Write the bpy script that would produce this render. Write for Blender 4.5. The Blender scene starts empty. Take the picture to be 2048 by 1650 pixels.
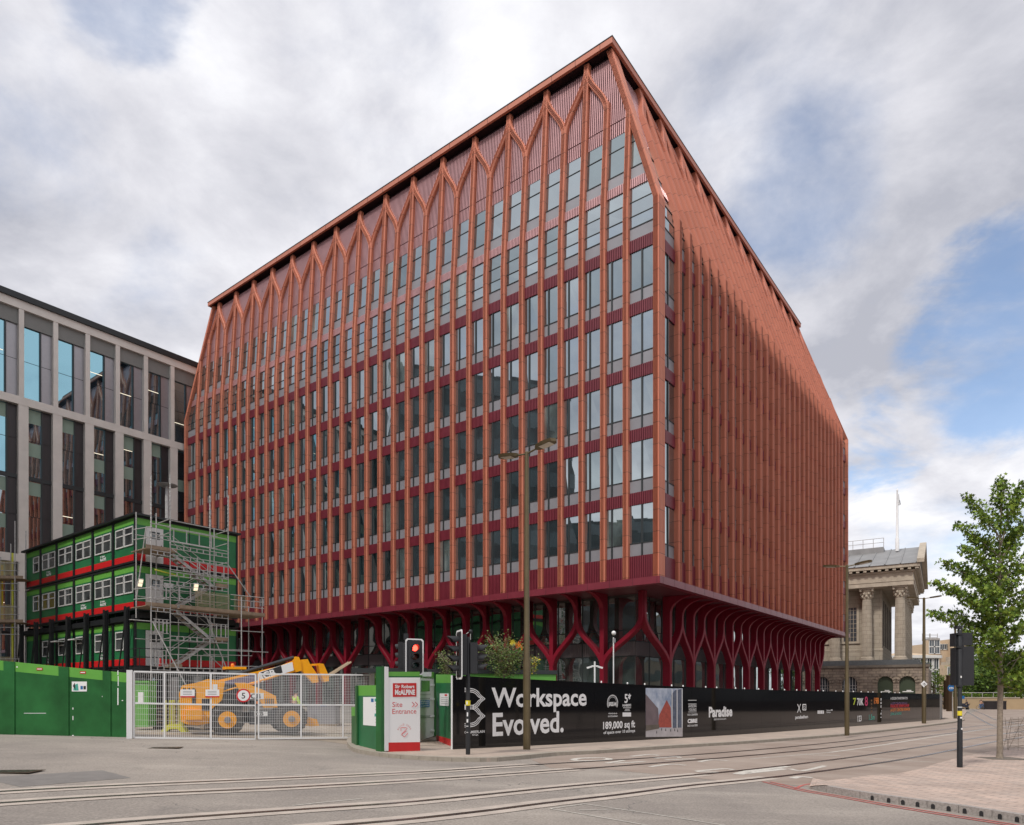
import bpy, bmesh, math, random
from mathutils import Vector, Matrix, noise
R = math.radians
random.seed(7)
S = bpy.context.scene
COL = S.collection

# ------------------------------------------------------------------ camera
F, V0, EYE = 1379.6, 1386.4, 1.8          # measured from the 2048 px photograph
cam = bpy.data.cameras.new('camera'); co = bpy.data.objects.new('camera', cam); COL.objects.link(co)
cam.sensor_width = 36; cam.lens = F / 2048 * 36; cam.shift_y = (V0 - 825) / 2048
cam.clip_start = .1; cam.clip_end = 6000
co.location = (0, 0, EYE); co.rotation_euler = (R(90), 0, 0)
S.camera = co
# ------------------------------------------------------------------ sun direction
SUN = Vector((-.52, -.62, 1.0)).normalized()
elev = math.asin(SUN.z); azim = math.atan2(SUN.x, SUN.y)
# ------------------------------------------------------------------ world: nishita sky with a cloud deck
W = bpy.data.worlds.new('World'); S.world = W; W.use_nodes = True
nt = W.node_tree; N = nt.nodes; Lk = nt.links.new
for n in list(N): N.remove(n)
def nd(t, **k):
    n = N.new(t)
    for a, b in k.items():
        if a.startswith('i_'): n.inputs[int(a[2:])].default_value = b
        else: setattr(n, a, b)
    return n
def mth(op, a, b=None, c=None):
    n = N.new('ShaderNodeMath'); n.operation = op
    for i, v in enumerate((a, b, c)):
        if v is None: continue
        if isinstance(v, (int, float)): n.inputs[i].default_value = v
        else: Lk(v, n.inputs[i])
    return n.outputs[0]
sky = nd('ShaderNodeTexSky', sky_type='NISHITA', sun_disc=False); sky.sun_elevation = elev; sky.sun_rotation = azim
sky.air_density = 1.0; sky.dust_density = .6; sky.ozone_density = 1.5
bg1 = nd('ShaderNodeBackground'); bg1.inputs[1].default_value = .15
Lk(sky.outputs[0], bg1.inputs[0])
tc = nd('ShaderNodeTexCoord'); sx = nd('ShaderNodeSeparateXYZ'); Lk(tc.outputs['Generated'], sx.inputs[0])
zz = mth('ADD', mth('MAXIMUM', sx.outputs[2], 0.0), .22)
cx_ = mth('DIVIDE', sx.outputs[0], zz); cy_ = mth('DIVIDE', sx.outputs[1], zz)
cmb = nd('ShaderNodeCombineXYZ'); Lk(cx_, cmb.inputs[0]); Lk(cy_, cmb.inputs[1])
def wnoise(scale, detail, rough, off, dist=0.0):
    mp = nd('ShaderNodeMapping'); mp.inputs['Location'].default_value = off; Lk(cmb.outputs[0], mp.inputs[0])
    n = nd('ShaderNodeTexNoise'); n.inputs['Scale'].default_value = scale; n.inputs['Detail'].default_value = detail
    n.inputs['Roughness'].default_value = rough; n.inputs['Distortion'].default_value = dist
    Lk(mp.outputs[0], n.inputs[0]); return n.outputs[0]
n1 = wnoise(1.5, 9, .58, (3.1, 1.7, .4), .25)
n2 = wnoise(.9, 5, .5, (7.3, -2.2, 2.0), .1)
n3 = wnoise(3.6, 8, .6, (1.3, 5.2, 5.0), .2)
wob_n = wnoise(2.3, 6, .6, (5.1, 3.3, 8.0), .4)
def hole(u, v, w):                       # break in the cloud deck towards one direction of the sky
    d = Vector(((u - 1024) / F, 1, (V0 - v) / F)).normalized()
    dp = nd('ShaderNodeVectorMath', operation='DOT_PRODUCT'); Lk(tc.outputs['Generated'], dp.inputs[0]); dp.inputs[1].default_value = d
    wob = mth('ADD', dp.outputs['Value'], mth('MULTIPLY', mth('SUBTRACT', wob_n, .5), .016))
    mr = nd('ShaderNodeMapRange'); mr.interpolation_type = 'SMOOTHSTEP'
    mr.inputs[1].default_value = math.cos(w); mr.inputs[2].default_value = 1.0; Lk(wob, mr.inputs[0]); return mr.outputs[0]
hs = mth('MULTIPLY', hole(1995, 700, .13), 1.45)
for a in ((1610, 410, .11, .42), (50, 265, .11, .42), (265, -10, .08, .62), (2035, 590, .10, 1.1), (1480, 490, .08, .38), (365, 590, .10, .25), (1760, 850, .08, .8)):
    hs = mth('MAXIMUM', hs, mth('MULTIPLY', hole(*a[:3]), a[3]))
cov = mth('ADD', mth('ADD', n1, .10), mth('MULTIPLY', n3, .22))
cov = mth('SUBTRACT', cov, mth('MULTIPLY', hs, .37))
mr = nd('ShaderNodeMapRange'); mr.interpolation_type = 'SMOOTHSTEP'; mr.inputs[1].default_value = .30; mr.inputs[2].default_value = .66; mr.inputs[3].default_value = .15; Lk(cov, mr.inputs[0])
low = nd('ShaderNodeMapRange'); low.inputs[1].default_value = .02; low.inputs[2].default_value = .5; low.inputs[3].default_value = .10; low.inputs[4].default_value = 0.0; Lk(sx.outputs[2], low.inputs[0])
bright = mth('ADD', mth('ADD', mth('MULTIPLY', n2, .9), mth('MULTIPLY', n3, .5)), low.outputs[0])
cr = nd('ShaderNodeValToRGB'); Lk(bright, cr.inputs[0])
cr.color_ramp.elements[0].position = .56; cr.color_ramp.elements[0].color = (.41, .42, .475, 1)
cr.color_ramp.elements[1].position = .82; cr.color_ramp.elements[1].color = (.86, .86, .89, 1)
e = cr.color_ramp.elements.new(.69); e.color = (.63, .63, .675, 1)
bg2 = nd('ShaderNodeBackground'); bg2.inputs[1].default_value = 1.0
Lk(cr.outputs[0], bg2.inputs[0])
mx = nd('ShaderNodeMixShader'); Lk(mr.outputs[0], mx.inputs[0]); Lk(bg1.outputs[0], mx.inputs[1]); Lk(bg2.outputs[0], mx.inputs[2])
out = nd('ShaderNodeOutputWorld'); Lk(mx.outputs[0], out.inputs[0])
W.cycles.sampling_method = 'MANUAL'; W.cycles.sample_map_resolution = 512
# ------------------------------------------------------------------ sun lamp
sl = bpy.data.lights.new('sun', 'SUN'); so = bpy.data.objects.new('sun', sl); COL.objects.link(so)
sl.energy = 2.1; sl.angle = R(7); sl.color = (1, .95, .88)
so.rotation_euler = SUN.to_track_quat('Z', 'Y').to_euler(); so.location = SUN * 90
S.view_settings.view_transform = 'Standard'; S.view_settings.look = 'None'; S.view_settings.gamma = 1
S.view_settings.exposure = .30
S.cycles.max_bounces = 6; S.cycles.diffuse_bounces = 3; S.cycles.glossy_bounces = 3; S.cycles.transparent_max_bounces = 8
S.cycles.use_denoising = True

# ------------------------------------------------------------------ ground height (falls gently to the right) and pixel helpers
GX = [(-400, 2.0), (-60, .9), (-17, .40), (-11, .20), (-1.9, -.12), (10.8, -.46), (39.4, -.77), (100, -1.1), (600, -3.2)]
def g0(x):
    for (a, za), (b, zb) in zip(GX, GX[1:]):
        if x <= b: return za + (zb - za) * (x - a) / (b - a)
    return GX[-1][1]
XG = [-400, -200, -120, -80, -60, -50] + list(range(-44, 62, 1)) + [66, 72, 80, 90, 100, 120, 150, 200, 300, 450, 600]
ZG = [sum(g0(x + d) for d in (-4, -2, 0, 2, 4)) / 5 for x in XG]
def g(x):
    if x <= XG[0]: return ZG[0]
    for i in range(1, len(XG)):
        if x <= XG[i]:
            t = (x - XG[i-1]) / (XG[i] - XG[i-1]); return ZG[i-1] * (1 - t) + ZG[i] * t
    return ZG[-1]
def G(u, v, h=0.0):                       # ground point seen at photo pixel (u, v), surface raised by h
    r = (u - 1024) / F; k = (v - V0) / F
    lo, hi = 2.0, 900.0
    for _ in range(50):
        m = (lo + hi) / 2
        if (EYE - g(r * m) - h) / m > k: lo = m
        else: hi = m
    return Vector((r * lo, lo, g(r * lo) + h))
def at(u, v, Y): return Vector(((u - 1024) / F * Y, Y, EYE + (V0 - v) / F * Y))
TH = .6559
A_ = Vector((-math.cos(TH), math.sin(TH), 0)); B_ = Vector((math.sin(TH), math.cos(TH), 0)); Z_ = Vector((0, 0, 1))
C_ = Vector((8.9442, 42, 0))

# ------------------------------------------------------------------ materials
MATS = {}
def mat(name, col, rough=.6, metal=0.0, spec=.5, var=0.0, vscale=3.0, bump=0.0, bscale=40.0, emit=None, coat=0.0, vcol=None, stretch=None):
    if name in MATS: return MATS[name]
    m = bpy.data.materials.new(name); m.use_nodes = True; t = m.node_tree; b = t.nodes['Principled BSDF']
    b.inputs['Base Color'].default_value = (*col, 1); b.inputs['Roughness'].default_value = rough
    b.inputs['Metallic'].default_value = metal; b.inputs['Specular IOR Level'].default_value = spec
    b.inputs['Coat Weight'].default_value = coat
    if emit: b.inputs['Emission Color'].default_value = (*emit[:3], 1); b.inputs['Emission Strength'].default_value = emit[3]
    if var or bump:
        geo = t.nodes.new('ShaderNodeNewGeometry'); src = geo.outputs['Position']
        if stretch:
            mp = t.nodes.new('ShaderNodeMapping'); mp.inputs['Scale'].default_value = stretch; t.links.new(src, mp.inputs[0]); src = mp.outputs[0]
    if var:
        n = t.nodes.new('ShaderNodeTexNoise'); n.inputs['Scale'].default_value = vscale; n.inputs['Detail'].default_value = 7; n.inputs['Roughness'].default_value = .62
        t.links.new(src, n.inputs[0])
        r = t.nodes.new('ShaderNodeValToRGB'); r.color_ramp.elements[0].position = .3; r.color_ramp.elements[1].position = .7
        c2 = vcol or tuple(min(1, c * (1 + var)) for c in col)
        r.color_ramp.elements[0].color = (*[c * (1 - var) for c in col], 1); r.color_ramp.elements[1].color = (*c2, 1)
        t.links.new(n.outputs[0], r.inputs[0]); t.links.new(r.outputs[0], b.inputs['Base Color'])
        mr = t.nodes.new('ShaderNodeMapRange'); mr.inputs[3].default_value = max(.02, rough - .08); mr.inputs[4].default_value = min(1, rough + .1)
        t.links.new(n.outputs[0], mr.inputs[0]); t.links.new(mr.outputs[0], b.inputs['Roughness'])
    if bump:
        n = t.nodes.new('ShaderNodeTexNoise'); n.inputs['Scale'].default_value = bscale; n.inputs['Detail'].default_value = 5; t.links.new(src, n.inputs[0])
        bp = t.nodes.new('ShaderNodeBump'); bp.inputs['Strength'].default_value = bump; bp.inputs['Distance'].default_value = .02
        t.links.new(n.outputs[0], bp.inputs['Height']); t.links.new(bp.outputs[0], b.inputs['Normal'])
    MATS[name] = m; return m

def glass_mat(name, base, refl=.12, ior=1.55, rough=.015, wob=0.0, tint=(.86, .93, .92)):
    m = bpy.data.materials.new(name); m.use_nodes = True; t = m.node_tree; t.nodes.clear(); n = t.nodes.new; l = t.links.new
    o = n('ShaderNodeOutputMaterial'); d = n('ShaderNodeBsdfDiffuse'); gl = n('ShaderNodeBsdfGlossy'); mx = n('ShaderNodeMixShader')
    gl.inputs['Roughness'].default_value = rough; gl.inputs[0].default_value = (*tint, 1)
    geo = n('ShaderNodeNewGeometry'); nz = n('ShaderNodeTexNoise'); nz.inputs['Scale'].default_value = .9; nz.inputs['Detail'].default_value = 6
    mp = n('ShaderNodeMapping'); mp.inputs['Scale'].default_value = (1, 1, .6); l(geo.outputs['Position'], mp.inputs[0]); l(mp.outputs[0], nz.inputs[0])
    r = n('ShaderNodeValToRGB'); r.color_ramp.elements[0].position = .35; r.color_ramp.elements[1].position = .72
    r.color_ramp.elements[0].color = (*[c * .45 for c in base], 1); r.color_ramp.elements[1].color = (*[c * 1.9 for c in base], 1)
    l(nz.outputs[0], r.inputs[0]); l(r.outputs[0], d.inputs[0])
    dp = n('ShaderNodeVectorMath'); dp.operation = 'DOT_PRODUCT'; l(geo.outputs['Incoming'], dp.inputs[0]); l(geo.outputs['True Normal'], dp.inputs[1])
    def mt(op, a, c=None):
        k = n('ShaderNodeMath'); k.operation = op; k.use_clamp = op == 'ADD'
        for i, v in enumerate((a, c)):
            if v is None: continue
            if isinstance(v, (int, float)): k.inputs[i].default_value = v
            else: l(v, k.inputs[i])
        return k.outputs[0]
    f5 = mt('POWER', mt('SUBTRACT', 1.0, mt('ABSOLUTE', dp.outputs['Value'])), 4.2)
    l(mt('ADD', mt('MULTIPLY', f5, 1 - refl), refl), mx.inputs[0])
    if wob:
        n2 = n('ShaderNodeTexNoise'); n2.inputs['Scale'].default_value = .55; n2.inputs['Detail'].default_value = 1; l(geo.outputs['Position'], n2.inputs[0])
        bp = n('ShaderNodeBump'); bp.inputs['Strength'].default_value = wob; bp.inputs['Distance'].default_value = .1; l(n2.outputs[0], bp.inputs['Height'])
        l(bp.outputs[0], gl.inputs['Normal'])
    l(d.outputs[0], mx.inputs[1]); l(gl.outputs[0], mx.inputs[2]); l(mx.outputs[0], o.inputs[0]); MATS[name] = m; return m

def tile_mat(name, col, pitch=1.333, zoff=.3, rough=.5, axis='z', stag=False, jw=.022):
    """terracotta piers: baked tiles, thin dark horizontal joints, small colour change from tile to tile"""
    m = bpy.data.materials.new(name); m.use_nodes = True; t = m.node_tree; b = t.nodes['Principled BSDF']; n = t.nodes.new; l = t.links.new
    def mt(op, a, c=None):
        k = n('ShaderNodeMath'); k.operation = op
        for i, v in enumerate((a, c)):
            if v is None: continue
            if isinstance(v, (int, float)): k.inputs[i].default_value = v
            else: l(v, k.inputs[i])
        return k.outputs[0]
    geo = n('ShaderNodeNewGeometry'); sp = n('ShaderNodeSeparateXYZ'); l(geo.outputs['Position'], sp.inputs[0])
    z = mt('DIVIDE', mt('ADD', sp.outputs[2], zoff), pitch)
    if stag:
        oi = n('ShaderNodeObjectInfo'); z = mt('ADD', z, oi.outputs['Random'])
    fr = mt('FRACT', z); j = mt('LESS_THAN', fr, jw)
    oi2 = n('ShaderNodeObjectInfo'); cb = n('ShaderNodeCombineXYZ'); l(mt('FLOOR', z), cb.inputs[0]); l(mt('MULTIPLY', oi2.outputs['Random'], 91.0), cb.inputs[1])
    wn = n('ShaderNodeTexWhiteNoise'); l(cb.outputs[0], wn.inputs[0])
    mr = n('ShaderNodeMapRange'); mr.inputs[3].default_value = .93; mr.inputs[4].default_value = 1.06; l(wn.outputs[0], mr.inputs[0])
    nz = n('ShaderNodeTexNoise'); nz.inputs['Scale'].default_value = .35; nz.inputs['Detail'].default_value = 4; l(geo.outputs['Position'], nz.inputs[0])
    m2 = n('ShaderNodeMapRange'); m2.inputs[1].default_value = .3; m2.inputs[2].default_value = .7; m2.inputs[3].default_value = .95; m2.inputs[4].default_value = 1.04; l(nz.outputs[0], m2.inputs[0])
    f = mt('MULTIPLY', mt('MULTIPLY', mr.outputs[0], m2.outputs[0]), mt('SUBTRACT', 1.0, mt('MULTIPLY', j, .72)))
    vm = n('ShaderNodeVectorMath'); vm.operation = 'SCALE'; vm.inputs[0].default_value = col; l(f, vm.inputs['Scale']); l(vm.outputs[0], b.inputs['Base Color'])
    b.inputs['Roughness'].default_value = rough; b.inputs['Specular IOR Level'].default_value = .35
    MATS[name] = m; return m

def brick_mat(name, c1, c2, mortar, bw, bh, ms=.02, rough=.85, off=.5, ex=None, ez=None, noise_=.25):
    """courses laid along direction ex, rising along ez (world), so ashlar and pavers follow their own wall"""
    m = bpy.data.materials.new(name); m.use_nodes = True; t = m.node_tree; b = t.nodes['Principled BSDF']; n = t.nodes.new; l = t.links.new
    geo = n('ShaderNodeNewGeometry')
    def dot(v):
        k = n('ShaderNodeVectorMath'); k.operation = 'DOT_PRODUCT'; l(geo.outputs['Position'], k.inputs[0]); k.inputs[1].default_value = v; return k.outputs['Value']
    cb = n('ShaderNodeCombineXYZ'); l(dot(ex), cb.inputs[0]); l(dot(ez), cb.inputs[1])
    br = n('ShaderNodeTexBrick'); l(cb.outputs[0], br.inputs[0]); br.inputs['Color1'].default_value = (*c1, 1); br.inputs['Color2'].default_value = (*c2, 1)
    br.inputs['Mortar'].default_value = (*mortar, 1); br.inputs['Scale'].default_value = 1; br.inputs['Brick Width'].default_value = bw
    br.inputs['Row Height'].default_value = bh; br.inputs['Mortar Size'].default_value = ms; br.offset = off
    nz = n('ShaderNodeTexNoise'); nz.inputs['Scale'].default_value = 1.1; nz.inputs['Detail'].default_value = 8; nz.inputs['Roughness'].default_value = .7; l(geo.outputs['Position'], nz.inputs[0])
    mr = n('ShaderNodeMapRange'); mr.inputs[1].default_value = .3; mr.inputs[2].default_value = .7; mr.inputs[3].default_value = 1 - noise_; mr.inputs[4].default_value = 1 + noise_; l(nz.outputs[0], mr.inputs[0])
    vm = n('ShaderNodeVectorMath'); vm.operation = 'SCALE'; l(br.outputs[0], vm.inputs[0]); l(mr.outputs[0], vm.inputs['Scale']); l(vm.outputs[0], b.inputs['Base Color'])
    b.inputs['Roughness'].default_value = rough
    MATS[name] = m; return m

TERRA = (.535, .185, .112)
tile_mat('terracotta', TERRA); tile_mat('terracotta_shaded', (.43, .135, .080), stag=True)  # street-face copy: staggered joints, and its shade put into a darker colour
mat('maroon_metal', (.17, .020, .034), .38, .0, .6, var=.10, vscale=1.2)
mat('maroon_fin_sheen', (.58, .33, .33), .3, .5, .6, var=.08, vscale=1.0)  # maroon fins, with the sky sheen put into a paler pink colour
mat('dark_gap', (.03, .008, .012), .8)
mat('roof_trim', (.45, .155, .095), .5, .1, .5, var=.07, vscale=.5)
mat('column_red', (.17, .004, .016), .5, 0, .25, var=.12, vscale=1.3)
mat('grey_panel', (.24, .235, .255), .45, .2, .5, var=.07, vscale=.8)
mat('frame_dark', (.035, .04, .042), .45, .3)
mat('louvre_grey', (.13, .11, .115), .5, .2)
mat('brown_panel', (.07, .055, .052), .55, var=.15, vscale=1)
mat('soffit', (.09, .008, .016), .55)
glass_mat('office_glass', (.022, .036, .040), .50, 1.6, tint=(.88, .97, 1.0))
glass_mat('office_glass_dark', (.012, .022, .025), .40, 1.6, tint=(.82, .94, .97)); glass_mat('office_glass_blind', (.10, .13, .125), .38, 1.6, tint=(.86, .93, .95))
glass_mat('ground_glass', (.045, .06, .055), .42, 1.5, .02, .15)
glass_mat('blue_glass', (.03, .045, .06), .50, 1.7, tint=(.46, .84, 1.0))
mat('cream_stone', (.68, .635, .585), .8, var=.09, vscale=.7, bump=.1, bscale=9)
mat('bay_head_grey', (.20, .20, .19), .7, var=.05)  # grey panel at the head of each upper bay
mat('bronze_panel', (.045, .040, .042), .4, .4, var=.15, vscale=.8, stretch=(3, 3, .3))
mat('pale_panel', (.34, .33, .35), .35, .5, var=.06)
mat('blind', (.25, .33, .27), .8)
mat('black_metal', (.018, .02, .022), .45, .2, var=.2, vscale=4)
mat('dark_green', (.018, .15, .055), .45, var=.22, vscale=.8, bump=.4, bscale=1.6)
mat('mid_green', (.016, .115, .028), .42, var=.35, vscale=.9, bump=.6, bscale=1.4)
mat('lime_green', (.12, .37, .055), .5, var=.08, vscale=1.5)
mat('site_red', (.55, .012, .014), .45, var=.06)
mat('white_paint', (.74, .74, .74), .5, var=.04, vscale=2)
mat('upvc', (.62, .61, .60), .4)
glass_mat('cabin_glass', (.06, .065, .065), .12, 1.5)
mat('galv', (.42, .41, .40), .62, .2, var=.22, vscale=7)
mat('board', (.27, .20, .14), .85, var=.25, vscale=3)
mat('mesh_tan', (.36, .30, .17), .7)
mat('mesh_yellow', (.70, .50, .03), .6)
mat('sheet_white', (.62, .63, .64), .7)
mat('telehandler_yellow', (.88, .37, .002), .4, 0, .3, var=.10, vscale=2.2)
mat('tyre', (.05, .045, .042), .9, var=.2, vscale=8, bump=.3)
mat('chassis', (.045, .045, .05), .5, .3)
mat('hose_black', (.02, .022, .028), .5)
mat('signal_black', (.022, .023, .026), .5, 0, .4, var=.15, vscale=6)
mat('signal_white', (.78, .78, .78), .5)
mat('lens_red_lit', (.9, .03, .02), .2, emit=(1.0, .05, .03, 5.5))
mat('lens_glow', (1, .5, .3), .3, emit=(1.0, .42, .25, 9))
mat('lens_dark_red', (.06, .008, .004), .15)
mat('lens_dark_green', (.006, .03, .03), .15)
mat('hoard_black', (.008, .008, .009), .05, 0, .5)
mat('ink_white', (.80, .80, .80), .6)
mat('ink_black', (.02, .02, .022), .6)
mat('ink_red', (.62, .02, .03), .6); mat('ink_orange', (.80, .22, .02), .6); mat('ink_teal', (.06, .36, .28), .6)
mat('ink_lime', (.50, .60, .04), .6); mat('ink_pink', (.52, .03, .12), .6); mat('ink_brown', (.22, .10, .03), .6); mat('boom_grey', (.16, .145, .22), .5); mat('ink_purple', (.16, .08, .20), .6)
mat('ink_blue', (.012, .13, .36), .5)
mat('bronze_post', (.125, .095, .05), .42, .45, .5, var=.12, vscale=2)
mat('bronze_dark', (.075, .045, .025), .5, .4)
mat('lamp_glass', (.55, .50, .42), .3)
mat('kerb_stone', (.33, .29, .24), .85, var=.15, vscale=4, bump=.3)
mat('granite_kerb', (.32, .29, .27), .85, var=.3, vscale=22, bump=.3)
mat('rail_bed', (.43, .37, .32), .85, var=.16, vscale=3)
mat('rail_steel', (.12, .095, .08), .35, .8)
mat('rail_shine', (.36, .33, .33), .25, .9)
mat('road_white', (.52, .49, .44), .8, var=.25, vscale=9)
mat('road_red', (.42, .11, .095), .8, var=.22, vscale=8)
mat('stone', (.40, .345, .275), .9, var=.18, vscale=.9, bump=.3, bscale=6)
mat('stone_dark', (.13, .11, .09), .9, var=.3, vscale=1.5)
mat('lead', (.25, .25, .25), .6, .2, var=.16, vscale=.5, stretch=(1, 1, .5))
mat('slate', (.075, .08, .085), .7, var=.2)
mat('render_white', (.62, .61, .58), .8, var=.06)
mat('render_beige', (.50, .38, .26), .85, var=.10)
mat('old_glass', (.05, .06, .07), .12, 0, .7)
mat('wall_sand', (.42, .31, .19), .9, var=.1, vscale=.3)
mat('leaf_a', (.105, .175, .020), .6, 0, .25); mat('leaf_b', (.18, .25, .030), .6, 0, .25); mat('leaf_c', (.055, .10, .014), .6, 0, .25)
mat('hedge_a', (.10, .17, .03), .6); mat('hedge_b', (.17, .23, .06), .6); mat('hedge_c', (.16, .13, .045), .6); mat('hedge_d', (.045, .07, .02), .6)
mat('flower_yellow', (.75, .62, .03), .6); mat('flower_orange', (.75, .25, .02), .6)
mat('bark', (.25, .205, .16), .95, var=.25, vscale=12, bump=.5, bscale=25)
mat('skin', (.45, .26, .18), .6); mat('navy', (.02, .025, .045), .8); mat('hivis', (.45, .72, .05), .7); mat('denim', (.06, .10, .16), .8)
mat('concrete', (.30, .28, .26), .9, var=.15, vscale=2)
mat('barrier_yellow', (.55, .55, .06), .6)

# ------------------------------------------------------------------ mesh builder
ROOT = {}
class MB:
    def __init__(s, o=(0, 0, 0), ex=(1, 0, 0), ey=(0, 1, 0), ez=(0, 0, 1), f=None):
        s.v = []; s.fc = []; s.mi = []; s.ms = []
        s.o, s.ex, s.ey, s.ez = Vector(o), Vector(ex), Vector(ey), Vector(ez); s.f = f
    def P(s, x, y, z):
        if s.f: return s.f(x, y, z)
        return s.o + s.ex * x + s.ey * y + s.ez * z
    def m(s, name):
        if name not in s.ms: s.ms.append(name)
        return s.ms.index(name)
    def poly(s, pts, mt, raw=False):
        i = len(s.v)
        s.v += [Vector(p) if raw else s.P(*p) for p in pts]; s.fc.append(list(range(i, i + len(pts)))); s.mi.append(s.m(mt))
    def mesh(s, vs, fs, mt):
        i = len(s.v); s.v += vs; k = s.m(mt)
        for f in fs: s.fc.append([i + j for j in f]); s.mi.append(k)
    def box(s, x0, x1, y0, y1, z0, z1, mt):
        vs = [s.P(x, y, z) for z in (z0, z1) for y in (y0, y1) for x in (x0, x1)]
        s.mesh(vs, [(0, 1, 3, 2), (4, 6, 7, 5), (0, 4, 5, 1), (2, 3, 7, 6), (0, 2, 6, 4), (1, 5, 7, 3)], mt)
    def prism(s, pl, y0, y1, mt):                      # polygon in x-z extruded along y
        n = len(pl); vs = [s.P(x, y0, z) for x, z in pl] + [s.P(x, y1, z) for x, z in pl]
        s.mesh(vs, [list(range(n)), list(range(2 * n - 1, n - 1, -1))] + [(i, i + n, (i + 1) % n + n, (i + 1) % n) for i in range(n)], mt)
    def prismz(s, pl, z0, z1, mt):                     # polygon in x-y extruded along z
        n = len(pl); vs = [s.P(x, y, z0) for x, y in pl] + [s.P(x, y, z1) for x, y in pl]
        s.mesh(vs, [list(range(n)), list(range(2 * n - 1, n - 1, -1))] + [(i, i + n, (i + 1) % n + n, (i + 1) % n) for i in range(n)], mt)
    def tube(s, p, q, r, mt, n=8, r2=None, raw=False):
        p = Vector(p) if raw else s.P(*p); q = Vector(q) if raw else s.P(*q); d = q - p
        if d.length < 1e-6: return
        d.normalize(); a = d.cross(Z_ if abs(d.z) < .9 else Vector((1, 0, 0))).normalized(); b = d.cross(a); r2 = r if r2 is None else r2
        vs = [p + (a * math.cos(t) + b * math.sin(t)) * r for t in [2 * math.pi * i / n for i in range(n)]] + \
             [q + (a * math.cos(t) + b * math.sin(t)) * r2 for t in [2 * math.pi * i / n for i in range(n)]]
        s.mesh(vs, [(i, (i + 1) % n, (i + 1) % n + n, i + n) for i in range(n)] + [list(range(n))[::-1], list(range(n, 2 * n))], mt)
    def path(s, pts, r, mt, n=8, raw=True, r2=None):
        k = len(pts) - 1
        for i, (a, b) in enumerate(zip(pts, pts[1:])):
            ra = r if r2 is None else r + (r2 - r) * i / k; rb = r if r2 is None else r + (r2 - r) * (i + 1) / k
            s.tube(a, b, ra, mt, n, rb, raw)
    def lathe(s, prof, mt, n=16, o=(0, 0, 0), ax='z'):
        vs = []; fs = []
        for r, h in prof:
            for i in range(n):
                t = 2 * math.pi * i / n; c, q = r * math.cos(t), r * math.sin(t)
                p = (o[0] + c, o[1] + q, o[2] + h) if ax == 'z' else ((o[0] + c, o[1] + h, o[2] + q) if ax == 'y' else (o[0] + h, o[1] + c, o[2] + q))
                vs.append(s.P(*p))
        for k in range(len(prof) - 1):
            for i in range(n): fs.append((k * n + i, k * n + (i + 1) % n, (k + 1) * n + (i + 1) % n, (k + 1) * n + i))
        fs.append(list(range(n))[::-1]); fs.append([(len(prof) - 1) * n + i for i in range(n)]); s.mesh(vs, fs, mt)
    def sphere(s, o, r, mt, n=12, sq=1.0):
        s.lathe([(max(1e-3, r * math.sin(math.pi * i / n)), -r * sq * math.cos(math.pi * i / n)) for i in range(n + 1)], mt, n, o)
    def text(s, body, x, y, z, size, mt, w=1.0, bold=0.0, align='LEFT', rot=0.0, shear=0.0):
        vs, fs = text_geo(body, bold, align); ca, sa = math.cos(rot), math.sin(rot)
        s.mesh([s.P(x + (a * w * ca - b * sa) * size, y, z + (a * w * sa + b * ca) * size) for a, b in vs], fs, mt)
    def build(s, name, parent=None, smooth=False, **props):
        if not s.v: return None
        rt = ROOT.get(parent.name, Vector((0, 0, 0))) if parent else None
        if parent is None:
            cx = sum((p.x for p in s.v)) / len(s.v); cy = sum((p.y for p in s.v)) / len(s.v); cz = min(p.z for p in s.v)
            rt = Vector((cx, cy, cz))
        me = bpy.data.meshes.new(name); me.from_pydata([p - rt for p in s.v], [], s.fc)
        for n in s.ms: me.materials.append(MATS[n])
        me.polygons.foreach_set('material_index', s.mi)
        if smooth: me.polygons.foreach_set('use_smooth', [True] * len(me.polygons))
        me.update(); o = bpy.data.objects.new(name, me); COL.objects.link(o)
        if smooth: me.set_sharp_from_angle(angle=R(40))
        if parent: o.parent = parent; ROOT[o.name] = rt
        else: o.location = rt; ROOT[o.name] = rt
        for k, v in props.items(): o[k] = v
        return o
TX = {}
def text_geo(body, bold, align):
    k = (body, bold, align)
    if k not in TX:
        c = bpy.data.curves.new('t', 'FONT'); c.body = body; c.size = 1; c.align_x = align; c.offset = bold; c.resolution_u = 3
        o = bpy.data.objects.new('t', c); COL.objects.link(o); bpy.context.view_layer.update()
        dg = bpy.context.evaluated_depsgraph_get(); me = o.evaluated_get(dg).to_mesh()
        TX[k] = ([(v.co.x, v.co.y) for v in me.vertices], [list(p.vertices) for p in me.polygons])
        bpy.data.objects.remove(o)
    return TX[k]
def thing(name, label, cat, loc, group=None):
    o = bpy.data.objects.new(name, None); COL.objects.link(o); o.empty_display_size = .3; o.location = loc
    o['label'] = label; o['category'] = cat
    if group: o['group'] = group
    ROOT[o.name] = Vector(loc); return o
def tag(o, label, cat, group=None):
    o['label'] = label; o['category'] = cat
    if group: o['group'] = group
    return o
def kids(o): return [c for c in o.children]
def dup(root, loc, rz=None, label=None, sc=None):
    def cp(o, par):
        c = o.copy(); COL.objects.link(c); c.parent = par
        for ch in kids(o): cp(ch, c)
        return c
    r = cp(root, None); r.location = loc
    if rz is not None: r.rotation_euler = (0, 0, rz)
    if sc: r.scale = sc
    if label: r['label'] = label
    return r
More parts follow.
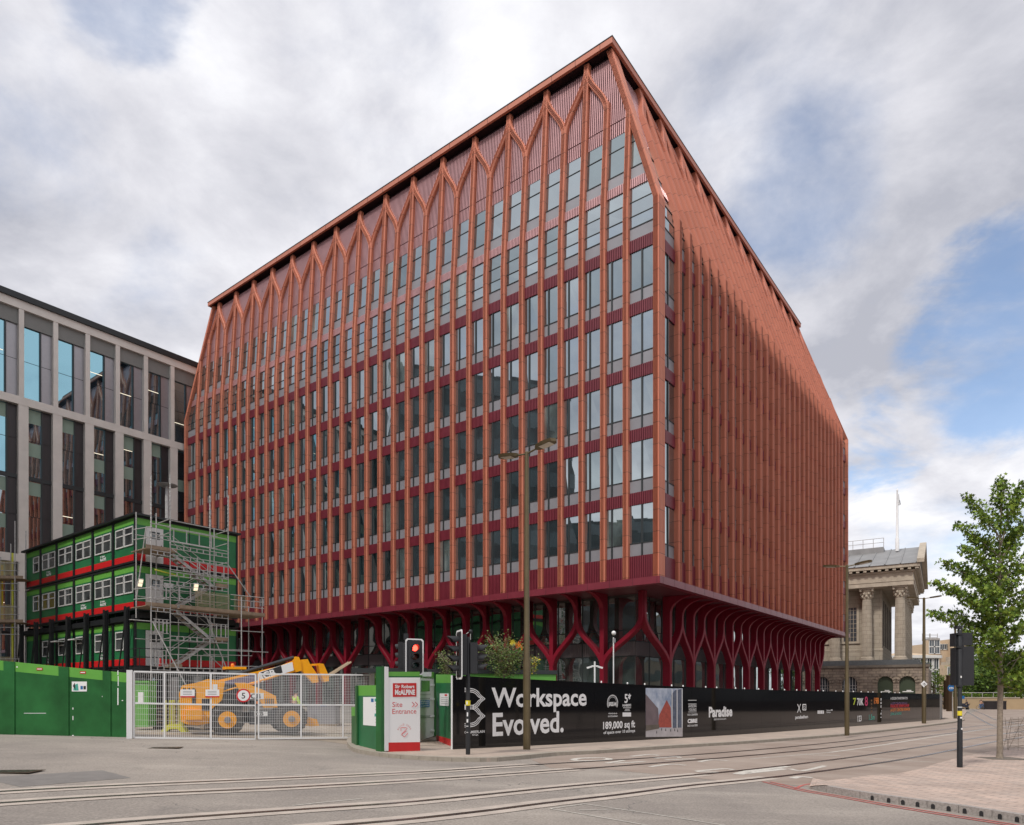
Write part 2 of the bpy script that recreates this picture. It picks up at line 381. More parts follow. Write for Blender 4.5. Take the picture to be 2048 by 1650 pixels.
def drape(name, pl, h, mt, parent=None, kind='structure', side=0.0, thick=0.0):
    """flat polygon (world x, y) laid on the ground surface, raised by h; thick > 0 adds its edge faces down to the ground"""
    bm = bmesh.new(); vs = [bm.verts.new((p[0], p[1], 0)) for p in pl]; f = bm.faces.new(vs)
    bmesh.ops.triangulate(bm, faces=[f])
    x0 = min(p[0] for p in pl); x1 = max(p[0] for p in pl)
    for x in XG:
        if x0 < x < x1:
            bmesh.ops.bisect_plane(bm, geom=bm.verts[:] + bm.edges[:] + bm.faces[:], plane_co=(x, 0, 0), plane_no=(1, 0, 0), dist=1e-5)
    if thick:
        be = [e for e in bm.edges if len(e.link_faces) == 1]
        r = bmesh.ops.extrude_edge_only(bm, edges=be)
        low = set(v for v in r['geom'] if isinstance(v, bmesh.types.BMVert))
    else: low = set()
    for v in bm.verts: v.co.z = g(v.co.x) + (h - thick if v in low else h)
    bmesh.ops.recalc_face_normals(bm, faces=bm.faces[:])
    me = bpy.data.meshes.new(name); bm.to_mesh(me); bm.free(); me.materials.append(MATS[mt])
    o = bpy.data.objects.new(name, me); COL.objects.link(o)
    if kind: o['kind'] = kind
    return o
def ribbon_poly(pts, w0, w1=None, off=0.0):
    w1 = w0 if w1 is None else w1; Lp = []; Rp = []; n = len(pts)
    for i, p in enumerate(pts):
        a = Vector(pts[max(0, i-1)][:2]); b = Vector(pts[min(n-1, i+1)][:2]); d = (b - a).normalized(); nn = Vector((-d.y, d.x))
        w = (w0 + (w1 - w0) * i / (n - 1)) / 2; q = Vector(p[:2]) + nn * off
        Lp.append(q + nn * w); Rp.append(q - nn * w)
    return Lp, Rp
def ribbon(name, pts, w, h, mt, parent=None, kind='structure', off=0.0, w1=None, b=None):
    """strip following a polyline on the ground"""
    Lp, Rp = ribbon_poly(pts, w, w1, off); m = b or MB()
    for i in range(len(pts) - 1):
        k = max(1, int(abs(pts[i+1][0] - pts[i][0]) / 1.0))
        for j in range(k):
            t0, t1 = j / k, (j + 1) / k
            q = [Lp[i].lerp(Lp[i+1], t0), Lp[i].lerp(Lp[i+1], t1), Rp[i].lerp(Rp[i+1], t1), Rp[i].lerp(Rp[i+1], t0)]
            m.poly([(p.x, p.y, g(p.x) + h) for p in q], mt, True)
    if b: return
    o = m.build(name); o['kind'] = kind; return o
def smooth_line(pix, h=0.0, n=6):
    P = [G(u, v, h) for u, v in pix]; out = []
    for i in range(len(P) - 1):
        p0 = P[max(0, i-1)]; p1 = P[i]; p2 = P[i+1]; p3 = P[min(len(P)-1, i+2)]
        for j in range(n):
            t = j / n
            out.append(.5 * ((2*p1) + (p2-p0)*t + (2*p0-5*p1+4*p2-p3)*t*t + (3*p1-p0-3*p2+p3)*t**3))
    out.append(P[-1]); return out
# ================================================================== GROUND
def road_mat():
    m = bpy.data.materials.new('asphalt'); m.use_nodes = True; t = m.node_tree; b = t.nodes['Principled BSDF']; n = t.nodes.new; l = t.links.new
    geo = n('ShaderNodeNewGeometry')
    def nz(sc, det, st=(1, 1, 1), rot=0):
        mp = n('ShaderNodeMapping'); mp.inputs['Scale'].default_value = st; mp.inputs['Rotation'].default_value = (0, 0, rot); l(geo.outputs['Position'], mp.inputs[0])
        k = n('ShaderNodeTexNoise'); k.inputs['Scale'].default_value = sc; k.inputs['Detail'].default_value = det; k.inputs['Roughness'].default_value = .65; l(mp.outputs[0], k.inputs[0]); return k.outputs[0]
    r = n('ShaderNodeValToRGB'); l(nz(.16, 8), r.inputs[0])
    r.color_ramp.elements[0].position = .36; r.color_ramp.elements[1].position = .66
    r.color_ramp.elements[0].color = (.215, .190, .172, 1); r.color_ramp.elements[1].color = (.335, .295, .258, 1)
    # pale dust dragged out of the site by wheels
    r2 = n('ShaderNodeValToRGB'); l(nz(.5, 9, (.28, 1.6, 1), .25), r2.inputs[0]); r2.color_ramp.elements[0].position = .52; r2.color_ramp.elements[1].position = .74
    m1 = n('ShaderNodeMix'); m1.data_type = 'RGBA'; l(r.outputs[0], m1.inputs['A']); m1.inputs['B'].default_value = (.42, .375, .33, 1)
    k = n('ShaderNodeMath'); k.operation = 'MULTIPLY'; l(r2.outputs[0], k.inputs[0]); k.inputs[1].default_value = .55; l(k.outputs[0], m1.inputs['Factor'])
    vo = n('ShaderNodeTexVoronoi'); vo.feature = 'DISTANCE_TO_EDGE'; vo.inputs['Scale'].default_value = .42
    wv = n('ShaderNodeVectorMath'); wv.operation = 'MULTIPLY_ADD'; k3 = n('ShaderNodeTexNoise'); k3.inputs['Scale'].default_value = 1.3; k3.inputs['Detail'].default_value = 5; l(geo.outputs['Position'], k3.inputs[0])
    l(k3.outputs['Color'], wv.inputs[0]); wv.inputs[1].default_value = (1.6, 1.6, 0); l(geo.outputs['Position'], wv.inputs[2]); l(wv.outputs[0], vo.inputs['Vector'])
    ck = n('ShaderNodeMath'); ck.operation = 'LESS_THAN'; l(vo.outputs['Distance'], ck.inputs[0]); ck.inputs[1].default_value = .006
    mk_ = n('ShaderNodeMath'); mk_.operation = 'GREATER_THAN'; l(nz(.11, 2), mk_.inputs[0]); mk_.inputs[1].default_value = .56
    cm = n('ShaderNodeMath'); cm.operation = 'MULTIPLY'; l(ck.outputs[0], cm.inputs[0]); l(mk_.outputs[0], cm.inputs[1])
    st = n('ShaderNodeValToRGB'); l(nz(.8, 6), st.inputs[0]); st.color_ramp.elements[0].position = .60; st.color_ramp.elements[1].position = .72
    m3 = n('ShaderNodeMix'); m3.data_type = 'RGBA'; l(m1.outputs['Result'], m3.inputs['A']); m3.inputs['B'].default_value = (.15, .138, .128, 1); k4 = n('ShaderNodeMath'); k4.operation = 'MULTIPLY'; l(st.outputs[0], k4.inputs[0]); k4.inputs[1].default_value = .45
    k5 = n('ShaderNodeMath'); k5.operation = 'MAXIMUM'; l(k4.outputs[0], k5.inputs[0]); l(cm.outputs[0], k5.inputs[1]); l(k5.outputs[0], m3.inputs['Factor']); m1 = m3
    fine = n('ShaderNodeMapRange'); l(nz(26, 5), fine.inputs[0]); fine.inputs[1].default_value = .28; fine.inputs[2].default_value = .72; fine.inputs[3].default_value = .66; fine.inputs[4].default_value = 1.34
    vm = n('ShaderNodeVectorMath'); vm.operation = 'SCALE'; l(m1.outputs['Result'], vm.inputs[0]); l(fine.outputs[0], vm.inputs['Scale']); l(vm.outputs[0], b.inputs['Base Color'])
    b.inputs['Roughness'].default_value = .85; b.inputs['Specular IOR Level'].default_value = .3
    bp = n('ShaderNodeBump'); bp.inputs['Strength'].default_value = .35; bp.inputs['Distance'].default_value = .01; l(nz(70, 3), bp.inputs['Height']); l(bp.outputs[0], b.inputs['Normal'])
    MATS['asphalt'] = m
road_mat()
mat('tram_road', (.285, .215, .175), .85, var=.14, vscale=.45, vcol=(.36, .295, .25), bump=.2, bscale=60, stretch=(1, 1.3, 1))
mat('site_ground', (.30, .25, .20), .95, var=.2, vscale=.8)
brick_mat('pavers', (.50, .375, .31), (.40, .32, .275), (.25, .20, .17), .46, .22, .014, ex=(.55, -.83, 0), ez=(.83, .55, 0), noise_=.22)
brick_mat('flags', (.42, .335, .275), (.37, .30, .25), (.27, .22, .185), .60, .45, .008, ex=(.70, .714, 0), ez=(-.714, .70, 0), noise_=.12)

b = MB()                                            # one sheet to the horizon
YG = [-60, 0, 8, 14, 20, 26, 34, 45, 60, 90, 140, 250, 500, 1200]
for i in range(len(XG) - 1):
    for y0, y1 in zip(YG, YG[1:]):
        b.poly([(XG[i], y0, ZG[i]), (XG[i+1], y0, ZG[i+1]), (XG[i+1], y1, ZG[i+1]), (XG[i], y1, ZG[i])], 'asphalt', True)
b.build('road')['kind'] = 'structure'

mat('asphalt_patch', (.185, .170, .160), .88, var=.14, vscale=3, bump=.3, bscale=70)
for pp in ([(-40, 1556), (205, 1541), (262, 1556), (40, 1574)],):
    drape('road_patch', [tuple(G(u, v)[:2]) for u, v in pp], .0045, 'asphalt_patch')
# building-site yard behind the gate
q = [G(-60, 1468), G(700, 1480)]
drape('site_yard', [(-60, 25.5), (-13, 25.5), (-7, 25.2), (-5.3, 23.6), (-2.2, 23.2), (6, 31), (6, 60), (-60, 60)], .006, 'site_ground')
# pavement in front of the hoarding, with kerb
H0 = Vector((-1.90, 22.07)); H1 = Vector((39.5, 63.7))
kerb = smooth_line([(697, 1478), (695, 1489), (703, 1500), (722, 1507), (760, 1513), (802, 1517.5), (876, 1522), (930, 1523.5), (994, 1523), (1060, 1517), (1110, 1512), (1187, 1508)], 0, 4)
kerb2 = smooth_line([(1187, 1508), (1260, 1503), (1349, 1496.5), (1470, 1489), (1560, 1482.5), (1700, 1471), (1800, 1460), (1912, 1445.5), (1929, 1441)], 0, 3)
full = kerb + kerb2[1:]
back = [Vector((70, 110)), Vector((44, 70)), H1 + Vector((2.5, 2.5)), Vector((10.4, 34.6)), Vector((-1.5, 24)), Vector((-3.5, 24.5)), Vector((-5.3, 24.3))]
far_pave = [G(1912, 1441), G(1938, 1432), G(1931, 1424)]
drape('pavement', [(p.x, p.y) for p in full] + [(p.x, p.y) for p in back], .11, 'flags', thick=.16)
def kerbs(name, line, w, h, mt, seg=.92, drop=None):
    """row of kerb stones with open joints, one mesh"""
    m = MB(); L = [Vector(p[:2]) for p in line]; acc = 0
    for a, c in zip(L, L[1:]):
        d = (c - a); ln = d.length
        if ln < .02: continue
        n = max(1, round(ln / seg)); d = d / ln; nn = Vector((-d.y, d.x))
        for j in range(n):
            t0, t1 = ln * j / n + .004, ln * (j + 1) / n - .004
            p, q = a + d * t0, a + d * t1
            for z0, z1 in ((-.05, h),):
                o = [p - nn * .02, q - nn * .02, q + nn * w, p + nn * w]
                vs = [Vector((x.x, x.y, g(x.x) + z0)) for x in o] + [Vector((x.x, x.y, g(x.x) + z1)) for x in o]
                m.mesh(vs, [(0, 1, 2, 3), (7, 6, 5, 4), (0, 4, 5, 1), (1, 5, 6, 2), (2, 6, 7, 3), (3, 7, 4, 0)], mt)
    o = m.build(name); o['kind'] = 'structure'; return o
kerbs('kerb', kerb[::2] + [kerb[-1]], .28, .118, 'kerb_stone')
kerbs('kerb', kerb2, .22, .118, 'kerb_stone')
# pale dropped-kerb slabs
dk = [(1200, 1496), (1222, 1497.5), (1280, 1494), (1300, 1491), (1270, 1489)]
drape('dropped_kerb', [tuple(G(u, v, .11)[:2]) for u, v in dk], .116, 'flags')

# reddish tram street on the right
tr = [G(u, v) for u, v in [(1120, 1511.5), (1187, 1508.2), (1349, 1496.8), (1560, 1483), (1700, 1471.2), (1912, 1446), (1930, 1432)]]
far_side = [Vector((150, 215)), Vector((230, 215)), Vector((120, 40)), Vector((60, 12)), Vector((30, 14))]
lo = [G(u, v) for u, v in [(2046, 1500), (1841, 1540), (1680, 1568), (1620, 1574), (1560, 1568), (1527, 1563), (1455, 1563), (1335, 1551), (1196, 1537), (1100, 1536), (1062, 1519)]]
drape('tram_street', [tuple(p[:2]) for p in tr + far_side + lo], .004, 'tram_road')
# right-hand paved corner
isl = [(1619, 1577), (1626, 1566), (1680, 1560), (1740, 1552), (1798, 1548), (1841, 1538.7), (1877, 1526.8), (1932, 1512.5), (1989, 1503), (2060, 1496)]
isl2 = [G(u, v, 0) for u, v in isl]
lowk = smooth_line([(1619.6, 1577), (1653, 1585), (1720, 1597), (1798, 1609), (1917, 1625.7), (2046, 1647), (2110, 1659)], 0, 2)
drape('pavement', [tuple(p[:2]) for p in isl2] + [(34, 24), (34, 8)] + [tuple(p[:2]) for p in lowk[::-1][:-1]], .02, 'pavers')
def kerb_face():
    m = MB(); ln = [Vector(p[:2]) for p in lowk]; H = lambda i: min(.145, .03 + i * .06)
    for i in range(len(ln) - 1):
        a, c = ln[i], ln[i+1]; d = (c - a).normalized(); nn = Vector((-d.y, d.x)); nn = nn if nn.y > 0 else -nn; L = (c - a).length; n = max(1, round(L / .9))
        for j in range(n):
            p, q = a + d * (L * j / n + .005), a + d * (L * (j + 1) / n - .005)
            o = [p, q, q + nn * .16, p + nn * .16]; hh = [H(i + j / n), H(i + (j + 1) / n)] ; hh = [hh[0], hh[1], hh[1], hh[0]]
            vs = [Vector((x.x, x.y, g(x.x) - .04)) for x in o] + [Vector((x.x, x.y, g(x.x) + .0 + h_)) for x, h_ in zip(o, hh)]
            m.mesh(vs, [(0, 1, 2, 3), (7, 6, 5, 4), (0, 4, 5, 1), (1, 5, 6, 2), (2, 6, 7, 3), (3, 7, 4, 0)], 'granite_kerb')
    k = m.build('kerb'); k['kind'] = 'structure'
    # raised paving wedge behind the kerb up to the flush corner
    m = MB()
    up = [p + Vector((.9, 1.9)) for p in ln]
    for i in range(len(ln) - 1):
        a, c = ln[i] + Vector((.05, .15)), ln[i+1] + Vector((.05, .15)); e, f = up[i], up[i+1]
        m.poly([(a.x, a.y, g(a.x) + H(i) - .004), (c.x, c.y, g(c.x) + H(i+1) - .004), (f.x, f.y, g(f.x) + .026), (e.x, e.y, g(e.x) + .026)], 'pavers', True)
    w = m.build('pavement'); w['kind'] = 'structure'
    m = MB()                                        # drainage slots in the kerb face
    for u in (1745, 1778, 1806, 1836, 1866, 1897.5, 1930, 1964, 2000, 2035):
        best = min(((abs(1024 + F * (a.lerp(c, t)).x / (a.lerp(c, t)).y - u), a, c, t) for a, c in zip(ln, ln[1:]) for t in [k / 40 for k in range(40)]), key=lambda k: k[0])
        _, a, c, t = best; d = (c - a).normalized(); nn = Vector((d.y, -d.x)); nn = nn if nn.y < 0 else -nn; p = a.lerp(c, t) + nn * .012; z = g(p.x)
        pl = [(-.035, 0), (.035, 0), (.035, .06)] + [(.035 * math.cos(k), .06 + .03 * math.sin(k)) for k in (.5, 1.1, 1.6, 2.1, 2.7)] + [(-.035, .06)]
        m.poly([(p.x + d.x * x, p.y + d.y * x, z + .012 + y) for x, y in pl], 'ink_black', True)
    m.build('drain_slots')['kind'] = 'structure'
kerb_face()
# tram rails: pale concrete bed, steel head, dark groove
RL = {'a': [(-260, 1601), (0, 1584), (273, 1570), (560, 1557.5), (860, 1543.5), (1000, 1534), (1100, 1528), (1373, 1511), (1660, 1486), (1840, 1465), (1930, 1455), (2060, 1441)],
      'b': [(-260, 1628), (0, 1607), (301, 1588.5), (560, 1576.5), (833, 1561), (1100, 1542.5), (1373, 1522), (1660, 1496), (1840, 1474), (1993, 1456), (2080, 1447)],
      'c': [(-200, 1685), (219, 1647.5), (560, 1622.6), (833.5, 1603.5), (1120, 1574.8), (1373, 1552), (1510, 1538.4), (1660, 1520.6), (1840, 1494.5), (1993, 1470), (2080, 1460)],
      'd': [(300, 1684), (697, 1650), (833.5, 1637.7), (970, 1622.6), (1100, 1605.9), (1237, 1590.3), (1373, 1572.5), (1510, 1558.9), (1660, 1540.5), (1840, 1513), (1993, 1483), (2080, 1470)],
      'e': [(1925, 1419), (1929, 1421), (1945, 1430), (1972, 1445), (1995, 1454), (2060, 1462)], 'f': [(1944, 1419), (1948, 1421), (1970, 1430), (1993, 1440), (2060, 1452)]}
for k, ln in RL.items():
    L = smooth_line(ln, 0, 5); m = MB()
    if k in 'abcd':
        lim = {'a': 1090, 'b': 1200, 'c': 1420, 'd': 1560}[k]
        Lb = [p for p in L if 1024 + F * p.x / p.y < lim]
        ribbon(None, Lb, .62, .009, 'rail_bed', b=m)
    ribbon(None, L, .05, .013, 'rail_shine', off=.045, b=m)
    ribbon(None, L, .095, .014, 'rail_steel', off=-.03, b=m)
    m.build('tram_rail')['kind'] = 'structure'
# painted markings
mk = MB()
for pts, w in (([(1660, 1505), (1760, 1491), (1880, 1472), (1993, 1456), (2070, 1447)], .13), ([(1500, 1518), (1660, 1505)], .07), ([(1609, 1508), (1640, 1511), (1680, 1511)], .09),
               ([(1730, 1516), (1785, 1520)], .07), ([(1800, 1521), (1871, 1525)], .07), ([(1620, 1527), (1840, 1494), (2040, 1462)], .05)):
    ribbon(None, smooth_line(pts, 0, 3), w, .0085, 'road_white', b=mk)
for pts in ([(1100, 1618), (1287, 1650), (1330, 1658)], [(1170, 1608.5), (1300, 1628), (1440, 1650), (1480, 1657)], [(1100, 1618), (1170, 1608.5)], [(1158, 1621), (1200, 1620), (1235, 1619)],
            [(585, 1612), (640, 1606), (725, 1598)], [(566, 1548), (610, 1551)], [(20, 1576), (110, 1573)]):
    ribbon(None, smooth_line(pts, 0, 3), .035, .0085, 'road_white', b=mk)
random.seed(3)
def stroke(pts, w=.16): ribbon(None, smooth_line(pts, 0, 4), w, .0095, 'road_white', b=mk)
# large worn lane letters, foreshortened; only some strokes can be made out
stroke([(1146, 1520), (1160, 1517), (1200, 1516), (1218, 1518), (1208, 1521), (1160, 1522), (1146, 1520)], .22)
for l in ([(1212, 1527), (1248, 1521)], [(1230, 1527), (1290, 1523.5)], [(1262, 1513), (1300, 1509.5), (1318, 1511.5)], [(1310, 1517), (1350, 1513.5), (1360, 1516)], [(1330, 1520), (1392, 1518)],
          [(1398, 1524), (1424, 1520), (1456, 1522)], [(1300, 1534), (1340, 1529), (1372, 1531)], [(1392, 1543), (1448, 1538), (1466, 1540)], [(1392, 1544), (1440, 1545)]): stroke(l)
stroke([(1475, 1549), (1510, 1541), (1575, 1533)], .3); stroke([(1490, 1547), (1570, 1538)], .25); stroke([(1580, 1538), (1605, 1542), (1650, 1532)], .16); stroke([(1585, 1557), (1600, 1554), (1625, 1556)], .2)
mk.build('road_markings')['kind'] = 'structure'
m = MB()
for d in (0, .19):
    ribbon(None, smooth_line([(1528, 1564), (1560, 1571.5), (1600, 1581), (1679, 1594.7), (1798, 1616), (1917, 1635), (2013, 1650), (2110, 1668)], 0, 3), .075, .0085, 'road_red', off=d - .03, b=m)
ribbon(None, smooth_line([(1590, 1578), (1606, 1571), (1622, 1568)], 0, 3), .07, .0085, 'road_red', b=m)
m.build('red_route_lines')['kind'] = 'structure'
def cover(u, v, w, d, rz, label):
    p = G(u, v); o = thing('drain_cover', label, 'drain cover', p); m = MB(p, (math.cos(rz), math.sin(rz), 0), (-math.sin(rz), math.cos(rz), 0))
    m.box(-w, w, -d, d, .004, .013, 'bronze_dark'); m.build('frame', o); m = MB(p, (math.cos(rz), math.sin(rz), 0), (-math.sin(rz), math.cos(rz), 0))
    for i in range(6): m.box(-w * .85 + i * w * .29, -w * .85 + i * w * .29 + w * .2, -d * .8, d * .8, .013, .018, 'rail_steel')
    m.build('grate', o)
cover(18, 1544, .55, .3, .1, 'sunken iron drain cover in the asphalt at the far left of the road')
cover(330, 1496, .45, .25, .2, 'flat iron utility cover in the asphalt in front of the white mesh gate')

# ================================================================== THE RED BUILDING
L_, R_, ZK, ZT, ZF, ZS = 57.56, 51.68, 32.25, 43.75, 8.94, 8.50
SL, SR, SE, SB = .72 / 11.55, 3.68 / 11.55, 4.6 / 11.55, 7.8 / 11.55     # inward lean of the four upper slopes
lean = lambda z, s: max(0.0, z - ZK) * s
FL = lambda s, z, o=0: C_ + A_ * s + B_ * (lean(z, SL) - o) + Z_ * z      # front face: s runs away to the left
FR = lambda s, z, o=0: C_ + B_ * s + A_ * (lean(z, SR) - o) + Z_ * z      # street face: s runs away to the right
FE = lambda s, z, o=0: C_ + A_ * (L_ - lean(z, SE) + o) + B_ * s + Z_ * z
FB = lambda s, z, o=0: C_ + B_ * (R_ - lean(z, SB) + o) + A_ * s + Z_ * z
bld = thing('office_building', 'large terracotta and maroon office block with leaning pointed-arch crown, filling the centre', 'building', (C_ + A_ * 25 + B_ * 25) + Z_ * -.4)
PW = .385
def prof(w, gro=3, dep=.36):
    p = [(-w/2, -dep), (-w/2, -.07), (-w/2 + .06, 0)]
    for i in range(gro):
        x = (i - (gro - 1) / 2) * (w - .16) / gro; p += [(x - .028, 0), (x - .024, -.15), (x + .024, -.15), (x + .028, 0)]
    return p + [(w/2 - .06, 0), (w/2, -.07), (w/2, -dep)]
def sweep(m, face, path, w, mt, o=0.0, gro=3, dep=.36):
    pr = prof(w, gro, dep); n = len(pr); vs = []
    for i, (s, z) in enumerate(path):
        a = path[max(0, i-1)]; c = path[min(len(path)-1, i+1)]; ts, tz = c[0] - a[0], c[1] - a[1]; ln = math.hypot(ts, tz); ts /= ln; tz /= ln
        for x, d in pr: vs.append(face(s + tz * x, z - ts * x, d + o))
    fs = []
    for i in range(len(path) - 1):
        for j in range(n - 1): fs.append((i*n + j, i*n + j + 1, (i+1)*n + j + 1, (i+1)*n + j))
    fs.append(list(range(n))); fs.append(list(range((len(path)-1) * n, len(path) * n))); m.mesh(vs, fs, mt)
def ztop(s, tot, s0, s1, marg=.0):      # height where the slanting end piers cut a pier at s
    z = ZT
    if s0 > 0: z = min(z, ZK + max(0, s - .25 - marg) / s0)
    if s1 > 0: z = min(z, ZK + max(0, tot - s - .25 - marg) / s1)
    return z
NL = [2.33 + 1.6434 * i for i in range(33)]; NR = [3.1 + 1.622 * i for i in range(29)]
def arch(a, c):                          # ogee branch from pier a up to the point over pier c
    pts = []
    for i in range(15):
        t = i / 14; z = 39.6 + (43.6 - 39.6) * t
        k = (1 - math.cos(math.pi * min(1, t * 1.02))) / 2; pts.append((a + (c - a) * k, z))
    return pts
def piers(face, ss, tot, s0, s1, mt, tips):
    for i, s in enumerate(ss):
        zt = ztop(s, tot, s0, s1); m = MB(); tip = i % 2 == tips; ow = 0 if face is FL else .06; pw = PW if face is FL else .46
        if not tip: zt = min(zt, 40.2)
        sweep(m, face, [(s, ZF - .01), (s, ZK), (s, zt)] if zt > ZK + .05 else [(s, ZF - .01), (s, max(zt, ZK - 1))], pw, mt, ow, 3 if face is FL else 4, .36 + ow)
        m.build('pier', bld)
        if not tip and ztop(s, tot, s0, s1) > 40:
            for j in (i - 1, i + 1):
                if 0 <= j < len(ss) and ztop(ss[j], tot, s0, s1) > 43:
                    m = MB(); sweep(m, face, arch(s, ss[j]), pw * .96, mt, ow - (.012 if j > i else .02), 3); m.build('arch_rib', bld)
piers(FL, NL, L_, SR, SE, 'terracotta', 0); piers(FR, NR, R_, SL, SB, 'terracotta_shaded', 1)
# corner piers: a folded fluted band wrapping each visible corner, leaning in above the kink
def corner(P, n):
    m = MB(); m.mesh([p for row in P for p in row], [(i*n + j, i*n + j + 1, (i+1)*n + j + 1, (i+1)*n + j) for i in range(len(P) - 1) for j in range(n - 1)], 'terracotta'); m.build('corner_pier', bld)
def cpoint(z, a, b_):
    return C_ + A_ * (a + lean(z, SR)) + B_ * (b_ + lean(z, SL)) + Z_ * z
def flute(w, s):
    o = [(w, .36), (w, .05)]; k = 5
    for i in range(k):
        x = w - .08 - (w - .16) * i / (k - 1)
        o += [(x + .026, 0), (x + .022, .14), (x - .022, .14), (x - .026, 0)]
    return o
cp = [(a, b_) for a, b_ in flute(.42, 1)] + [(.02, .0), (.0, .02)] + [(b2, a2) for a2, b2 in reversed(flute(.92, 1))]
corner([[cpoint(z, a, b_) for a, b_ in cp] for z in (ZF - .01, ZK, ZT)], len(cp))
ce = [(.36, .36), (.36, 0)] + [(x, y) for x, y in [(.30, 0), (.27, .03), (.24, 0), (.12, 0), (.09, .03), (.06, 0), (0, .02)]] + [(0, .5), (.1, .6)]
corner([[C_ + A_ * (L_ - a - lean(z, SE)) + B_ * (b_ + lean(z, SL)) + Z_ * z for a, b_ in ce] for z in (ZF - .01, ZK, ZT)], len(ce))
corner([[C_ + A_ * (b_ + lean(z, SR)) + B_ * (R_ - a - lean(z, SB)) + Z_ * z for a, b_ in ce] for z in (ZF - .01, ZK, ZT)], len(ce))
# storeys
T = [10.40 + 3.975 * k for k in range(6)] + [34.25]
edgL = [.40] + [x for s in NL for x in (s - PW/2 + .02, s + PW/2 - .02)] + [L_ - .34]
edgR = [.90] + [x for s in NR for x in (s - PW/2 + .02, s + PW/2 - .02)] + [R_ - .34]
cellsL = [(edgL[2*i], edgL[2*i+1]) for i in range(len(NL) + 1)]; cellsR = [(edgR[2*i], edgR[2*i+1]) for i in range(len(NR) + 1)]
def clipcell(s0, s1, z0, z1, tot, c0, c1):
    """cell polygon cut by the slanting corner piers"""
    out = []
    for z in (z0, z1):
        lo = max(s0, lean(z, c0) + .3 if c0 else s0); hi = min(s1, tot - lean(z, c1) - .3 if c1 else s1); out.append((lo, hi))
    if out[0][1] - out[0][0] < .05: return None
    (a0, b0), (a1, b1) = out
    if b1 - a1 < .05:
        mid = a1 if a1 > s0 else b1; mid = min(max(mid, s0), s1); a1 = b1 = mid
    return [(a0, z0), (b0, z0), (b1, z1), (a1, z1)]
def fquad(m, face, pl, o, mt, jit=0):
    pts = []
    for s, z in pl:
        p = face(s, z, o + (random.uniform(-jit, jit) if jit else 0)); pts.append(p)
    m.poly(pts, mt, True)
def fbox(m, face, s0, s1, z0, z1, o0, o1, mt, pl=None):
    pl = pl or [(s0, z0), (s1, z0), (s1, z1), (s0, z1)]
    vs = [face(s, z, o0) for s, z in pl] + [face(s, z, o1) for s, z in pl]
    m.mesh(vs, [(0, 1, 2, 3), (7, 6, 5, 4), (0, 4, 5, 1), (1, 5, 6, 2), (2, 6, 7, 3), (3, 7, 4, 0)], mt)
def window(gm, fm, sm, face, s0, s1, k, tot, c0, c1, split):
    t0 = T[k]; top = T[k + 1] - (.775 if k < 5 else .6) if k < 6 else 37.7; z0 = t0 + .80
    gmt = random.choices(['office_glass', 'office_glass_dark', 'office_glass_blind'], (6, 3, 1))[0]
    pn = clipcell(s0, s1, t0, z0, tot, c0, c1)
    if pn: fquad(sm, face, pn, -.325, 'grey_panel')
    rows = [(z0, top)] if k < 5 else ([(z0, t0 + 1.52), (t0 + 1.52, t0 + 2.45), (t0 + 2.45, top)] if k == 5 else [(z0, top - .95), (top - .95, top)])
    for a, c in rows:
        if k < 5:
            x = s1 - (s1 - s0) * (.5 if s1 - s0 > 1.5 else .30)
            for p, q in ((s0, x - .04), (x + .04, s1)): fquad(gm, face, [(p, a), (q, a), (q, c), (p, c)], -.32, gmt, .007)
        else:
            pl = clipcell(s0, s1, a, c, tot, c0, c1)
            if pl: fquad(gm, face, pl, -.32, gmt, .006)
        e = clipcell(s0, s1, a, a + .001, tot, c0, c1)
        if e: fbox(fm, face, 0, 0, 0, 0, -.33, -.285, 'frame_dark', [(e[0][0], a - .02), (e[1][0], a - .02), (e[1][0], a + .025), (e[0][0], a + .025)])
    if k < 5: fbox(fm, face, x - .05, x + .05, t0, top, -.33, -.26, 'frame_dark')
def spandrel(m, face, s0, s1, z0, z1, tot, c0, c1, pitch=.125):
    pl = clipcell(s0, s1, z0, z1, tot, c0, c1)
    if not pl: return
    fquad(m, face, pl, -.30, 'dark_gap'); lo = min(p[0] for p in pl); hi = max(p[0] for p in pl); n = max(2, round((hi - lo) / pitch)); st = (hi - lo) / n
    for i in range(n):
        x0 = lo + i * st + st * .12; x1 = x0 + st * .74; za = z1
        if c0: za = min(za, ZK + max(0, x0 - .3) / c0)
        if c1: za = min(za, ZK + max(0, tot - x1 - .3) / c1)
        if za < z0 + .05: continue
        vs = [face(x, z, o) for z in (z0, za) for x, o in ((x0, -.29), (x0 + .01, -.235), (x1 - .01, -.235), (x1, -.29))]
        m.mesh(vs, [(0, 1, 5, 4), (1, 2, 6, 5), (2, 3, 7, 6), (0, 1, 2, 3), (4, 5, 6, 7)], 'maroon_metal' if z1 < 33.5 else 'maroon_fin_sheen')
restg, restf, rests, restp = MB(), MB(), MB(), MB()
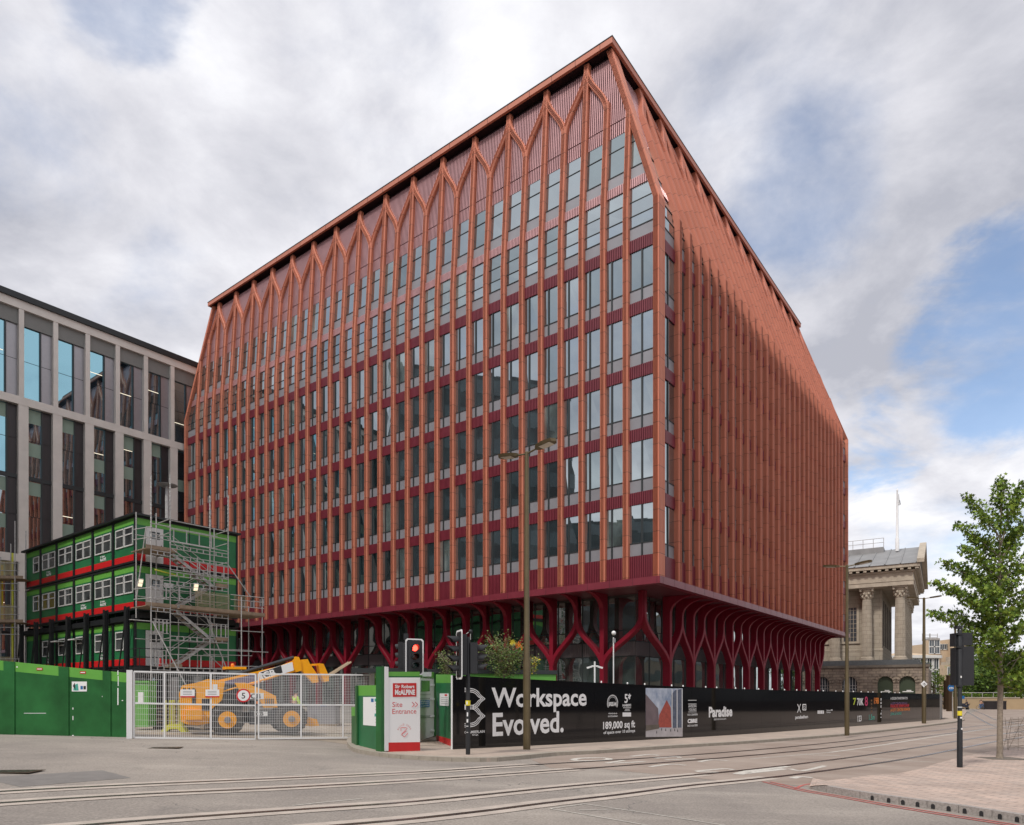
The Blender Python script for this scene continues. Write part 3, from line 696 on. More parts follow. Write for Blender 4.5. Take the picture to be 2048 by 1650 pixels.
for face, cells, tot, c0, c1, fr in ((FL, cellsL, L_, SR, SE, 1), (FR, cellsR, R_, SL, SB, 0)):
    for i, (s0, s1) in enumerate(cells):
        for k in range(7):
            big = fr and i < 14
            gm, fm, sm = (MB(), MB(), MB()) if big else (restg, restf, rests)
            if clipcell(s0, s1, T[k] + .8, T[k] + 1.5, tot, c0, c1) is None and k > 4: continue
            window(gm, fm, sm, face, s0, s1, k, tot, c0, c1, 0)
            if big and gm.v:
                w = gm.build('window', bld); fm.build('window_frame', w); sm.build('sill_panel', w)
        bands = [(ZF, T[0])] + [(T[k] - .775, T[k]) for k in range(1, 6)] + [(T[6] - .6, T[6])]
        for k, (z0, z1) in enumerate(bands):
            big = fr and i < 14; m = MB() if big else restp; spandrel(m, face, s0, s1, z0, z1, tot, c0, c1)
            if big: m.build('spandrel_panel', bld)
for m, nme in ((restg, 'window'), (restf, 'window_frame'), (rests, 'sill_panel'), (restp, 'spandrel_panel')): m.build(nme, bld)['kind'] = 'stuff'
def louvres(face, tot, c0, c1, nme):
    m = MB(); s = .3; e0 = lambda z: lean(z, c0) + .3; e1 = lambda z: tot - lean(z, c1) - .3
    for z0, z1 in ((37.70, 38.62), (38.70, 43.38)):
        m.poly([face(e0(z0), z0, -.42), face(e1(z0), z0, -.42), face(e1(z1), z1, -.42), face(e0(z1), z1, -.42)], 'dark_gap', True)
        x = 0.3 if face is FL else 1.7
        while x < tot - .3:
            za = z1
            if c0: za = min(za, ZK + (x - .3) / c0)
            if c1: za = min(za, ZK + (tot - .3 - x) / c1)
            if za > z0 + .1:
                vs = [face(x + a, z, o) for z in (z0, za) for a, o in ((0, -.41), (0, -.29), (.075, -.29), (.075, -.41))]
                m.mesh(vs, [(0, 1, 5, 4), (1, 2, 6, 5), (2, 3, 7, 6), (0, 1, 2, 3), (4, 5, 6, 7)], 'maroon_fin_sheen')
            x += .147
    m.build(nme, bld)
louvres(FL, L_, SR, SE, 'louvre_screen'); louvres(FR, R_, SL, SB, 'louvre_screen')
# core, ends and roof
m = MB(); ins = .5
def ring(z, i): return [C_ + A_ * a + B_ * b_ + Z_ * z for a, b_ in ((i + lean(z, SR), i + lean(z, SL)), (L_ - i - lean(z, SE), i + lean(z, SL)), (L_ - i - lean(z, SE), R_ - i - lean(z, SB)), (i + lean(z, SR), R_ - i - lean(z, SB)))]
r0, r1, r2 = ring(ZF - .1, ins), ring(ZK, ins), ring(ZT, ins)
m.mesh(r0 + r1 + r2, [(0, 1, 5, 4), (4, 5, 9, 8), (3, 0, 4, 7), (7, 4, 8, 11), (8, 9, 10, 11), (0, 1, 2, 3)], 'dark_gap')
r0, r1, r2 = ring(ZF - .1, .05), ring(ZK, .05), ring(ZT, .05)
m.mesh(r0 + r1 + r2, [(1, 2, 6, 5), (5, 6, 10, 9), (2, 3, 7, 6), (6, 7, 11, 10)], 'terracotta'); m.build('wall', bld)
m = MB(); i0 = (3.68 - .23, .40, L_ - 4.6 + .25, R_ - 7.8 + .25)
def slab(m, a0, b0, a1, b1, z0, z1, mt, t=.9):
    fr = MB(C_, A_, B_, Z_)
    fr.box(a0, a1, b0, b0 + t, z0, z1, mt); fr.box(a0, a0 + t, b0 + t, b1, z0, z1, mt); fr.box(a1 - t, a1, b0 + t, b1, z0, z1, mt); fr.box(a0 + t, a1 - t, b1 - t, b1, z0, z1, mt); return fr
fr = slab(m, i0[0], i0[1], i0[2], i0[3], 43.74, 44.12, 'roof_trim', .18)
fr.box(i0[0] - .03, i0[2] + .03, i0[1] - .03, i0[1] + .3, 44.12, 44.17, 'frame_dark'); fr.box(i0[0] - .03, i0[0] + .3, i0[1] + .3, i0[3] + .03, 44.12, 44.17, 'frame_dark')
for k in range(25): x = i0[0] + 1.9 * k + .9; fr.box(x, x + .025, i0[1] - .004, i0[1] + .1, 43.73, 44.11, 'dark_gap')
fr.build('roof_trim', bld)
m = MB(C_, A_, B_, Z_); m.box(i0[0] + .18, i0[2] - .18, i0[1] + .18, i0[3] - .18, 43.95, 44.1, 'dark_gap'); m.build('roof', bld)
m = MB(C_, A_, B_, Z_)                   # fascia over the arcade
o = .14
for bx in ((-o, L_ + o, -o, .35), (-o, .35, .35, R_ - .35), (-o, L_ + o, R_ - .35, R_ + o)): m.box(bx[0], bx[1], bx[2], bx[3], ZS, ZF, 'maroon_metal')
for k in range(35): x = .05 + 1.6434 * k; m.box(x, x + .02, -o - .004, 0, ZS + .01, ZF - .01, 'dark_gap')
for k in range(31): x = .3 + 1.622 * k; m.box(-o - .004, 0, x, x + .02, ZS + .01, ZF - .01, 'dark_gap')
m.build('fascia', bld)
m = MB(C_, A_, B_, Z_); m.box(.35, L_, .35, R_ - .35, ZS + .02, ZS + .1, 'soffit'); m.build('soffit', bld)
# glazed ground storeys set back behind the arcade
m = MB(C_, A_, B_, Z_); gi = 3.3; zb = -1.0
m.box(gi, L_ - 1, gi, R_ - 3.2, zb, ZS + .02, 'brown_panel'); m.build('ground_floor_wall', bld)
gm, fm, pm = MB(C_, A_, B_, Z_), MB(C_, A_, B_, Z_), MB(C_, A_, B_, Z_)
def gband(run, z0, z1, mt, tgt, o, ori):
    a, c = run
    if ori == 'L': tgt.box(a, c, gi - o, gi - .001, z0, z1, mt)
    else: tgt.box(gi - o, gi - .001, a, c, z0, z1, mt)
for ori, a0, a1, st in (('L', gi, L_ - 1, 2.08), ('R', gi, R_ - 3.2, 2.03)):
    n = int((a1 - a0) / st)
    for i in range(n):
        a, c = a0 + i * st + .03, a0 + (i + 1) * st - .03
        gband((a, c), zb, 4.3, 'ground_glass', gm, .02, ori); gband((a, c), 5.35, 6.05, 'ground_glass', gm, .02, ori); gband((a, c), 6.1, ZS - .15, 'ground_glass', gm, .02, ori)
        gband((a, c), 4.36, 5.3, 'louvre_grey', pm, .02, ori)
        for j in range(13): x = a + .08 + j * .15; gband((x, x + .06), 4.38, 5.28, 'louvre_grey', pm, .06, ori)
        gband((c, c + .06), zb, ZS, 'frame_dark', fm, .07, ori)
        for z in (4.3, 5.3, 6.05): gband((a - .03, c + .03), z, z + .06, 'frame_dark', fm, .05, ori)
gm.build('ground_floor_glazing', bld); fm.build('ground_floor_mullions', bld); pm.build('louvre_band', bld)
m = MB(C_, A_, B_, Z_)                   # strip lights seen through the glass just under the ceiling
# arcade of branching columns
CI = 1.95
FLc = lambda s, z, o=0: C_ + A_ * s + B_ * (CI - o) + Z_ * z
FRc = lambda s, z, o=0: C_ + B_ * s + A_ * (CI - o) + Z_ * z
def plank(m, face, path, w, d0, d1, mt='column_red', ch=.03):
    pr = [(-w/2, -d1), (-w/2, -ch - d0), (-w/2 + ch, -d0), (w/2 - ch, -d0), (w/2, -ch - d0), (w/2, -d1)]; n = len(pr); vs = []
    for i, (s, z) in enumerate(path):
        a = path[max(0, i-1)]; c = path[min(len(path)-1, i+1)]; ts, tz = c[0] - a[0], c[1] - a[1]; ln = math.hypot(ts, tz); ts /= ln; tz /= ln
        if i == 0 or i == len(path) - 1: ts, tz = 0, 1
        for x, q in pr: vs.append(face(s + tz * x, z - ts * x, q))
    fs = [(i*n + j, i*n + (j + 1) % n, (i+1)*n + (j + 1) % n, (i+1)*n + j) for i in range(len(path) - 1) for j in range(n)]
    m.mesh(vs, fs + [list(range(n)), list(range((len(path)-1)*n, len(path)*n))], mt)
def bracket(m, face, s, w):
    """top of a column sweeping out to the fascia"""
    pts = [(-.02, 7.3)]
    for i in range(11):
        t = i / 10 * math.pi / 2; pts.append(((CI - .15) * (1 - math.cos(t)), 7.4 + (ZS - 7.4 - .03) * math.sin(t)))
    pts += [(CI - .15, ZS + .03), (-.5, ZS + .03), (-.5, 7.3)]
    n = len(pts); vs = [face(s + x, z, o) for x in (-w/2 + .004, w/2 - .004) for o, z in pts]
    m.mesh(vs, [list(range(n)), list(range(n, 2*n))] + [(i, (i+1) % n, (i+1) % n + n, i + n) for i in range(n)], 'column_red')
def curve(a, c, z0=3.15, z1=7.3, za=4.0, zb_=6.2):
    pts = [(a, z0)]
    for i in range(17):
        t = i / 16; z = 3.5 + (7.0 - 3.5) * t; k = t * t * t * (t * (6 * t - 15) + 10); k = .55 * k + .45 * (3 * t * t - 2 * t ** 3); pts.append((a + (c - a) * k, z))
    return pts + [(c, ZS)]
def column(face, s, lft, rgt, w=.33):
    m = MB(); plank(m, face, [(s, -1.2), (s, ZS)], w, 0, .55); bracket(m, face, s, w); m.build('column', bld)
    for tgt, e in ((lft, .006), (rgt, .012)):
        if tgt is None: continue
        m = MB(); plank(m, face, curve(s, tgt), w * .9, e, .50); bracket(m, face, tgt, w * .86) if e < .01 or tgt == s + 2.9 else None
        m.build('column_branch', bld)
cl = [5.15 + 4.14 * i for i in range(6)] + [32.1 + 4.16 * i for i in range(6)]
for i, s in enumerate(cl):
    lf = s + 2.07 if i != 5 else s + 2.0; rt = s - 2.07 if i not in (0, 6) else (s - 2.95 if i == 0 else s - 2.0)
    if i == 11: lf = s + 2.07
    column(FLc, s, lf, rt)
cr_ = [6.0 + 4.045 * i for i in range(11)]
for i, s in enumerate(cr_): column(FRc, s, s + 2.02, s - 2.02 if i else s - 3.8)
# lights inside the ground floor
mat('strip_light', (.9, .85, .7), .4, emit=(1, .88, .65, .8)); rf_ = random.uniform
# ================================================================== CREAM OFFICE BLOCK (left) and neighbours
CO = Vector((-47.5, 64, 0)) - B_ * 34
cb = thing('office_building', 'cream stone-framed office block with tall glazed bays and a dark roof edge, far left', 'building', CO + B_ * 34 + Z_ * .5)
def cbm(): return MB(CO, B_, A_, Z_)
PX = 2.86; base = 34 + 1.68 - 12 * PX; nb = 24
m = cbm(); ztop_ = 39.4
m.box(-2, 66, .45, 24, 0, 38.9, 'bronze_panel'); m.build('wall', cb)
m = cbm(); m.box(-2.2, 66.2, -.35, 24, 38.95, 39.5, 'black_metal'); m.build('roof_edge', cb)
m = cbm(); m.box(-2, 66, -.12, .5, 38.15, 38.95, 'cream_stone'); m.box(-2, 66, -.10, .5, 29.1, 29.85, 'cream_stone'); m.box(-2, 66, -.10, .5, 14.2, 14.95, 'cream_stone'); m.build('stone_band', cb)
restc = MB(CO, B_, A_, Z_)
for i in range(nb):
    x = base + i * PX
    m = cbm(); m.box(x - .21, x + .21, -.08, .5, 29.85, 38.15, 'cream_stone'); m.box(x - .25, x + .57, -.08, .5, 14.95, 29.1, 'cream_stone'); m.box(x - .25, x + .57, -.08, .5, 0, 14.2, 'cream_stone'); m.build('stone_pier', cb)
    vis = 9 <= i <= 19
    for lo, hi, xa in ((29.85, 38.15, x + .21), (22.5, 29.1, x + .57), (14.95, 22.2, x + .57), (7.6, 14.2, x + .57), (0.6, 7.3, x + .57)):
        if lo > 29: hi2 = 36.75
        else: hi2 = hi
        xb = x + PX - (.21 if lo > 29 else .25); xm = xa + (xb - xa) * .60
        gm, fm = (cbm(), cbm()) if vis else (restc, restc)
        for z0, z1 in ((lo, lo + (hi2 - lo) * .52), (lo + (hi2 - lo) * .52 + .05, hi2)):
            gm.poly([(xa, .40 + random.uniform(-.004, .004), z0), (xm, .40 + random.uniform(-.004, .004), z0), (xm, .40, z1), (xa, .40, z1)], 'blue_glass' if lo > 22 else 'office_glass_dark')
            gm.poly([(xm, .38, z0), (xb, .38, z0), (xb, .38, z1), (xm, .38, z1)], 'pale_panel' if lo > 29 else 'bronze_panel')
            if lo < 29 and random.random() < .6: gm.poly([(xa + .05, .394, z1 - 1.4), (xm - .05, .394, z1 - 1.4), (xm - .05, .394, z1 - .1), (xa + .05, .394, z1 - .1)], 'blind')
        if vis and random.random() < .35:
            k = rf_(.3, .8); zc = lo + (hi2 - lo) * k; fm.poly([(xa + .12, .392, zc), (xm - .15, .392, zc), (xm - .15, .392, zc + .06), (xa + .12, .392, zc + .06)], 'strip_light')
        fm.box(xm - .06, xm + .06, .25, .42, lo, hi2, 'frame_dark')
        if lo > 29: fm.box(xa, xb, .2, .42, hi2, 38.15, 'bay_head_grey')
        fm.box(xa, xb, .28, .42, lo - (.3 if 15 < lo < 29 or lo == 7.6 and 0 else 0) - .02, lo + .06, 'frame_dark')
        if vis:
            w = gm.build('window', cb); fm.build('window_frame', w)
restc.build('window', cb)['kind'] = 'stuff'
# unseen city blocks, added around the street for reflections in glass and hoarding
def block(loc, w, d, h, rz, mt, label, rows):
    o = thing('office_building', label, 'building', loc); c, s_ = math.cos(rz), math.sin(rz)
    m = MB(loc, (c, s_, 0), (-s_, c, 0)); m.box(-w/2, w/2, -d/2, d/2, 0, h, mt); m.build('wall', o)
    m = MB(loc, (c, s_, 0), (-s_, c, 0))
    for k in range(rows):
        z = h * (k + .35) / rows; m.box(-w/2 - .06, w/2 + .06, -d/2 - .06, d/2 + .06, z, z + h / rows * .5, 'old_glass')
    m.build('window_band', o)
block(Vector((-72, -6, .6)), 34, 60, 31, .45, 'bronze_panel', 'unseen brown slab block added off the left edge of the street for reflections', 8)
block(Vector((-18, -46, 0)), 60, 22, 24, -.2, 'stone_dark', 'unseen long stone block added across the road junction for reflections', 6)
block(Vector((88, 34, -1)), 90, 26, 22, 1.35, 'bronze_panel', 'unseen brown block added across the street, off the right edge, for reflections', 5)
block(Vector((128, 92, -1)), 80, 24, 22, 1.2, 'stone_dark', 'unseen dark stone block added farther along the street for reflections', 5)

block(Vector((-56, 41, .6)), 18, 25, 46, 0, 'bronze_panel', 'unseen tall brown tower added just off the left edge for window reflections', 11)
# ================================================================== STACKED SITE CABINS
KO = Vector((-22.4, 41, 0)); FLOOR = [3.35, 6.75, 9.6]; CW, CD, CH = 3.0, 6.6, 2.78
steel = thing('support_frame', 'black steel beam frame and stilts carrying the stacked green cabins', 'steel frame', KO + Z_ * .5)
def cab(a0): return KO + A_ * a0
def cabin(a0, z, lv, i):
    logo = (lv, i) in ((2, 1), (2, 4), (1, 1), (1, 2), (0, 1), (0, 4)); o = thing('site_cabin', '', 'site cabin', cab(a0) + Z_ * z, 'green site cabins stacked three high')
    p = cab(a0) + Z_ * z; F_ = lambda: MB(p, A_, B_, Z_)                # x along the front, y into the stack
    m = F_(); m.box(.07, CW - .07, .05, CD, .12, CH - .1, 'dark_green'); m.box(.07, CW - .07, .04, .05, .12, .52, 'site_red'); m.box(.07, CW - .07, .04, .05, 2.33, CH - .1, 'lime_green')
    if i == 0:
        m.box(.055, .07, .06, CD - .05, .12, .55, 'site_red'); m.box(.055, .07, .06, CD - .05, 2.28, CH - .1, 'lime_green'); m.box(.04, .07, CD * .5, CD * .5 + .04, .12, CH - .1, 'black_metal')
    m.build('body', o)
    m = F_(); m.box(0, .12, -.03, .09, 0, CH, 'black_metal'); m.box(CW - .12, CW, -.03, .09, 0, CH, 'black_metal'); m.box(.12, CW - .12, -.02, .1, CH - .1, CH, 'black_metal'); m.box(.12, CW - .12, -.02, .1, 0, .12, 'black_metal')
    if i == 0: m.box(0, .1, CD - .1, CD, 0, CH, 'black_metal'); m.box(0, .1, .09, CD - .1, CH - .1, CH, 'black_metal'); m.box(0, .1, .09, CD - .1, 0, .12, 'black_metal')
    m.build('corner_frame', o)
    for x0, x1 in ((.32, 1.45), (1.53, 2.66)):
        if lv == 0 and x0 < 1: continue
        if i == 5 and x0 > 1: continue
        w = F_(); w.box(x0 + .05, x1 - .05, .02, .045, 1.13, 2.14, 'cabin_glass'); wo = w.build('window', o)
        w = F_()
        for b0 in ((x0, x1, 1.06, 1.13), (x0, x1, 2.14, 2.21), (x0, x0 + .06, 1.13, 2.14), (x1 - .06, x1, 1.13, 2.14), (x0 + .06, x1 - .06, 1.74, 1.80)): w.box(b0[0], b0[1], -.01, .05, b0[2], b0[3], 'upvc')
        if lv == 0 and i in (2, 3):
            w.box(x0 + .04, x0 + .09, -.45, -.01, 1.98, 2.03, 'upvc'); w.box(x1 - .09, x1 - .04, -.45, -.01, 1.98, 2.03, 'upvc'); w.box(x0 + .04, x1 - .04, -.5, -.44, 1.97, 2.04, 'upvc'); w.poly([(x0 + .06, -.45, 2.0), (x1 - .06, -.45, 2.0), (x1 - .06, -.02, 2.12), (x0 + .06, -.02, 2.12)], 'cabin_glass')
        w.build('window_frame', wo)
    if logo:
        w = MB(p, -A_, B_, Z_); w.text('Sir Robert', -1.95, .038, .82, .17, 'ink_white', 1, .02); w.text('McALPINE', -1.95, .038, .60, .25, 'ink_white', .78, .025); w.build('lettering', o)
    if i == 0:                                                   # the end wall with a door
        e = MB(p + A_ * .05, B_, -A_, Z_); e.box(.62, 1.66, 0, .05, .12, 2.24, 'upvc'); d = e.build('door', o)
        e = MB(p + A_ * .05, B_, -A_, Z_); e.box(.85, 1.45, .05, .06, 1.55, 2.0, 'cabin_glass'); e.build('window', d)
        e = MB(p + A_ * .05, B_, -A_, Z_); e.box(1.52, 1.56, .05, .10, 1.05, 1.22, 'black_metal'); e.build('handle', d)
        if lv == 1:
            e = MB(p + A_ * .05, B_, -A_, Z_); e.box(1.72, 2.3, .0, .02, 1.55, 1.85, 'ink_white'); e.build('notice', o)
    lvn = ['bottom', 'middle', 'top'][lv]; pos = ['at the corner beside the scaffold stair', 'second from the scaffold stair', 'third from the scaffold stair', 'fourth from the scaffold stair', 'fifth from the scaffold stair', 'farthest from the scaffold stair'][i]
    o['label'] = f'green cabin in the {lvn} row, {pos}'
for lv in range(3):
    for i in range(6): cabin(i * CW, FLOOR[lv], lv, i)
m = MB(KO, A_, B_, Z_)
m.box(-.2, 18.2, -.15, .15, 6.13, 6.45, 'black_metal'); m.box(-.2, 18.2, CD - .3, CD, 6.2, 6.5, 'black_metal'); m.box(-.2, .1, .15, CD - .3, 6.3, 6.6, 'black_metal')
for i in range(7): m.box(i * CW - .1, i * CW + .1, .15, CD - .3, 6.45, 6.7, 'black_metal')
m.box(-.15, 18.15, -.1, CD, 3.0, 3.3, 'black_metal'); m.build('beam', steel)
for i in range(7):
    m = MB(KO, A_, B_, Z_); x = .3 + i * 2.9; m.box(x - .13, x + .13, -.46, -.42, .3, 6.95, 'black_metal'); m.box(x - .02, x + .02, -.42, -.26, .3, 6.9, 'black_metal'); m.box(x - .13, x + .13, -.26, -.22, .3, 6.95, 'black_metal'); m.build('post', steel)
    m = MB(KO, A_, B_, Z_); m.tube((x + .2, -.34, 6.3), (x + 1.1, -.34, 3.2), .045, 'black_metal'); m.build('brace', steel)
for i in range(7):
    for y in (.3, 3.2, CD - .4):
        m = MB(KO, A_, B_, Z_); x = .2 + i * 2.95; m.box(x - .12, x + .12, y - .12, y + .12, .1, 3.0, 'black_metal'); m.build('post', steel)
m = MB(KO, A_, B_, Z_); m.box(-.25, 18.3, -.2, CD + .1, FLOOR[2] + CH + .001, FLOOR[2] + CH + .12, 'black_metal'); tag(m.build('roof_sheet'), 'black flat roof sheet lying over the top row of green cabins', 'roof')
# entrance landing of the bottom cabin
KB = lambda l, w, z=0: KO + B_ * l - A_ * w + Z_ * z
def KM(l=0, w=0): return MB(KB(l, w), B_, -A_, Z_)
t = thing('access_landing', 'black steel landing with handrail below the lowest white cabin door', 'landing', KB(1, .7, .5))
m = KM(); m.box(-.4, 1.9, .1, 1.45, 3.0, 3.35, 'black_metal'); m.build('platform', t)
m = KM()
for l in (-.38, .45, 1.2): m.tube((l, 1.42, 3.35), (l, 1.42, 4.4), .025, 'black_metal')
for z in (3.9, 4.4): m.tube((-.38, 1.42, z), (1.2, 1.42, z), .025, 'black_metal'); m.tube((-.38, .2, z), (-.38, 1.42, z), .025, 'black_metal')
m.build('handrail', t)
for l in (-.2, 1.7):
    m = KM(); m.box(l - .08, l + .08, .6, .76, .2, 3.0, 'black_metal'); m.build('post', t)
m = KM(); m.lathe([(.085, 0), (.09, .03), (.09, .42), (.05, .5), (.02, .54)], 'site_red', 12, (.95, 1.1, 3.35)); m.tube((.95, 1.1, 3.9), (1.02, 1.2, 3.85), .015, 'ink_black'); tag(m.build('fire_extinguisher', smooth=True), 'red fire extinguisher on the black landing by the lowest cabin door', 'fire extinguisher')

# ================================================================== SCAFFOLD STAIR TOWER
sc = thing('scaffold_tower', 'galvanised scaffold stair tower zigzagging up the end of the green cabins', 'scaffold', KB(2.8, 1.3, .3))
INN, OUT = .55, 2.0; gz = .3
for l, w, top in ((.0, 2.0, 14.4), (.95, .6, 12.6), (1.1, 2.0, 14.7), (3.55, 2.0, 14.0), (4.75, 2.0, 14.3), (4.6, .6, 12.4), (3.5, .6, 10.4), (2.3, .6, 9), (-.25, .7, 12.4), (5.3, 2.6, 7.9), (6.95, 2.3, 8.0), (6.9, .8, 7.6), (5.9, 1.6, 6.9)):
    m = KM(); m.tube((l, w, gz if l > -.2 else 6.2), (l, w, top), .035, 'galv')
    if top > 13:
        for k in range(int((top - 10.5) / .25)): m.lathe([(.05, 0), (.055, .05), (.04, .09)], 'galv', 6, (l, w, 10.6 + k * .25))
    m.build('standard', sc)
def ledger(p, q, r=.026, mt='galv', nm='ledger'):
    m = KM(); m.tube(p, q, r, mt, 6); m.build(nm, sc)
def lattice(l0, l1, w, z, h=.22):
    m = KM(); m.tube((l0, w, z), (l1, w, z), .026, 'galv', 6); m.tube((l0, w, z + h), (l1, w, z + h), .026, 'galv', 6); n = max(2, round((l1 - l0) / .42))
    for i in range(n + 1): x = l0 + (l1 - l0) * i / n; m.box(x - .03, x + .03, w - .012, w + .012, z, z + h, 'galv')
    m.build('lattice_beam', sc)
LV = [3.45, 6.85, 10.15]
for z in (3.1, 4.95, 6.5, 8.2, 8.75, 9.75, 10.35): lattice(1.1, 4.75, 2.0, z)
for z in (9.1,): lattice(1.1, 4.75, 2.0, z)
for z in LV: lattice(0, 1.1, 2.0, z - .3)
for l0, l1, w, zs in ((1.1, 4.75, 2.0, (4.1, 4.5, 6.0, 7.45, 7.9, 10.75, 11.5, 12.0)), (.0, 1.1, 2.0, (4.0, 4.5, 7.4, 7.85, 5.9, 11.0, 11.6, 8.4)), (-.25, 4.6, .6, (7.5, 8.0, 11.1, 5.0)), (4.75, 7.1, 2.3, (3.5, 5.75, 7.3, 7.7, 8.0)), (2.0, 7.4, 2.3, (4.45,)), (3.3, 6.6, 1.7, (4.2, 4.55)), (-1.2, 1.1, 2.0, (5.95,))):
    for z in zs: ledger((l0, w, z), (l1, w, z + (.05 if l1 > 5 else 0)))
for z in (5.0, 7.4, 8.6, 10.0, 11.2, 12.0, 3.4, 5.9):
    for l in (1.05, 4.7): ledger((l, .5, z), (l, 2.1, z + .05))
for z in (7.3, 7.9, 10.8, 11.4): ledger((-.3, .5, z), (0, 2.1, z))
for p, q in (((.1, 2.0, 5.9), (1.9, 3.4, 1.2)), ((-.1, 1.6, 11.4), (-.25, .7, 7.2)), ((4.75, 2.0, 9.9), (6.2, 2.2, 8.0)), ((1.2, 2.02, 10.3), (3.4, 2.02, 9.1)), ((4.7, 2.0, 3.2), (3.3, 1.9, 6.7)), ((3.3, 1.2, 4.7), (5.0, 1.2, 3.3))): ledger(p, q, .035, 'galv', 'brace')
ledger((.2, 2.05, 8.95), (1.9, 1.3, 8.9), .04, 'barrier_yellow', 'marker_tube')
def deck(l0, l1, w0, w1, z):
    m = KM(); n = max(1, round((w1 - w0) / .23))
    for i in range(n): y = w0 + (w1 - w0) * i / n; m.box(l0, l1, y, y + (w1 - w0) / n - .012, z - .04, z, 'board')
    m.box(l0, l1, w1, w1 + .03, z, z + .2, 'board'); m.build('platform', sc)
for z in LV[1:]: deck(-.3, 1.5, .15, 2.0, z)
deck(1.5, 7.1, 1.1, 2.35, LV[1] - .02); deck(4.75, 7.1, .3, 1.1, LV[1] - .03); deck(3.9, 4.75, .5, 2.0, 8.45); deck(3.9, 4.75, .5, 2.0, 5.1); deck(1.0, 1.8, .5, 2.0, LV[0] - .1); deck(-.3, 1.2, .15, 2.0, LV[2] + .01) if 0 else None
def stair(l0, z0, l1, z1, w):
    m = KM(); n = 9
    for y in (w - .32, w + .32):
        m.prism([(l0, z0), (l1, z1), (l1, z1 - .22), (l0, z0 - .22)], y - .02, y + .02, 'galv')
        m.tube((l0, y, z0 + .95), (l1, y, z1 + .95), .022, 'galv', 6)
    for i in range(n): x = l0 + (l1 - l0) * (i + .5) / n; z = z0 + (z1 - z0) * (i + .5) / n; m.box(x - .12, x + .12, w - .3, w + .3, z - .13, z - .1, 'board')
    m.build('stair_flight', sc)
for k, (a, c, za, zb_) in enumerate(((1.5, 3.9, 3.4, 5.1), (3.9, 1.5, 5.1, 6.85), (1.5, 3.9, 6.85, 8.5), (3.9, 1.3, 8.5, 10.15))): stair(a, za, c, zb_, 1.55 if k % 2 else .95)
def rail_panel(l0, l1, w, z, n):
    m = KM(); m.tube((l0, w, z), (l1, w, z), .022, 'galv', 6); m.tube((l0, w, z + .8), (l1, w, z + .8), .022, 'galv', 6)
    for i in range(n): x = l0 + (l1 - l0) * (i + .5) / n; m.box(x - .035, x + .035, w - .012, w + .012, z, z + .8, 'galv')
    m.build('guard_rail', sc)
rail_panel(1.4, 4.6, 1.0, 11.0, 4); rail_panel(.1, .95, 2.03, 3.5, 4); rail_panel(1.2, 4.7, 2.04, 3.3, 5); rail_panel(.1, 1.0, 2.03, 7.3, 3); rail_panel(1.3, 3.3, 2.04, 7.3, 3); rail_panel(.1, 1.0, 2.03, 5.3, 4); rail_panel(3.5, 4.7, 2.04, 5.3, 4); rail_panel(2.6, 4.7, 2.04, 9.0, 4)
def brick_guard(M, x0, x1, y, z0, z1, mt='mesh_tan', st=.085, r=.007):
    k = x0
    while k <= x1: M.box(k - r, k + r, y - r, y + r, z0, z1, mt); k += st
    k = z0
    while k <= z1: M.box(x0, x1, y - r - .001, y + r + .001, k - r, k + r, mt); k += st
for l0, l1 in ((2.5, 3.75), (3.8, 4.7), (5.0, 5.9)):
    m = KM(); brick_guard(m, l0, l1, 2.28, LV[1] + .12, LV[1] + 1.15); m.build('mesh_guard', sc)
# floodlights clipped to the cabins and tower
def flood(p, d, label, lit=True):
    o = thing('floodlight', label, 'floodlight', p); dx = Vector(d).normalized(); ex = dx.cross(Z_).normalized(); ez = ex.cross(dx)
    m = MB(p, ex, dx, ez); m.box(-.14, .14, -.1, 0, -.24, .24, 'galv'); m.build('housing', o)
    m = MB(p, ex, dx, ez)
    for z0 in (-.21, .02): m.box(-.11, .11, .001, .02, z0, z0 + .19, 'lens_warm')
    m.build('lamp', o)
    m = MB(p, ex, dx, ez); m.tube((0, -.1, 0), (0, -.3, -.1), .02, 'galv'); m.build('bracket', o)
mat('lens_warm', (1, .9, .7), .3, emit=(1, .85, .6, .7)); mat('lens_white', (1, 1, 1), .3, emit=(.9, 1, 1, 2.5))
flood(at(281, 1166, 40.2), (.75, -.6, -.5), 'lit twin floodlight at the corner of the middle green cabin')
flood(at(392, 1175, 41.6), (.6, -.75, -.6), 'small lit floodlight halfway up the scaffold stair')

# second scaffold at the far left with tan mesh guards
s2 = thing('scaffold_tower', 'scaffold with tan mesh guards at the far left edge before the cream block', 'scaffold', Vector((-36.5, 50.5, .7)))
SO = Vector((-38.5, 50.2, 0)); SX = Vector((.95, .12, 0)).normalized(); SY = Vector((-.12, .95, 0)).normalized()
def SM(): return MB(SO, SX, SY, Z_)
for x, y, top in ((.55, 0, 13.6), (2.15, 0, 14.4), (2.15, 1.4, 14.0), (1.1, 1.4, 13.0), (-1, 0, 12.6), (.4, 1.4, 12.0)):
    m = SM(); m.tube((x, y, .6), (x, y, top), .035, 'galv'); m.build('standard', s2)
for z in (3.2, 7.0, 10.2):
    m = SM()
    for i in range(6): m.box(-2, 2.7, .02 + i * .23, .02 + i * .23 + .215, z - .04, z, 'board')
    m.box(-2, 2.7, -.03, 0, z, z + .2, 'board'); m.build('platform', s2)
    m = SM(); brick_guard(m, -1.9, 2.1, -.04, z + .25, z + 1.25, 'mesh_tan', .09, .012); m.build('mesh_guard', s2)
    for dz in (.55, 1.1, -.4, -.9):
        m = SM(); m.tube((-2, -.07, z + dz), (2.5, -.07, z + dz), .026, 'galv', 6); m.build('ledger', s2)
m = SM(); m.tube((1.55, .8, .6), (1.55, .8, 12.2), .07, 'barrier_yellow'); m.build('marker_tube', s2)
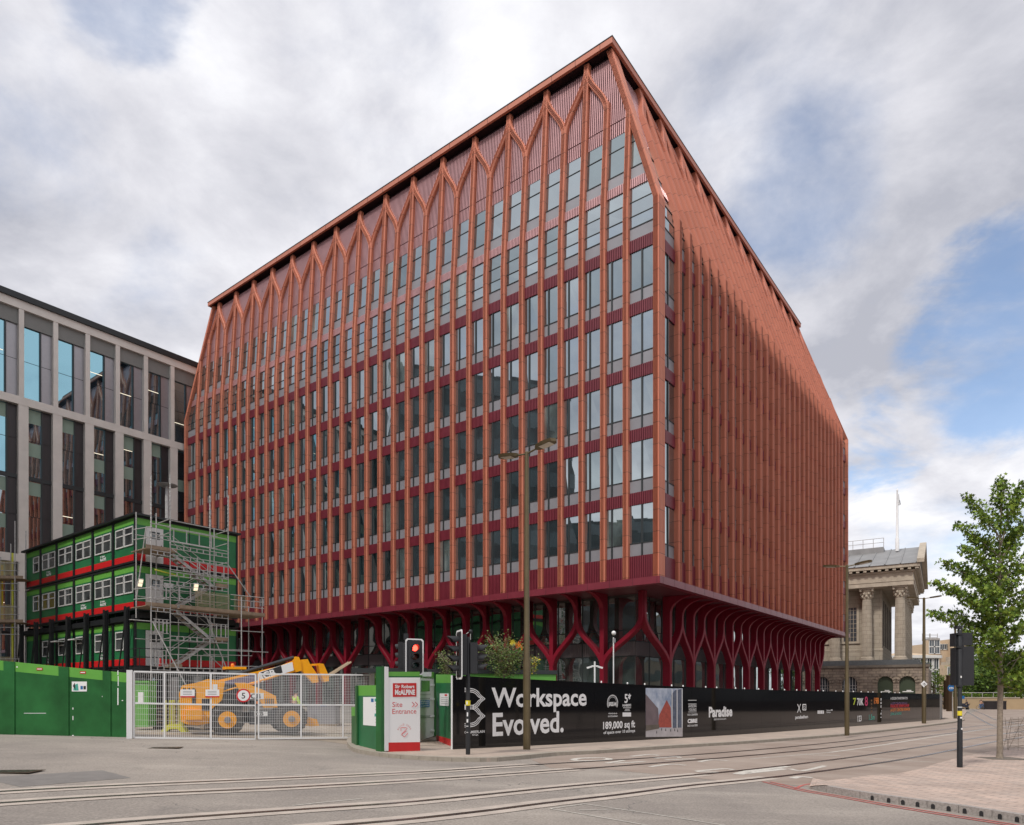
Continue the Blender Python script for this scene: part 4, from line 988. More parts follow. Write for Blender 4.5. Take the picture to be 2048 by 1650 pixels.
m = SM(); m.box(-2, .5, 1.5, 1.54, 7, 11.4, 'mesh_yellow'); m.build('debris_sheet', s2)
# slim lamp column behind the cabins
def tall_lamp():
    p = at(334, 1062, 50); p.z = .4; o = thing('street_lamp', 'slim grey lamp column with a flat disc head rising behind the cabin roof', 'lamp post', p)
    m = MB(p); m.tube((0, 0, 0), (0, 0, 16.4), .13, 'galv'); m.build('post', o)
    m = MB(p); m.lathe([(.04, 0), (.65, .04), (.72, .09), (.2, .16)], 'galv', 20, (0, 0, 16.4)); m.build('lamp_head', o)
tall_lamp()

# ================================================================== GREEN HOARDING, MESH GATE
def gz_(p): return g(p.x)
HB = [(-330, 1465), (20, 1474), (128, 1474), (206, 1474), (254, 1474.5)]
hb = [G(u, v) for u, v in HB]; d0 = (hb[-1] - hb[0]); d0.z = 0; HL = d0.length; hx = d0.normalized(); hy = Vector((-hx.y, hx.x, 0))
gh = thing('site_hoarding', 'green painted site hoarding with a lighter top band, left of the mesh gate', 'hoarding', hb[-1])
tops = lambda s: EYE + (V0 - (1316 + (1346 - 1316) * 0)) * 0 + 0
def HBm(): return MB(hb[0] * 1.0 - Z_ * hb[0].z, hx, hy, Z_)
def sOf(u):                                # distance along the hoarding seen at column u
    r = (u - 1024) / F; o = hb[0]; return (r * o.y - o.x) / (hx.x - r * hx.y)
def zAt(u, v):
    s = sOf(u); p = hb[0] + hx * s; return EYE + (V0 - v) / F * p.y
edges = [-330, -150, 8, 30, 118, 138, 206, 222, 254]
for i in range(len(edges) - 1):
    s0, s1 = sOf(edges[i]), sOf(edges[i+1]); narrow = i in (2, 4, 6)
    za, zb_ = zAt(edges[i], 1321 + edges[i] * .098), zAt(edges[i+1], 1321 + edges[i+1] * .098); k = .03 if narrow else 0
    m = HBm(); g1, g2 = g((hb[0] + hx * s0).x) - .02, g((hb[0] + hx * s1).x) - .02
    if narrow: m.prism([(s0, g1), (s1, g2), (s1, zb_), (s0, za)], -.03, .02, 'mid_green')
    else:
        m.prism([(s0, g1), (s1, g2), (s1, zb_ - .33), (s0, za - .33)], 0, .05, 'mid_green'); m.prism([(s0, za - .33), (s1, zb_ - .33), (s1, zb_), (s0, za)], 0, .05, 'lime_green')
    m.build('post_board' if narrow else 'board_panel', gh)
def sticker(u, v, w, h, mt, label=None, name='notice', lines=None, tgt=None):
    s = sOf(u); z = zAt(u, v); m = HBm(); m.box(s - w/2, s + w/2, -.012, -.002, z - h/2, z + h/2, mt)
    if lines: lines(m, s, z)
    o = m.build(name); tag(o, label, 'notice'); return o
def pr(m, s, z):
    m.poly([(s - .2, -.014, z - .14), (s - .02, -.014, z - .14), (s - .05, -.014, z + .1), (s - .18, -.014, z + .05)], 'ink_teal'); m.poly([(s - .22, -.0145, z + .02), (s - .12, -.0145, z - .13), (s - .15, -.0145, z + .13)], 'ink_black')
    m.box(s + .04, s + .12, -.014, -.013, z - .1, z + .02, 'ink_blue'); m.box(s + .14, s + .22, -.014, -.013, z - .1, z + .02, 'ink_black')
m = HBm()
random.seed(4)
for u, va, vb in ((236, 1341, 1350), (236.5, 1352, 1372), (236, 1376, 1410), (146, 1415, 1419), (146, 1432, 1440), (213, 1414, 1417), (146, 1470, 1472), (34, 1333, 1335), (124, 1367, 1369), (205, 1392, 1394), (245, 1400, 1402)):
    s = sOf(u); w = rf0 = random.uniform(.012, .03); m.box(s - w, s + w, -.005, -.002 if u not in (34, 124) else -.0, zAt(u, vb), zAt(u, va), 'ink_white')
for u0_, u1_, v_ in ((48, 92, 1426.5), (18, 24, 1363)):
    m.box(sOf(u0_), sOf(u1_), -.005, -.002, zAt(u0_, v_ + .6), zAt(u0_, v_ - .6), 'sheet_white')
m.build('paint_marks', gh)['kind'] = 'stuff'
sticker(159, 1373, .50, .34, 'ink_white', 'white notice with a dark bird picture on the green hoarding', 'notice', pr)
def rl(m, s, z): m.box(s - .075, s + .075, -.014, -.013, z - .015, z + .015, 'ink_white')
sticker(79.5, 1338, .19, .085, 'site_red', 'small red label on the hoarding top band, left of the white notice', 'label_plate', rl); sticker(166, 1345, .19, .085, 'site_red', 'small red label on the hoarding top band, directly above the white notice', 'label_plate', rl)
# white gate post and the gate
gp = G(259, 1477); ge = G(742, 1481)
gx = (ge - gp); gx.z = 0; GLn = gx.length; gx.normalize(); gy = Vector((-gx.y, gx.x, 0))
gt = thing('mesh_gate', 'wide white steel mesh double gate closed across the site entrance', 'gate', gp)
def GM(): return MB(Vector((gp.x, gp.y, 0)), gx, gy, Z_)
def sG(u): r = (u - 1024) / F; return (r * gp.y - gp.x) / (gx.x - r * gx.y)
def zG(u, v): return EYE + (V0 - v) / F * (gp.y + gx.y * sG(u))
m = GM(); m.box(-.08, .09, -.08, .08, gz_(gp), zG(259, 1340), 'white_paint'); m.build('gate_post', gt)
sp = sG(746); m = GM(); m.box(sp - .06, sp + .06, .02, .14, -.3, zG(742, 1347), 'white_paint'); m.build('gate_post', gt)
def leaf(u0, u1, vs0, vs1, vb0, vb1, stx, stz, mids):
    s0, s1 = sG(u0), sG(u1); z0, z1 = zG(u0, vs0), zG(u1, vs1); b0, b1 = zG(u0, vb0), zG(u1, vb1)
    top = lambda s: z0 + (z1 - z0) * (s - s0) / (s1 - s0); bot = lambda s: b0 + (b1 - b0) * (s - s0) / (s1 - s0)
    lf = thing('x', '', '', gp); bpy.data.objects.remove(lf)
    m = GM()
    for s in [s0, s1] + [sG(u) for u in mids]: m.box(s - .028, s + .028, -.03, .03, bot(s), top(s), 'white_paint')
    for k in (0, .52, 1):
        f = lambda s: bot(s) + (top(s) - bot(s)) * k
        m.prism([(s0, f(s0) - .028), (s1, f(s1) - .028), (s1, f(s1) + .028), (s0, f(s0) + .028)], -.028, .028, 'white_paint')
    fr = m.build('gate_frame', gt)
    m = GM(); s = s0
    while s < s1: m.box(s - .004, s + .004, -.010, .0, bot(s), top(s), 'white_paint'); s += stx
    h = top(s0) - bot(s0); k = 0
    while k < h: m.prism([(s0, bot(s0) + k - .004), (s1, bot(s1) + k - .004), (s1, bot(s1) + k + .004), (s0, bot(s0) + k + .004)], .001, .009, 'white_paint'); k += stz
    m.build('wire_mesh', gt)
leaf(268, 511, 1343, 1348.5, 1475, 1478.5, .062, .20, (329, 422)); leaf(517, 740, 1348, 1350, 1477, 1475, .060, .060, (602, 686))
def gsign(u, v, w, h, label, red=True):
    s, z = sG(u), zG(u, v); m = GM(); m.box(s - w/2, s + w/2, -.05, -.04, z - h/2, z + h/2, 'ink_white')
    if red: m.box(s - w/2, s + w/2, -.053, -.05, z - h/2, z - h/2 + .05, 'site_red')
    for k in range(3): m.box(s - w*.33, s + w*.3, -.053, -.0515, z + .07 - k * .055, z + .085 - k * .055, 'grey_panel')
    tag(m.build('notice'), label, 'notice')
gsign(375.5, 1387, .45, .28, 'white notice with a red foot hanging on the gate, left of the pair'); gsign(425, 1387, .45, .28, 'white notice with a red foot hanging on the gate, beside the round speed sign')
o = thing('speed_sign', 'round white speed limit sign with a red ring and a 5 on the mesh gate', 'sign', Vector((gp.x + gx.x * sG(487), gp.y + gx.y * sG(487), 1.7)))
s, z = sG(487), zG(487, 1391); m = GM(); m.lathe([(.24, 0), (.24, .012)], 'ink_red', 32, (s, -.062, z), 'y'); m.build('plate', o); m = GM(); m.lathe([(.19, 0), (.19, .004)], 'ink_white', 32, (s, -.066, z), 'y'); m.build('disc', o)
m = GM(); m.text('5', s, -.0665, z - .105, .29, 'ink_black', 1, .012, 'CENTER'); m.build('digit', o)
for u in (511.5, 517):
    pass
m = GM(); m.tube((sG(512), -.05, zG(512, 1395)), (sG(512), -.05, g(-9) + .0), .012, 'galv'); m.build('drop_bolt', gt)

# ================================================================== TELEHANDLER behind the gate
def telehandler():
    p0 = G(455, 1471.5); p1 = G(583, 1472); ex = p1 - p0; ex.z = 0; wb = ex.length; ex.normalize(); ey = Vector((-ex.y, ex.x, 0)); gz0 = p0.z
    o = thing('telehandler', 'yellow telehandler with a raised boom carrying two forks, parked behind the mesh gate', 'telehandler', Vector((p0.x, p0.y, gz0)))
    org = Vector((p0.x, p0.y, gz0)); M = lambda: MB(org, ex, ey, Z_)
    px = lambda u: (((u - 1024) / F) * p0.y - p0.x) / (ex.x - (u - 1024) / F * ex.y)
    pz = lambda u, v: EYE + (V0 - v) / F * (p0.y + ex.y * px(u)) - gz0
    def wheel(x, y, r):
        m = M(); m.lathe([(r * .5, -.02), (r * .82, -.02), (r * .97, .03), (r, .1), (r, .3), (r * .97, .37), (r * .6, .4)], 'tyre', 32, (x, y, r), 'y')
        for k in range(20):
            t = 2 * math.pi * k / 20; c, s_ = math.cos(t), math.sin(t); q = [(x + c*(r-.01) + s_*.05*j, y + (.0 if j > 0 else .19), r + s_*(r-.01) - c*.05*j) for j in (-1, 1)]
            m.tube((x + c * r, y + .02, r + s_ * r), (x + math.cos(t + .12) * r, y + .2, r + math.sin(t + .12) * r), .028, 'tyre', 5)
            m.tube((x + math.cos(t + .26) * r, y + .2, r + math.sin(t + .26) * r), (x + math.cos(t + .14) * r, y + .38, r + math.sin(t + .14) * r), .028, 'tyre', 5)
        w = m.build('wheel', o, smooth=False)
        m = M(); m.lathe([(.07, -.05), (.1, -.05), (r * .3, .01), (r * .34, .08), (r * .5, .09), (r * .54, -.03), (r * .48, -.03)], 'telehandler_yellow', 28, (x, y, r), 'y'); m.build('rim', w)
        m = M(); m.lathe([(.03, -.09), (.12, -.08), (.13, 0)], 'grey_panel', 14, (x, y, r), 'y'); m.build('hub', w)
    r = .60
    for y in (0, 1.7): wheel(0, y, r); wheel(wb, y, r)
    m = M(); m.box(-.9, wb + .7, .5, 1.6, .45, .85, 'chassis'); m.box(wb * .35, wb * .75, .12, .5, .4, .95, 'chassis'); m.build('chassis', o)
    m = M(); x = px
    m.prism([(x(362), .55), (x(372), .45), (x(395), .40), (x(424), .48), (x(424), 1.0), (x(445), 1.35), (x(451), 2.05), (x(440), 2.1), (x(416), 2.15), (x(392), 2.0), (x(364), 1.9), (x(358), 1.6)], .35, 1.75, 'telehandler_yellow')
    m.box(x(371), x(404), .2, .35, .62, .98, 'telehandler_yellow'); m.box(x(384), x(392), .335, .349, 1.2, 1.75, 'ink_black'); m.build('counterweight', o)
    m = M(); m.prism([(x(486), 1.55), (x(470), 2.0), (x(490), 2.02), (x(530), 1.72), (x(553), 1.5), (x(556), 1.05), (x(528), 1.05), (x(520), 1.35)], .15, .75, 'telehandler_yellow'); m.box(x(494), x(528), .138, .15, 1.38, 1.62, 'ink_white')
    m.text('JCB', x(497), .134, 1.41, .26, 'ink_black', 1.15, .03); m.box(x(509), x(536), .11, .12, .72, .9, 'ink_white'); m.text('JCB', x(509), .105, .74, .2, 'ink_black', 1.1, .03); m.build('engine_cover', o)
    m = M(); m.prism([(x(446), .95), (x(486), .95), (x(488), 1.75), (x(470), 1.95), (x(450), 1.95)], .42, 1.7, 'chassis'); m.build('cab_base', o)
    m = M()
    for k in range(5): m.box(x(531) + k * .07, x(531) + k * .07 + .035, .135, .15, 1.12, 1.4, 'ink_black')
    for k in range(3): m.box(x(366) + k * .16, x(366) + k * .16 + .09, .335, .349, 1.62, 1.8, 'ink_black')
    m.box(x(404), x(420), .335, .349, .95, 1.4, 'ink_black'); m.box(x(426), x(436), .335, .349, 1.7, 1.95, 'ink_white'); m.box(x(512), x(518), .12, .15, 1.2, 1.3, 'ink_orange'); m.build('vents', o)
    # cab behind the boom
    m = M()
    for a in (x(452), x(498)):
        for y in (.95, 1.75): m.tube((a, y, 1.1), (a + (.12 if a < x(470) else -.05), y, 2.55), .045, 'ink_black')
    m.box(x(450), x(497), .9, 1.8, 2.55, 2.65, 'telehandler_yellow'); m.path([m.P(x(500), .4, 1.5), m.P(x(506), .35, 1.2), m.P(x(512), .3, 1.0)], .03, 'hose_black', 6); m.build('cab', o)
    m = M(); m.box(x(455), x(495), .92, 1.78, 1.3, 2.5, 'cabin_glass'); m.build('cab_glass', o)
    # boom rising to the right
    q = lambda u, v: (x(u), pz(u, v)); m = M()
    m.prism([q(404, 1400), q(400, 1372), q(418, 1364), (x(560), pz(560, 1332)), (x(595), pz(595, 1318)), (x(595), pz(595, 1343)), (x(570), pz(570, 1349)), (x(440), pz(440, 1392))], .45, .75, 'telehandler_yellow'); bm_ = m.build('boom', o)
    m = M(); m.prism([q(520, 1344), q(588, 1323), q(591, 1340), q(523, 1362)], .425, .45, 'ink_white'); m.prism([q(523, 1344.5), q(565, 1330.5), q(568, 1344.5), q(526, 1361)], .42, .426, 'ink_black')
    ang = math.atan2(pz(565, 1332) - pz(523, 1345), x(565) - x(523)); s0 = q(525.5, 1359); m.text('JCB', s0[0], .415, s0[1], .36, 'ink_white', 1.05, .035, rot=ang); m.build('boom_badge', bm_)
    m = M(); m.prism([q(416, 1371), q(516, 1346), q(518, 1364), q(450, 1386), q(420, 1389)], .43, .449, 'boom_grey'); m.tube((x(430), .425, pz(430, 1388)), (x(560), .425, pz(560, 1350)), .035, 'telehandler_yellow', 6); m.build('boom_side', bm_)
    m = M(); m.tube((x(415), .6, pz(415, 1366)), (x(592), .6, pz(592, 1313.5)), .07, 'hose_black', 8); m.build('hose_guard', bm_)
    m = M(); m.prism([q(590, 1320), q(594, 1312), q(601, 1313), q(605, 1322), q(607, 1340), q(596, 1344), q(591, 1338)], .40, .8, 'telehandler_yellow'); m.build('boom_head', o)
    m = M(); m.prism([q(602, 1319), q(619, 1317), q(624, 1327), q(640, 1350), (x(641), pz(641, 1364)), (x(630), pz(630, 1366)), q(604, 1338)], .44, .76, 'telehandler_yellow'); m.build('boom_nose', o)
    m = M(); m.prism([q(640, 1326), q(650, 1327), q(661, 1352), (x(661), pz(661, 1362)), (x(652), pz(652, 1364)), q(643, 1345)], .3, .9, 'telehandler_yellow'); m.prism([q(622, 1327), q(642, 1326), q(643, 1330), q(624, 1331)], .5, .7, 'telehandler_yellow'); m.build('fork_carriage', o)
    for y in (.35, .85):
        m = M(); v0_, v1_ = q(660, 1350), q(706, 1321.5); m.prism([v0_, v1_, (v1_[0] + .02, v1_[1] - .06), (v0_[0], v0_[1] - .11)], y, y + .12, 'render_beige'); m.build('fork', o)
    m = M(); m.prism([(x(604), .42), (x(625), .62), (x(636), .56), (x(640), .3), (x(625), .28), (x(604), .33)], .2, 1.6, 'telehandler_yellow'); m.build('stabiliser', o)
    m = M(); m.lathe([(.06, 0), (.07, .08), (.04, .14)], 'ink_orange', 10, (x(470), 1.3, 2.65)); m.build('beacon', o)
telehandler()
# things in the yard
def standard(name, u, v, label, cat): return thing(name, label, cat, G(u, v))
def bin_(u, v, w, h, label, mt):
    p = G(u, v); o = thing('storage_cabinet', label, 'cabinet', p); m = MB(p); m.box(-w/2, w/2, 0, .6, .12, h, mt); m.build('body', o)
    m = MB(p); m.box(-w/2 - .03, w/2 + .03, -.04, .64, h, h + .08, mt); m.build('lid', o); m = MB(p); m.box(-.12, .1, -.012, -.001, h * .55, h * .8, 'ink_white'); m.build('notice', o)
bin_(282, 1460, .6, 1.9, 'lime green cabinet with a white notice just inside the mesh gate', 'lime_green')
p = G(300, 1461); o = thing('pallet_stack', 'stack of grey boards and pallets at the left inside the gate', 'pallets', p)
for k in range(7):
    m = MB(p + Vector((.4, .8, 0)), (1, .05 * (k % 3), 0), (0, 1, 0)); m.box(-.7, 1.4, 0, 1.2, .15 * k + .1, .15 * k + .16, 'board'); m.box(-.7, -.55, 0, 1.2, .15 * k + .0, .15 * k + .1, 'board'); m.box(1.25, 1.4, 0, 1.2, .15 * k, .15 * k + .1, 'board'); m.box(.3, .45, 0, 1.2, .15 * k, .15 * k + .1, 'board'); m.build('pallet', o)
p = G(348, 1464); o = thing('barrier_stack', 'bundle of lime yellow plastic barriers standing on feet left of the telehandler', 'barriers', p)
for k in range(5):
    m = MB(p + Vector((-.36 + k * .17, .1 * (k % 2), 0))); m.box(-.05, .05, 0, .06, .15, 1.25, 'barrier_yellow'); m.box(-.02, .02, -.01, .0, .2, 1.2, 'mesh_tan'); m.build('barrier', o)
m = MB(p); m.prism([(-.5, 0), (-.35, .22), (-.2, .3), (.2, .3), (.35, .22), (.5, 0), (.3, 0), (.15, .12), (-.15, .12), (-.3, 0)], -.05, .25, 'barrier_yellow'); m.build('foot', o)
p = G(650, 1452); o = thing('water_tank', 'grey blue box tank on the ground behind the right gate leaf', 'tank', p); m = MB(p); m.box(-.9, .5, 0, 1.0, .1, 1.0, 'grey_panel'); m.box(-1, .6, -.05, 1.05, 0, .1, 'board'); m.build('body', o)
m = MB(p); m.lathe([(.18, 1.0), (.18, 1.06)], 'ink_blue', 14, (-.2, .5, 0)); m.build('cap', o)
p = G(702, 1447); o = thing('concrete_block', 'pale concrete blocks stacked behind the right gate leaf', 'concrete blocks', p); m = MB(p); m.box(-1, 1.2, 0, .8, 0, .6, 'concrete'); m.build('block', o); m = MB(p); m.box(-.6, .9, .05, .75, .61, 1.05, 'concrete'); m.build('block', o)

# ================================================================== SITE ENTRANCE KIOSK (green boards, white sign, door)
# pixel -> plane frame: a board standing on the ground between two photo columns
def frame_uv(u0, v0, u1, v1, h=.11):
    a, c = G(u0, v0, h), G(u1, v1, h); ex = c - a; ex.z = 0; ln = ex.length; ex.normalize(); return a, ex, Vector((-ex.y, ex.x, 0)), ln
class Wall:
    def __init__(s, u0, v0, u1, v1, h=.11): s.a, s.ex, s.ey, s.ln = frame_uv(u0, v0, u1, v1, h)
    def M(s): return MB((s.a.x, s.a.y, 0), s.ex, s.ey, Z_)
    def s(s, u): r = (u - 1024) / F; return (r * s.a.y - s.a.x) / (s.ex.x - r * s.ex.y)
    def z(s, u, v): return EYE + (V0 - v) / F * (s.a.y + s.ex.y * s.s(u))
    def q(s, u, v): return (s.s(u), s.z(u, v))
kk = thing('site_entrance', 'green board site entrance enclosure with a curved kerb, between gate and black hoarding', 'site entrance', G(800, 1495, .11))
w1 = Wall(713, 1490, 766, 1503)
m = w1.M(); m.prism([w1.q(713, 1492), w1.q(766, 1504), w1.q(766, 1391), w1.q(713, 1391.5)], 0, .06, 'dark_green'); m.prism([w1.q(713, 1391.5), w1.q(766, 1391), w1.q(766, 1370), w1.q(713, 1371)], 0, .06, 'lime_green'); m.build('board_panel', kk)
w0 = Wall(703, 1486, 713, 1491); m = w0.M(); m.prism([w0.q(703, 1488), w0.q(713, 1492), w0.q(713, 1371), w0.q(710, 1371), w0.q(710, 1414), w0.q(703, 1414)], 0, .05, 'mid_green'); m.prism([w0.q(703, 1414), w0.q(710, 1414), w0.q(710, 1432), w0.q(703, 1432)], -.004, 0, 'lime_green'); m.build('board_panel', kk)
m = w1.M(); m.prism([w1.q(727, 1450), w1.q(761, 1453), w1.q(761, 1394), w1.q(727, 1394)], -.012, -.002, 'ink_white')
for u0_, v0_, u1_, v1_, c in ((750, 1397, 760, 1403, 'ink_teal'), (743, 1397, 748, 1404, 'ink_blue'), (750, 1427, 760, 1433, 'ink_teal')): m.prism([w1.q(u0_, v1_), w1.q(u1_, v1_), w1.q(u1_, v0_), w1.q(u0_, v0_)], -.016, -.012, c)
for v0_ in (1407, 1413, 1419, 1438, 1444): m.prism([w1.q(751, v0_ + .7), w1.q(760, v0_ + .7), w1.q(760, v0_), w1.q(751, v0_)], -.015, -.012, 'grey_panel')
tag(m.build('notice'), 'large white information sheet with teal headings pinned left of the site entrance sign', 'notice')
w2 = Wall(762, 1504, 776, 1503.5); m = w2.M(); m.prism([w2.q(762, 1504), w2.q(768, 1504.5), w2.q(768, 1333), w2.q(762, 1333)], -.02, .3, 'mid_green'); m.build('post', kk)
m = w2.M(); m.prism([w2.q(768, 1502), w2.q(776, 1501.5), w2.q(776, 1334), w2.q(768, 1333)], -.03, .06, 'white_paint'); m.build('post', kk)
ws = Wall(775, 1503.5, 839.5, 1501.5)
sg = thing('site_sign', 'tall white entrance sign with a red contractor logo and red foot band', 'sign', ws.a)
m = ws.M(); m.prism([ws.q(776, 1485), ws.q(839.5, 1484), ws.q(839.5, 1355), ws.q(776, 1355)], -.02, .05, 'ink_white'); m.build('board', sg)
m = ws.M(); m.prism([ws.q(776, 1504), ws.q(839.5, 1502), ws.q(839.5, 1484), ws.q(776, 1485)], -.022, .05, 'site_red'); m.build('foot_band', sg)
m = ws.M(); m.prism([ws.q(777, 1352), ws.q(839.5, 1352), ws.q(839.5, 1343.5), ws.q(777, 1343.5)], .0, .06, 'lime_green'); m.prism([ws.q(777, 1355), ws.q(839.5, 1355), ws.q(839.5, 1352), ws.q(777, 1352)], .0, .065, 'mid_green'); m.build('top_board', kk)
m = ws.M(); m.prism([ws.q(785, 1394), ws.q(832, 1393), ws.q(832, 1366), ws.q(785, 1366.5)], -.028, -.0205, 'site_red'); m.build('logo_panel', sg)
def fit(M, wl, body, u0, u1, vb, vt, y, mt, bold=0.0, capfrac=.72):
    """text filling the box between photo columns u0..u1 and rows vt..vb on wall wl"""
    vs, _ = text_geo(body, bold, 'LEFT'); x0, x1 = min(a for a, b_ in vs), max(a for a, b_ in vs); y0, y1 = min(b_ for a, b_ in vs), max(b_ for a, b_ in vs)
    s0, s1 = wl.s(u0), wl.s(u1); z0, z1 = wl.z((u0+u1)/2, vb), wl.z((u0+u1)/2, vt); size = (z1 - z0) / (y1 - y0); w = (s1 - s0) / (x1 - x0) / size
    M.text(body, s0 - x0 * w * size, y, z0 - y0 * size, size, mt, w, bold)
m = ws.M(); fit(m, ws, 'Sir Robert', 789, 828, 1376.5, 1369.5, -.031, 'ink_white', .03); fit(m, ws, 'McALPINE', 789, 829, 1390, 1379, -.031, 'ink_white', .045); m.build('logo_lettering', sg); m = ws.M()
fit(m, ws, 'Site', 784, 804, 1414, 1404, -.0225, 'ink_red', -.0); fit(m, ws, 'Entrance', 784, 832, 1427.5, 1417.5, -.0225, 'ink_red', -.0)
for k in (0, 1):
    u = 823 + k * 6.5
    for a, c in ((1404, 1409), (1414, 1409)):
        p1_, p2_ = ws.q(u, a), ws.q(u + 5, c); m.tube((p1_[0], -.024, p1_[1]), (p2_[0], -.024, p2_[1]), .009, 'ink_red', 5)
m.build('lettering', sg); m = ws.M()
cx0, cz0 = ws.q(808, 1464)
def ringtext(M, body, r, a0, a1, size):
    n = len(body)
    for i, ch in enumerate(body):
        if ch == ' ': continue
        a = math.radians(a0 + (a1 - a0) * i / (n - 1)); x, z = cx0 + r * math.cos(a), cz0 + r * math.sin(a); M.text(ch, x - .0, -.0225, z, size, 'ink_red', .9, 0, 'CENTER', rot=a - math.pi / 2)
ringtext(m, 'BUILD SURE', .205, 158, 22, .075)
pts = [ws.q(801, 1462), ws.q(801, 1455), ws.q(812, 1455), ws.q(812, 1462), ws.q(802, 1469), ws.q(808, 1474), ws.q(815, 1466)]
for a, c in ((0, 1), (1, 2), (2, 3), (3, 4), (4, 5), (5, 6)):
    if (a, c) != (2, 3): m.tube((pts[a][0], -.024, pts[a][1]), (pts[c][0], -.024, pts[c][1]), .007, 'ink_red', 5)
m.tube((pts[4][0], -.024, pts[4][1]), (ws.q(814, 1456)[0], -.024, ws.q(814, 1456)[1]), .007, 'ink_red', 5)
m.build('emblem', sg)
# door and side board
wd = Wall(838, 1484, 868, 1473)
m = wd.M(); m.prism([wd.q(836, 1482), wd.q(868, 1472), wd.q(868, 1356), wd.q(836, 1351)], 0, .06, 'upvc'); dr = m.build('door', kk)
m = wd.M(); m.prism([wd.q(842, 1383), wd.q(859, 1382.5), wd.q(859, 1361.5), wd.q(842, 1361)], -.012, -.001, 'cabin_glass'); m.build('window', dr)
m = wd.M()
for v_ in (1388, 1396, 1431, 1434): m.prism([wd.q(838, v_ + 1), wd.q(860, v_ + .8), wd.q(860, v_), wd.q(838, v_ + .2)], -.02, -.001, 'grey_panel')
for v_ in (1370, 1398, 1432, 1461): m.prism([wd.q(861, v_ + 2), wd.q(867, v_ + 2), wd.q(867, v_ - 2), wd.q(861, v_ - 2)], -.04, -.001, 'white_paint')
m.build('hinges', dr)
m = wd.M(); m.prism([wd.q(839, 1415), wd.q(858, 1414), wd.q(858, 1400), wd.q(839, 1400.5)], -.024, -.004, 'ink_blue'); m.build('notice_plate', dr); m = wd.M(); fit(m, wd, 'Visitors', 840, 856, 1404.5, 1401, -.027, 'ink_white', .02); fit(m, wd, 'must report', 840, 856, 1409, 1405.5, -.027, 'ink_white', .02); fit(m, wd, 'to security', 840, 856, 1413.5, 1410, -.027, 'ink_white', .02); m.build('lettering', dr)
wf = Wall(838, 1490, 872, 1482); m = wd.M(); m.prism([wd.q(868, 1474), wd.q(873, 1473), wd.q(873, 1346), wd.q(868, 1346)], -.03, .08, 'mid_green'); m.prism([wd.q(836, 1356), wd.q(868, 1358), wd.q(868, 1344), wd.q(836, 1344)], .0, .07, 'lime_green'); m.build('door_frame', kk)
m = wd.M(); m.prism([wd.q(845, 1353), wd.q(862, 1353), wd.q(862, 1344), wd.q(845, 1344)], -.02, -.002, 'ink_white'); m.build('notice_plate', kk)
m = wd.M(); m.prism([wd.q(836, 1345), wd.q(869, 1346), wd.q(869, 1336), wd.q(836, 1336)], .3, 2.4, 'frame_dark'); m.build('kiosk_roof', kk)
we = Wall(872, 1480, 900, 1492)
m = we.M(); m.prism([we.q(872, 1470), we.q(900, 1478), we.q(900, 1366), we.q(872, 1366)], 0, .05, 'dark_green'); m.prism([we.q(872, 1366), we.q(900, 1366), we.q(900, 1349), we.q(872, 1349)], 0, .05, 'lime_green'); m.prism([we.q(873, 1482), we.q(900, 1492), we.q(900, 1478), we.q(872, 1470)], 0, .05, 'site_red'); m.build('board_panel', kk)
m = we.M(); m.prism([we.q(880, 1411), we.q(898, 1412), we.q(898, 1387), we.q(880, 1387)], -.012, -.002, 'ink_white'); m.prism([we.q(890, 1392), we.q(895, 1392), we.q(895, 1388.5), we.q(890, 1388.5)], -.014, -.012, 'ink_red')
for v_ in (1395, 1399, 1403, 1407): m.prism([we.q(883, v_ + .8), we.q(896, v_ + .8), we.q(896, v_), we.q(883, v_)], -.014, -.012, 'grey_panel')
tag(m.build('notice'), 'white notice with a small red heading between the white door and the black hoarding', 'notice')
wb_ = Wall(742, 1474, 764, 1474); m = wb_.M(); m.prism([wb_.q(748, 1470), wb_.q(764, 1470), wb_.q(764, 1356), wb_.q(748, 1356)], 0, .05, 'lime_green'); m.build('board_panel', kk)
# planter with shrubs behind the hoarding
def rf(a, c): return random.uniform(a, c)
def leafcard(M, p, s, mt, nrm=None, star=False):
    d = Vector((rf(-1, 1), rf(-1, 1), rf(-.6, .8))).normalized(); e = d.cross(Vector((rf(-1, 1), rf(-1, 1), rf(-1, 1)))).normalized()
    if star:
        f = e.cross(d).normalized(); e2 = e
        pts = []
        for k in range(10):
            t = 2 * math.pi * k / 10 + .3; r = s * (1 if k % 2 == 0 else .45) * (1.15 if k == 0 else 1); pts.append(p + e2 * math.cos(t) * r + f * math.sin(t) * r)
        M.poly(pts, mt, True)
    else: M.poly([p, p + d * s * .5 + e * s * .22, p + d * s, p + d * s * .5 - e * s * .22], mt, True)
def shrub(u, v, Y, rx, rz, n, mts, s, label, extra=None):
    c = at(u, v, Y); o = thing('shrub', label, 'shrub', (c.x, c.y, c.z - rz)); m = MB(); st = MB()
    for k in range(16):
        a = rf(0, 6.28); q = c + Vector((math.cos(a) * rx * rf(.2, .9), math.sin(a) * rx * .5, rf(.1, 1.1) * rz)); st.path([c - Z_ * rz, c + (q - c) * .4, q], .012, 'bark', 5)
        for j in range(n // 16):
            w = rf(0, 1) ** .6; p = (c - Z_ * rz * .9).lerp(q, w) + Vector((rf(-1, 1), rf(-1, 1), rf(-1, 1))) * rx * .28; leafcard(m, p, s * rf(.6, 1.3), random.choice(mts))
    m.build('foliage', o); st.build('stems', o); return o, c
pl = thing('planter', 'green fascia of a container with a dark roof rim behind the black hoarding', 'container', at(1080, 1352, 30) - Z_ * 2.6)
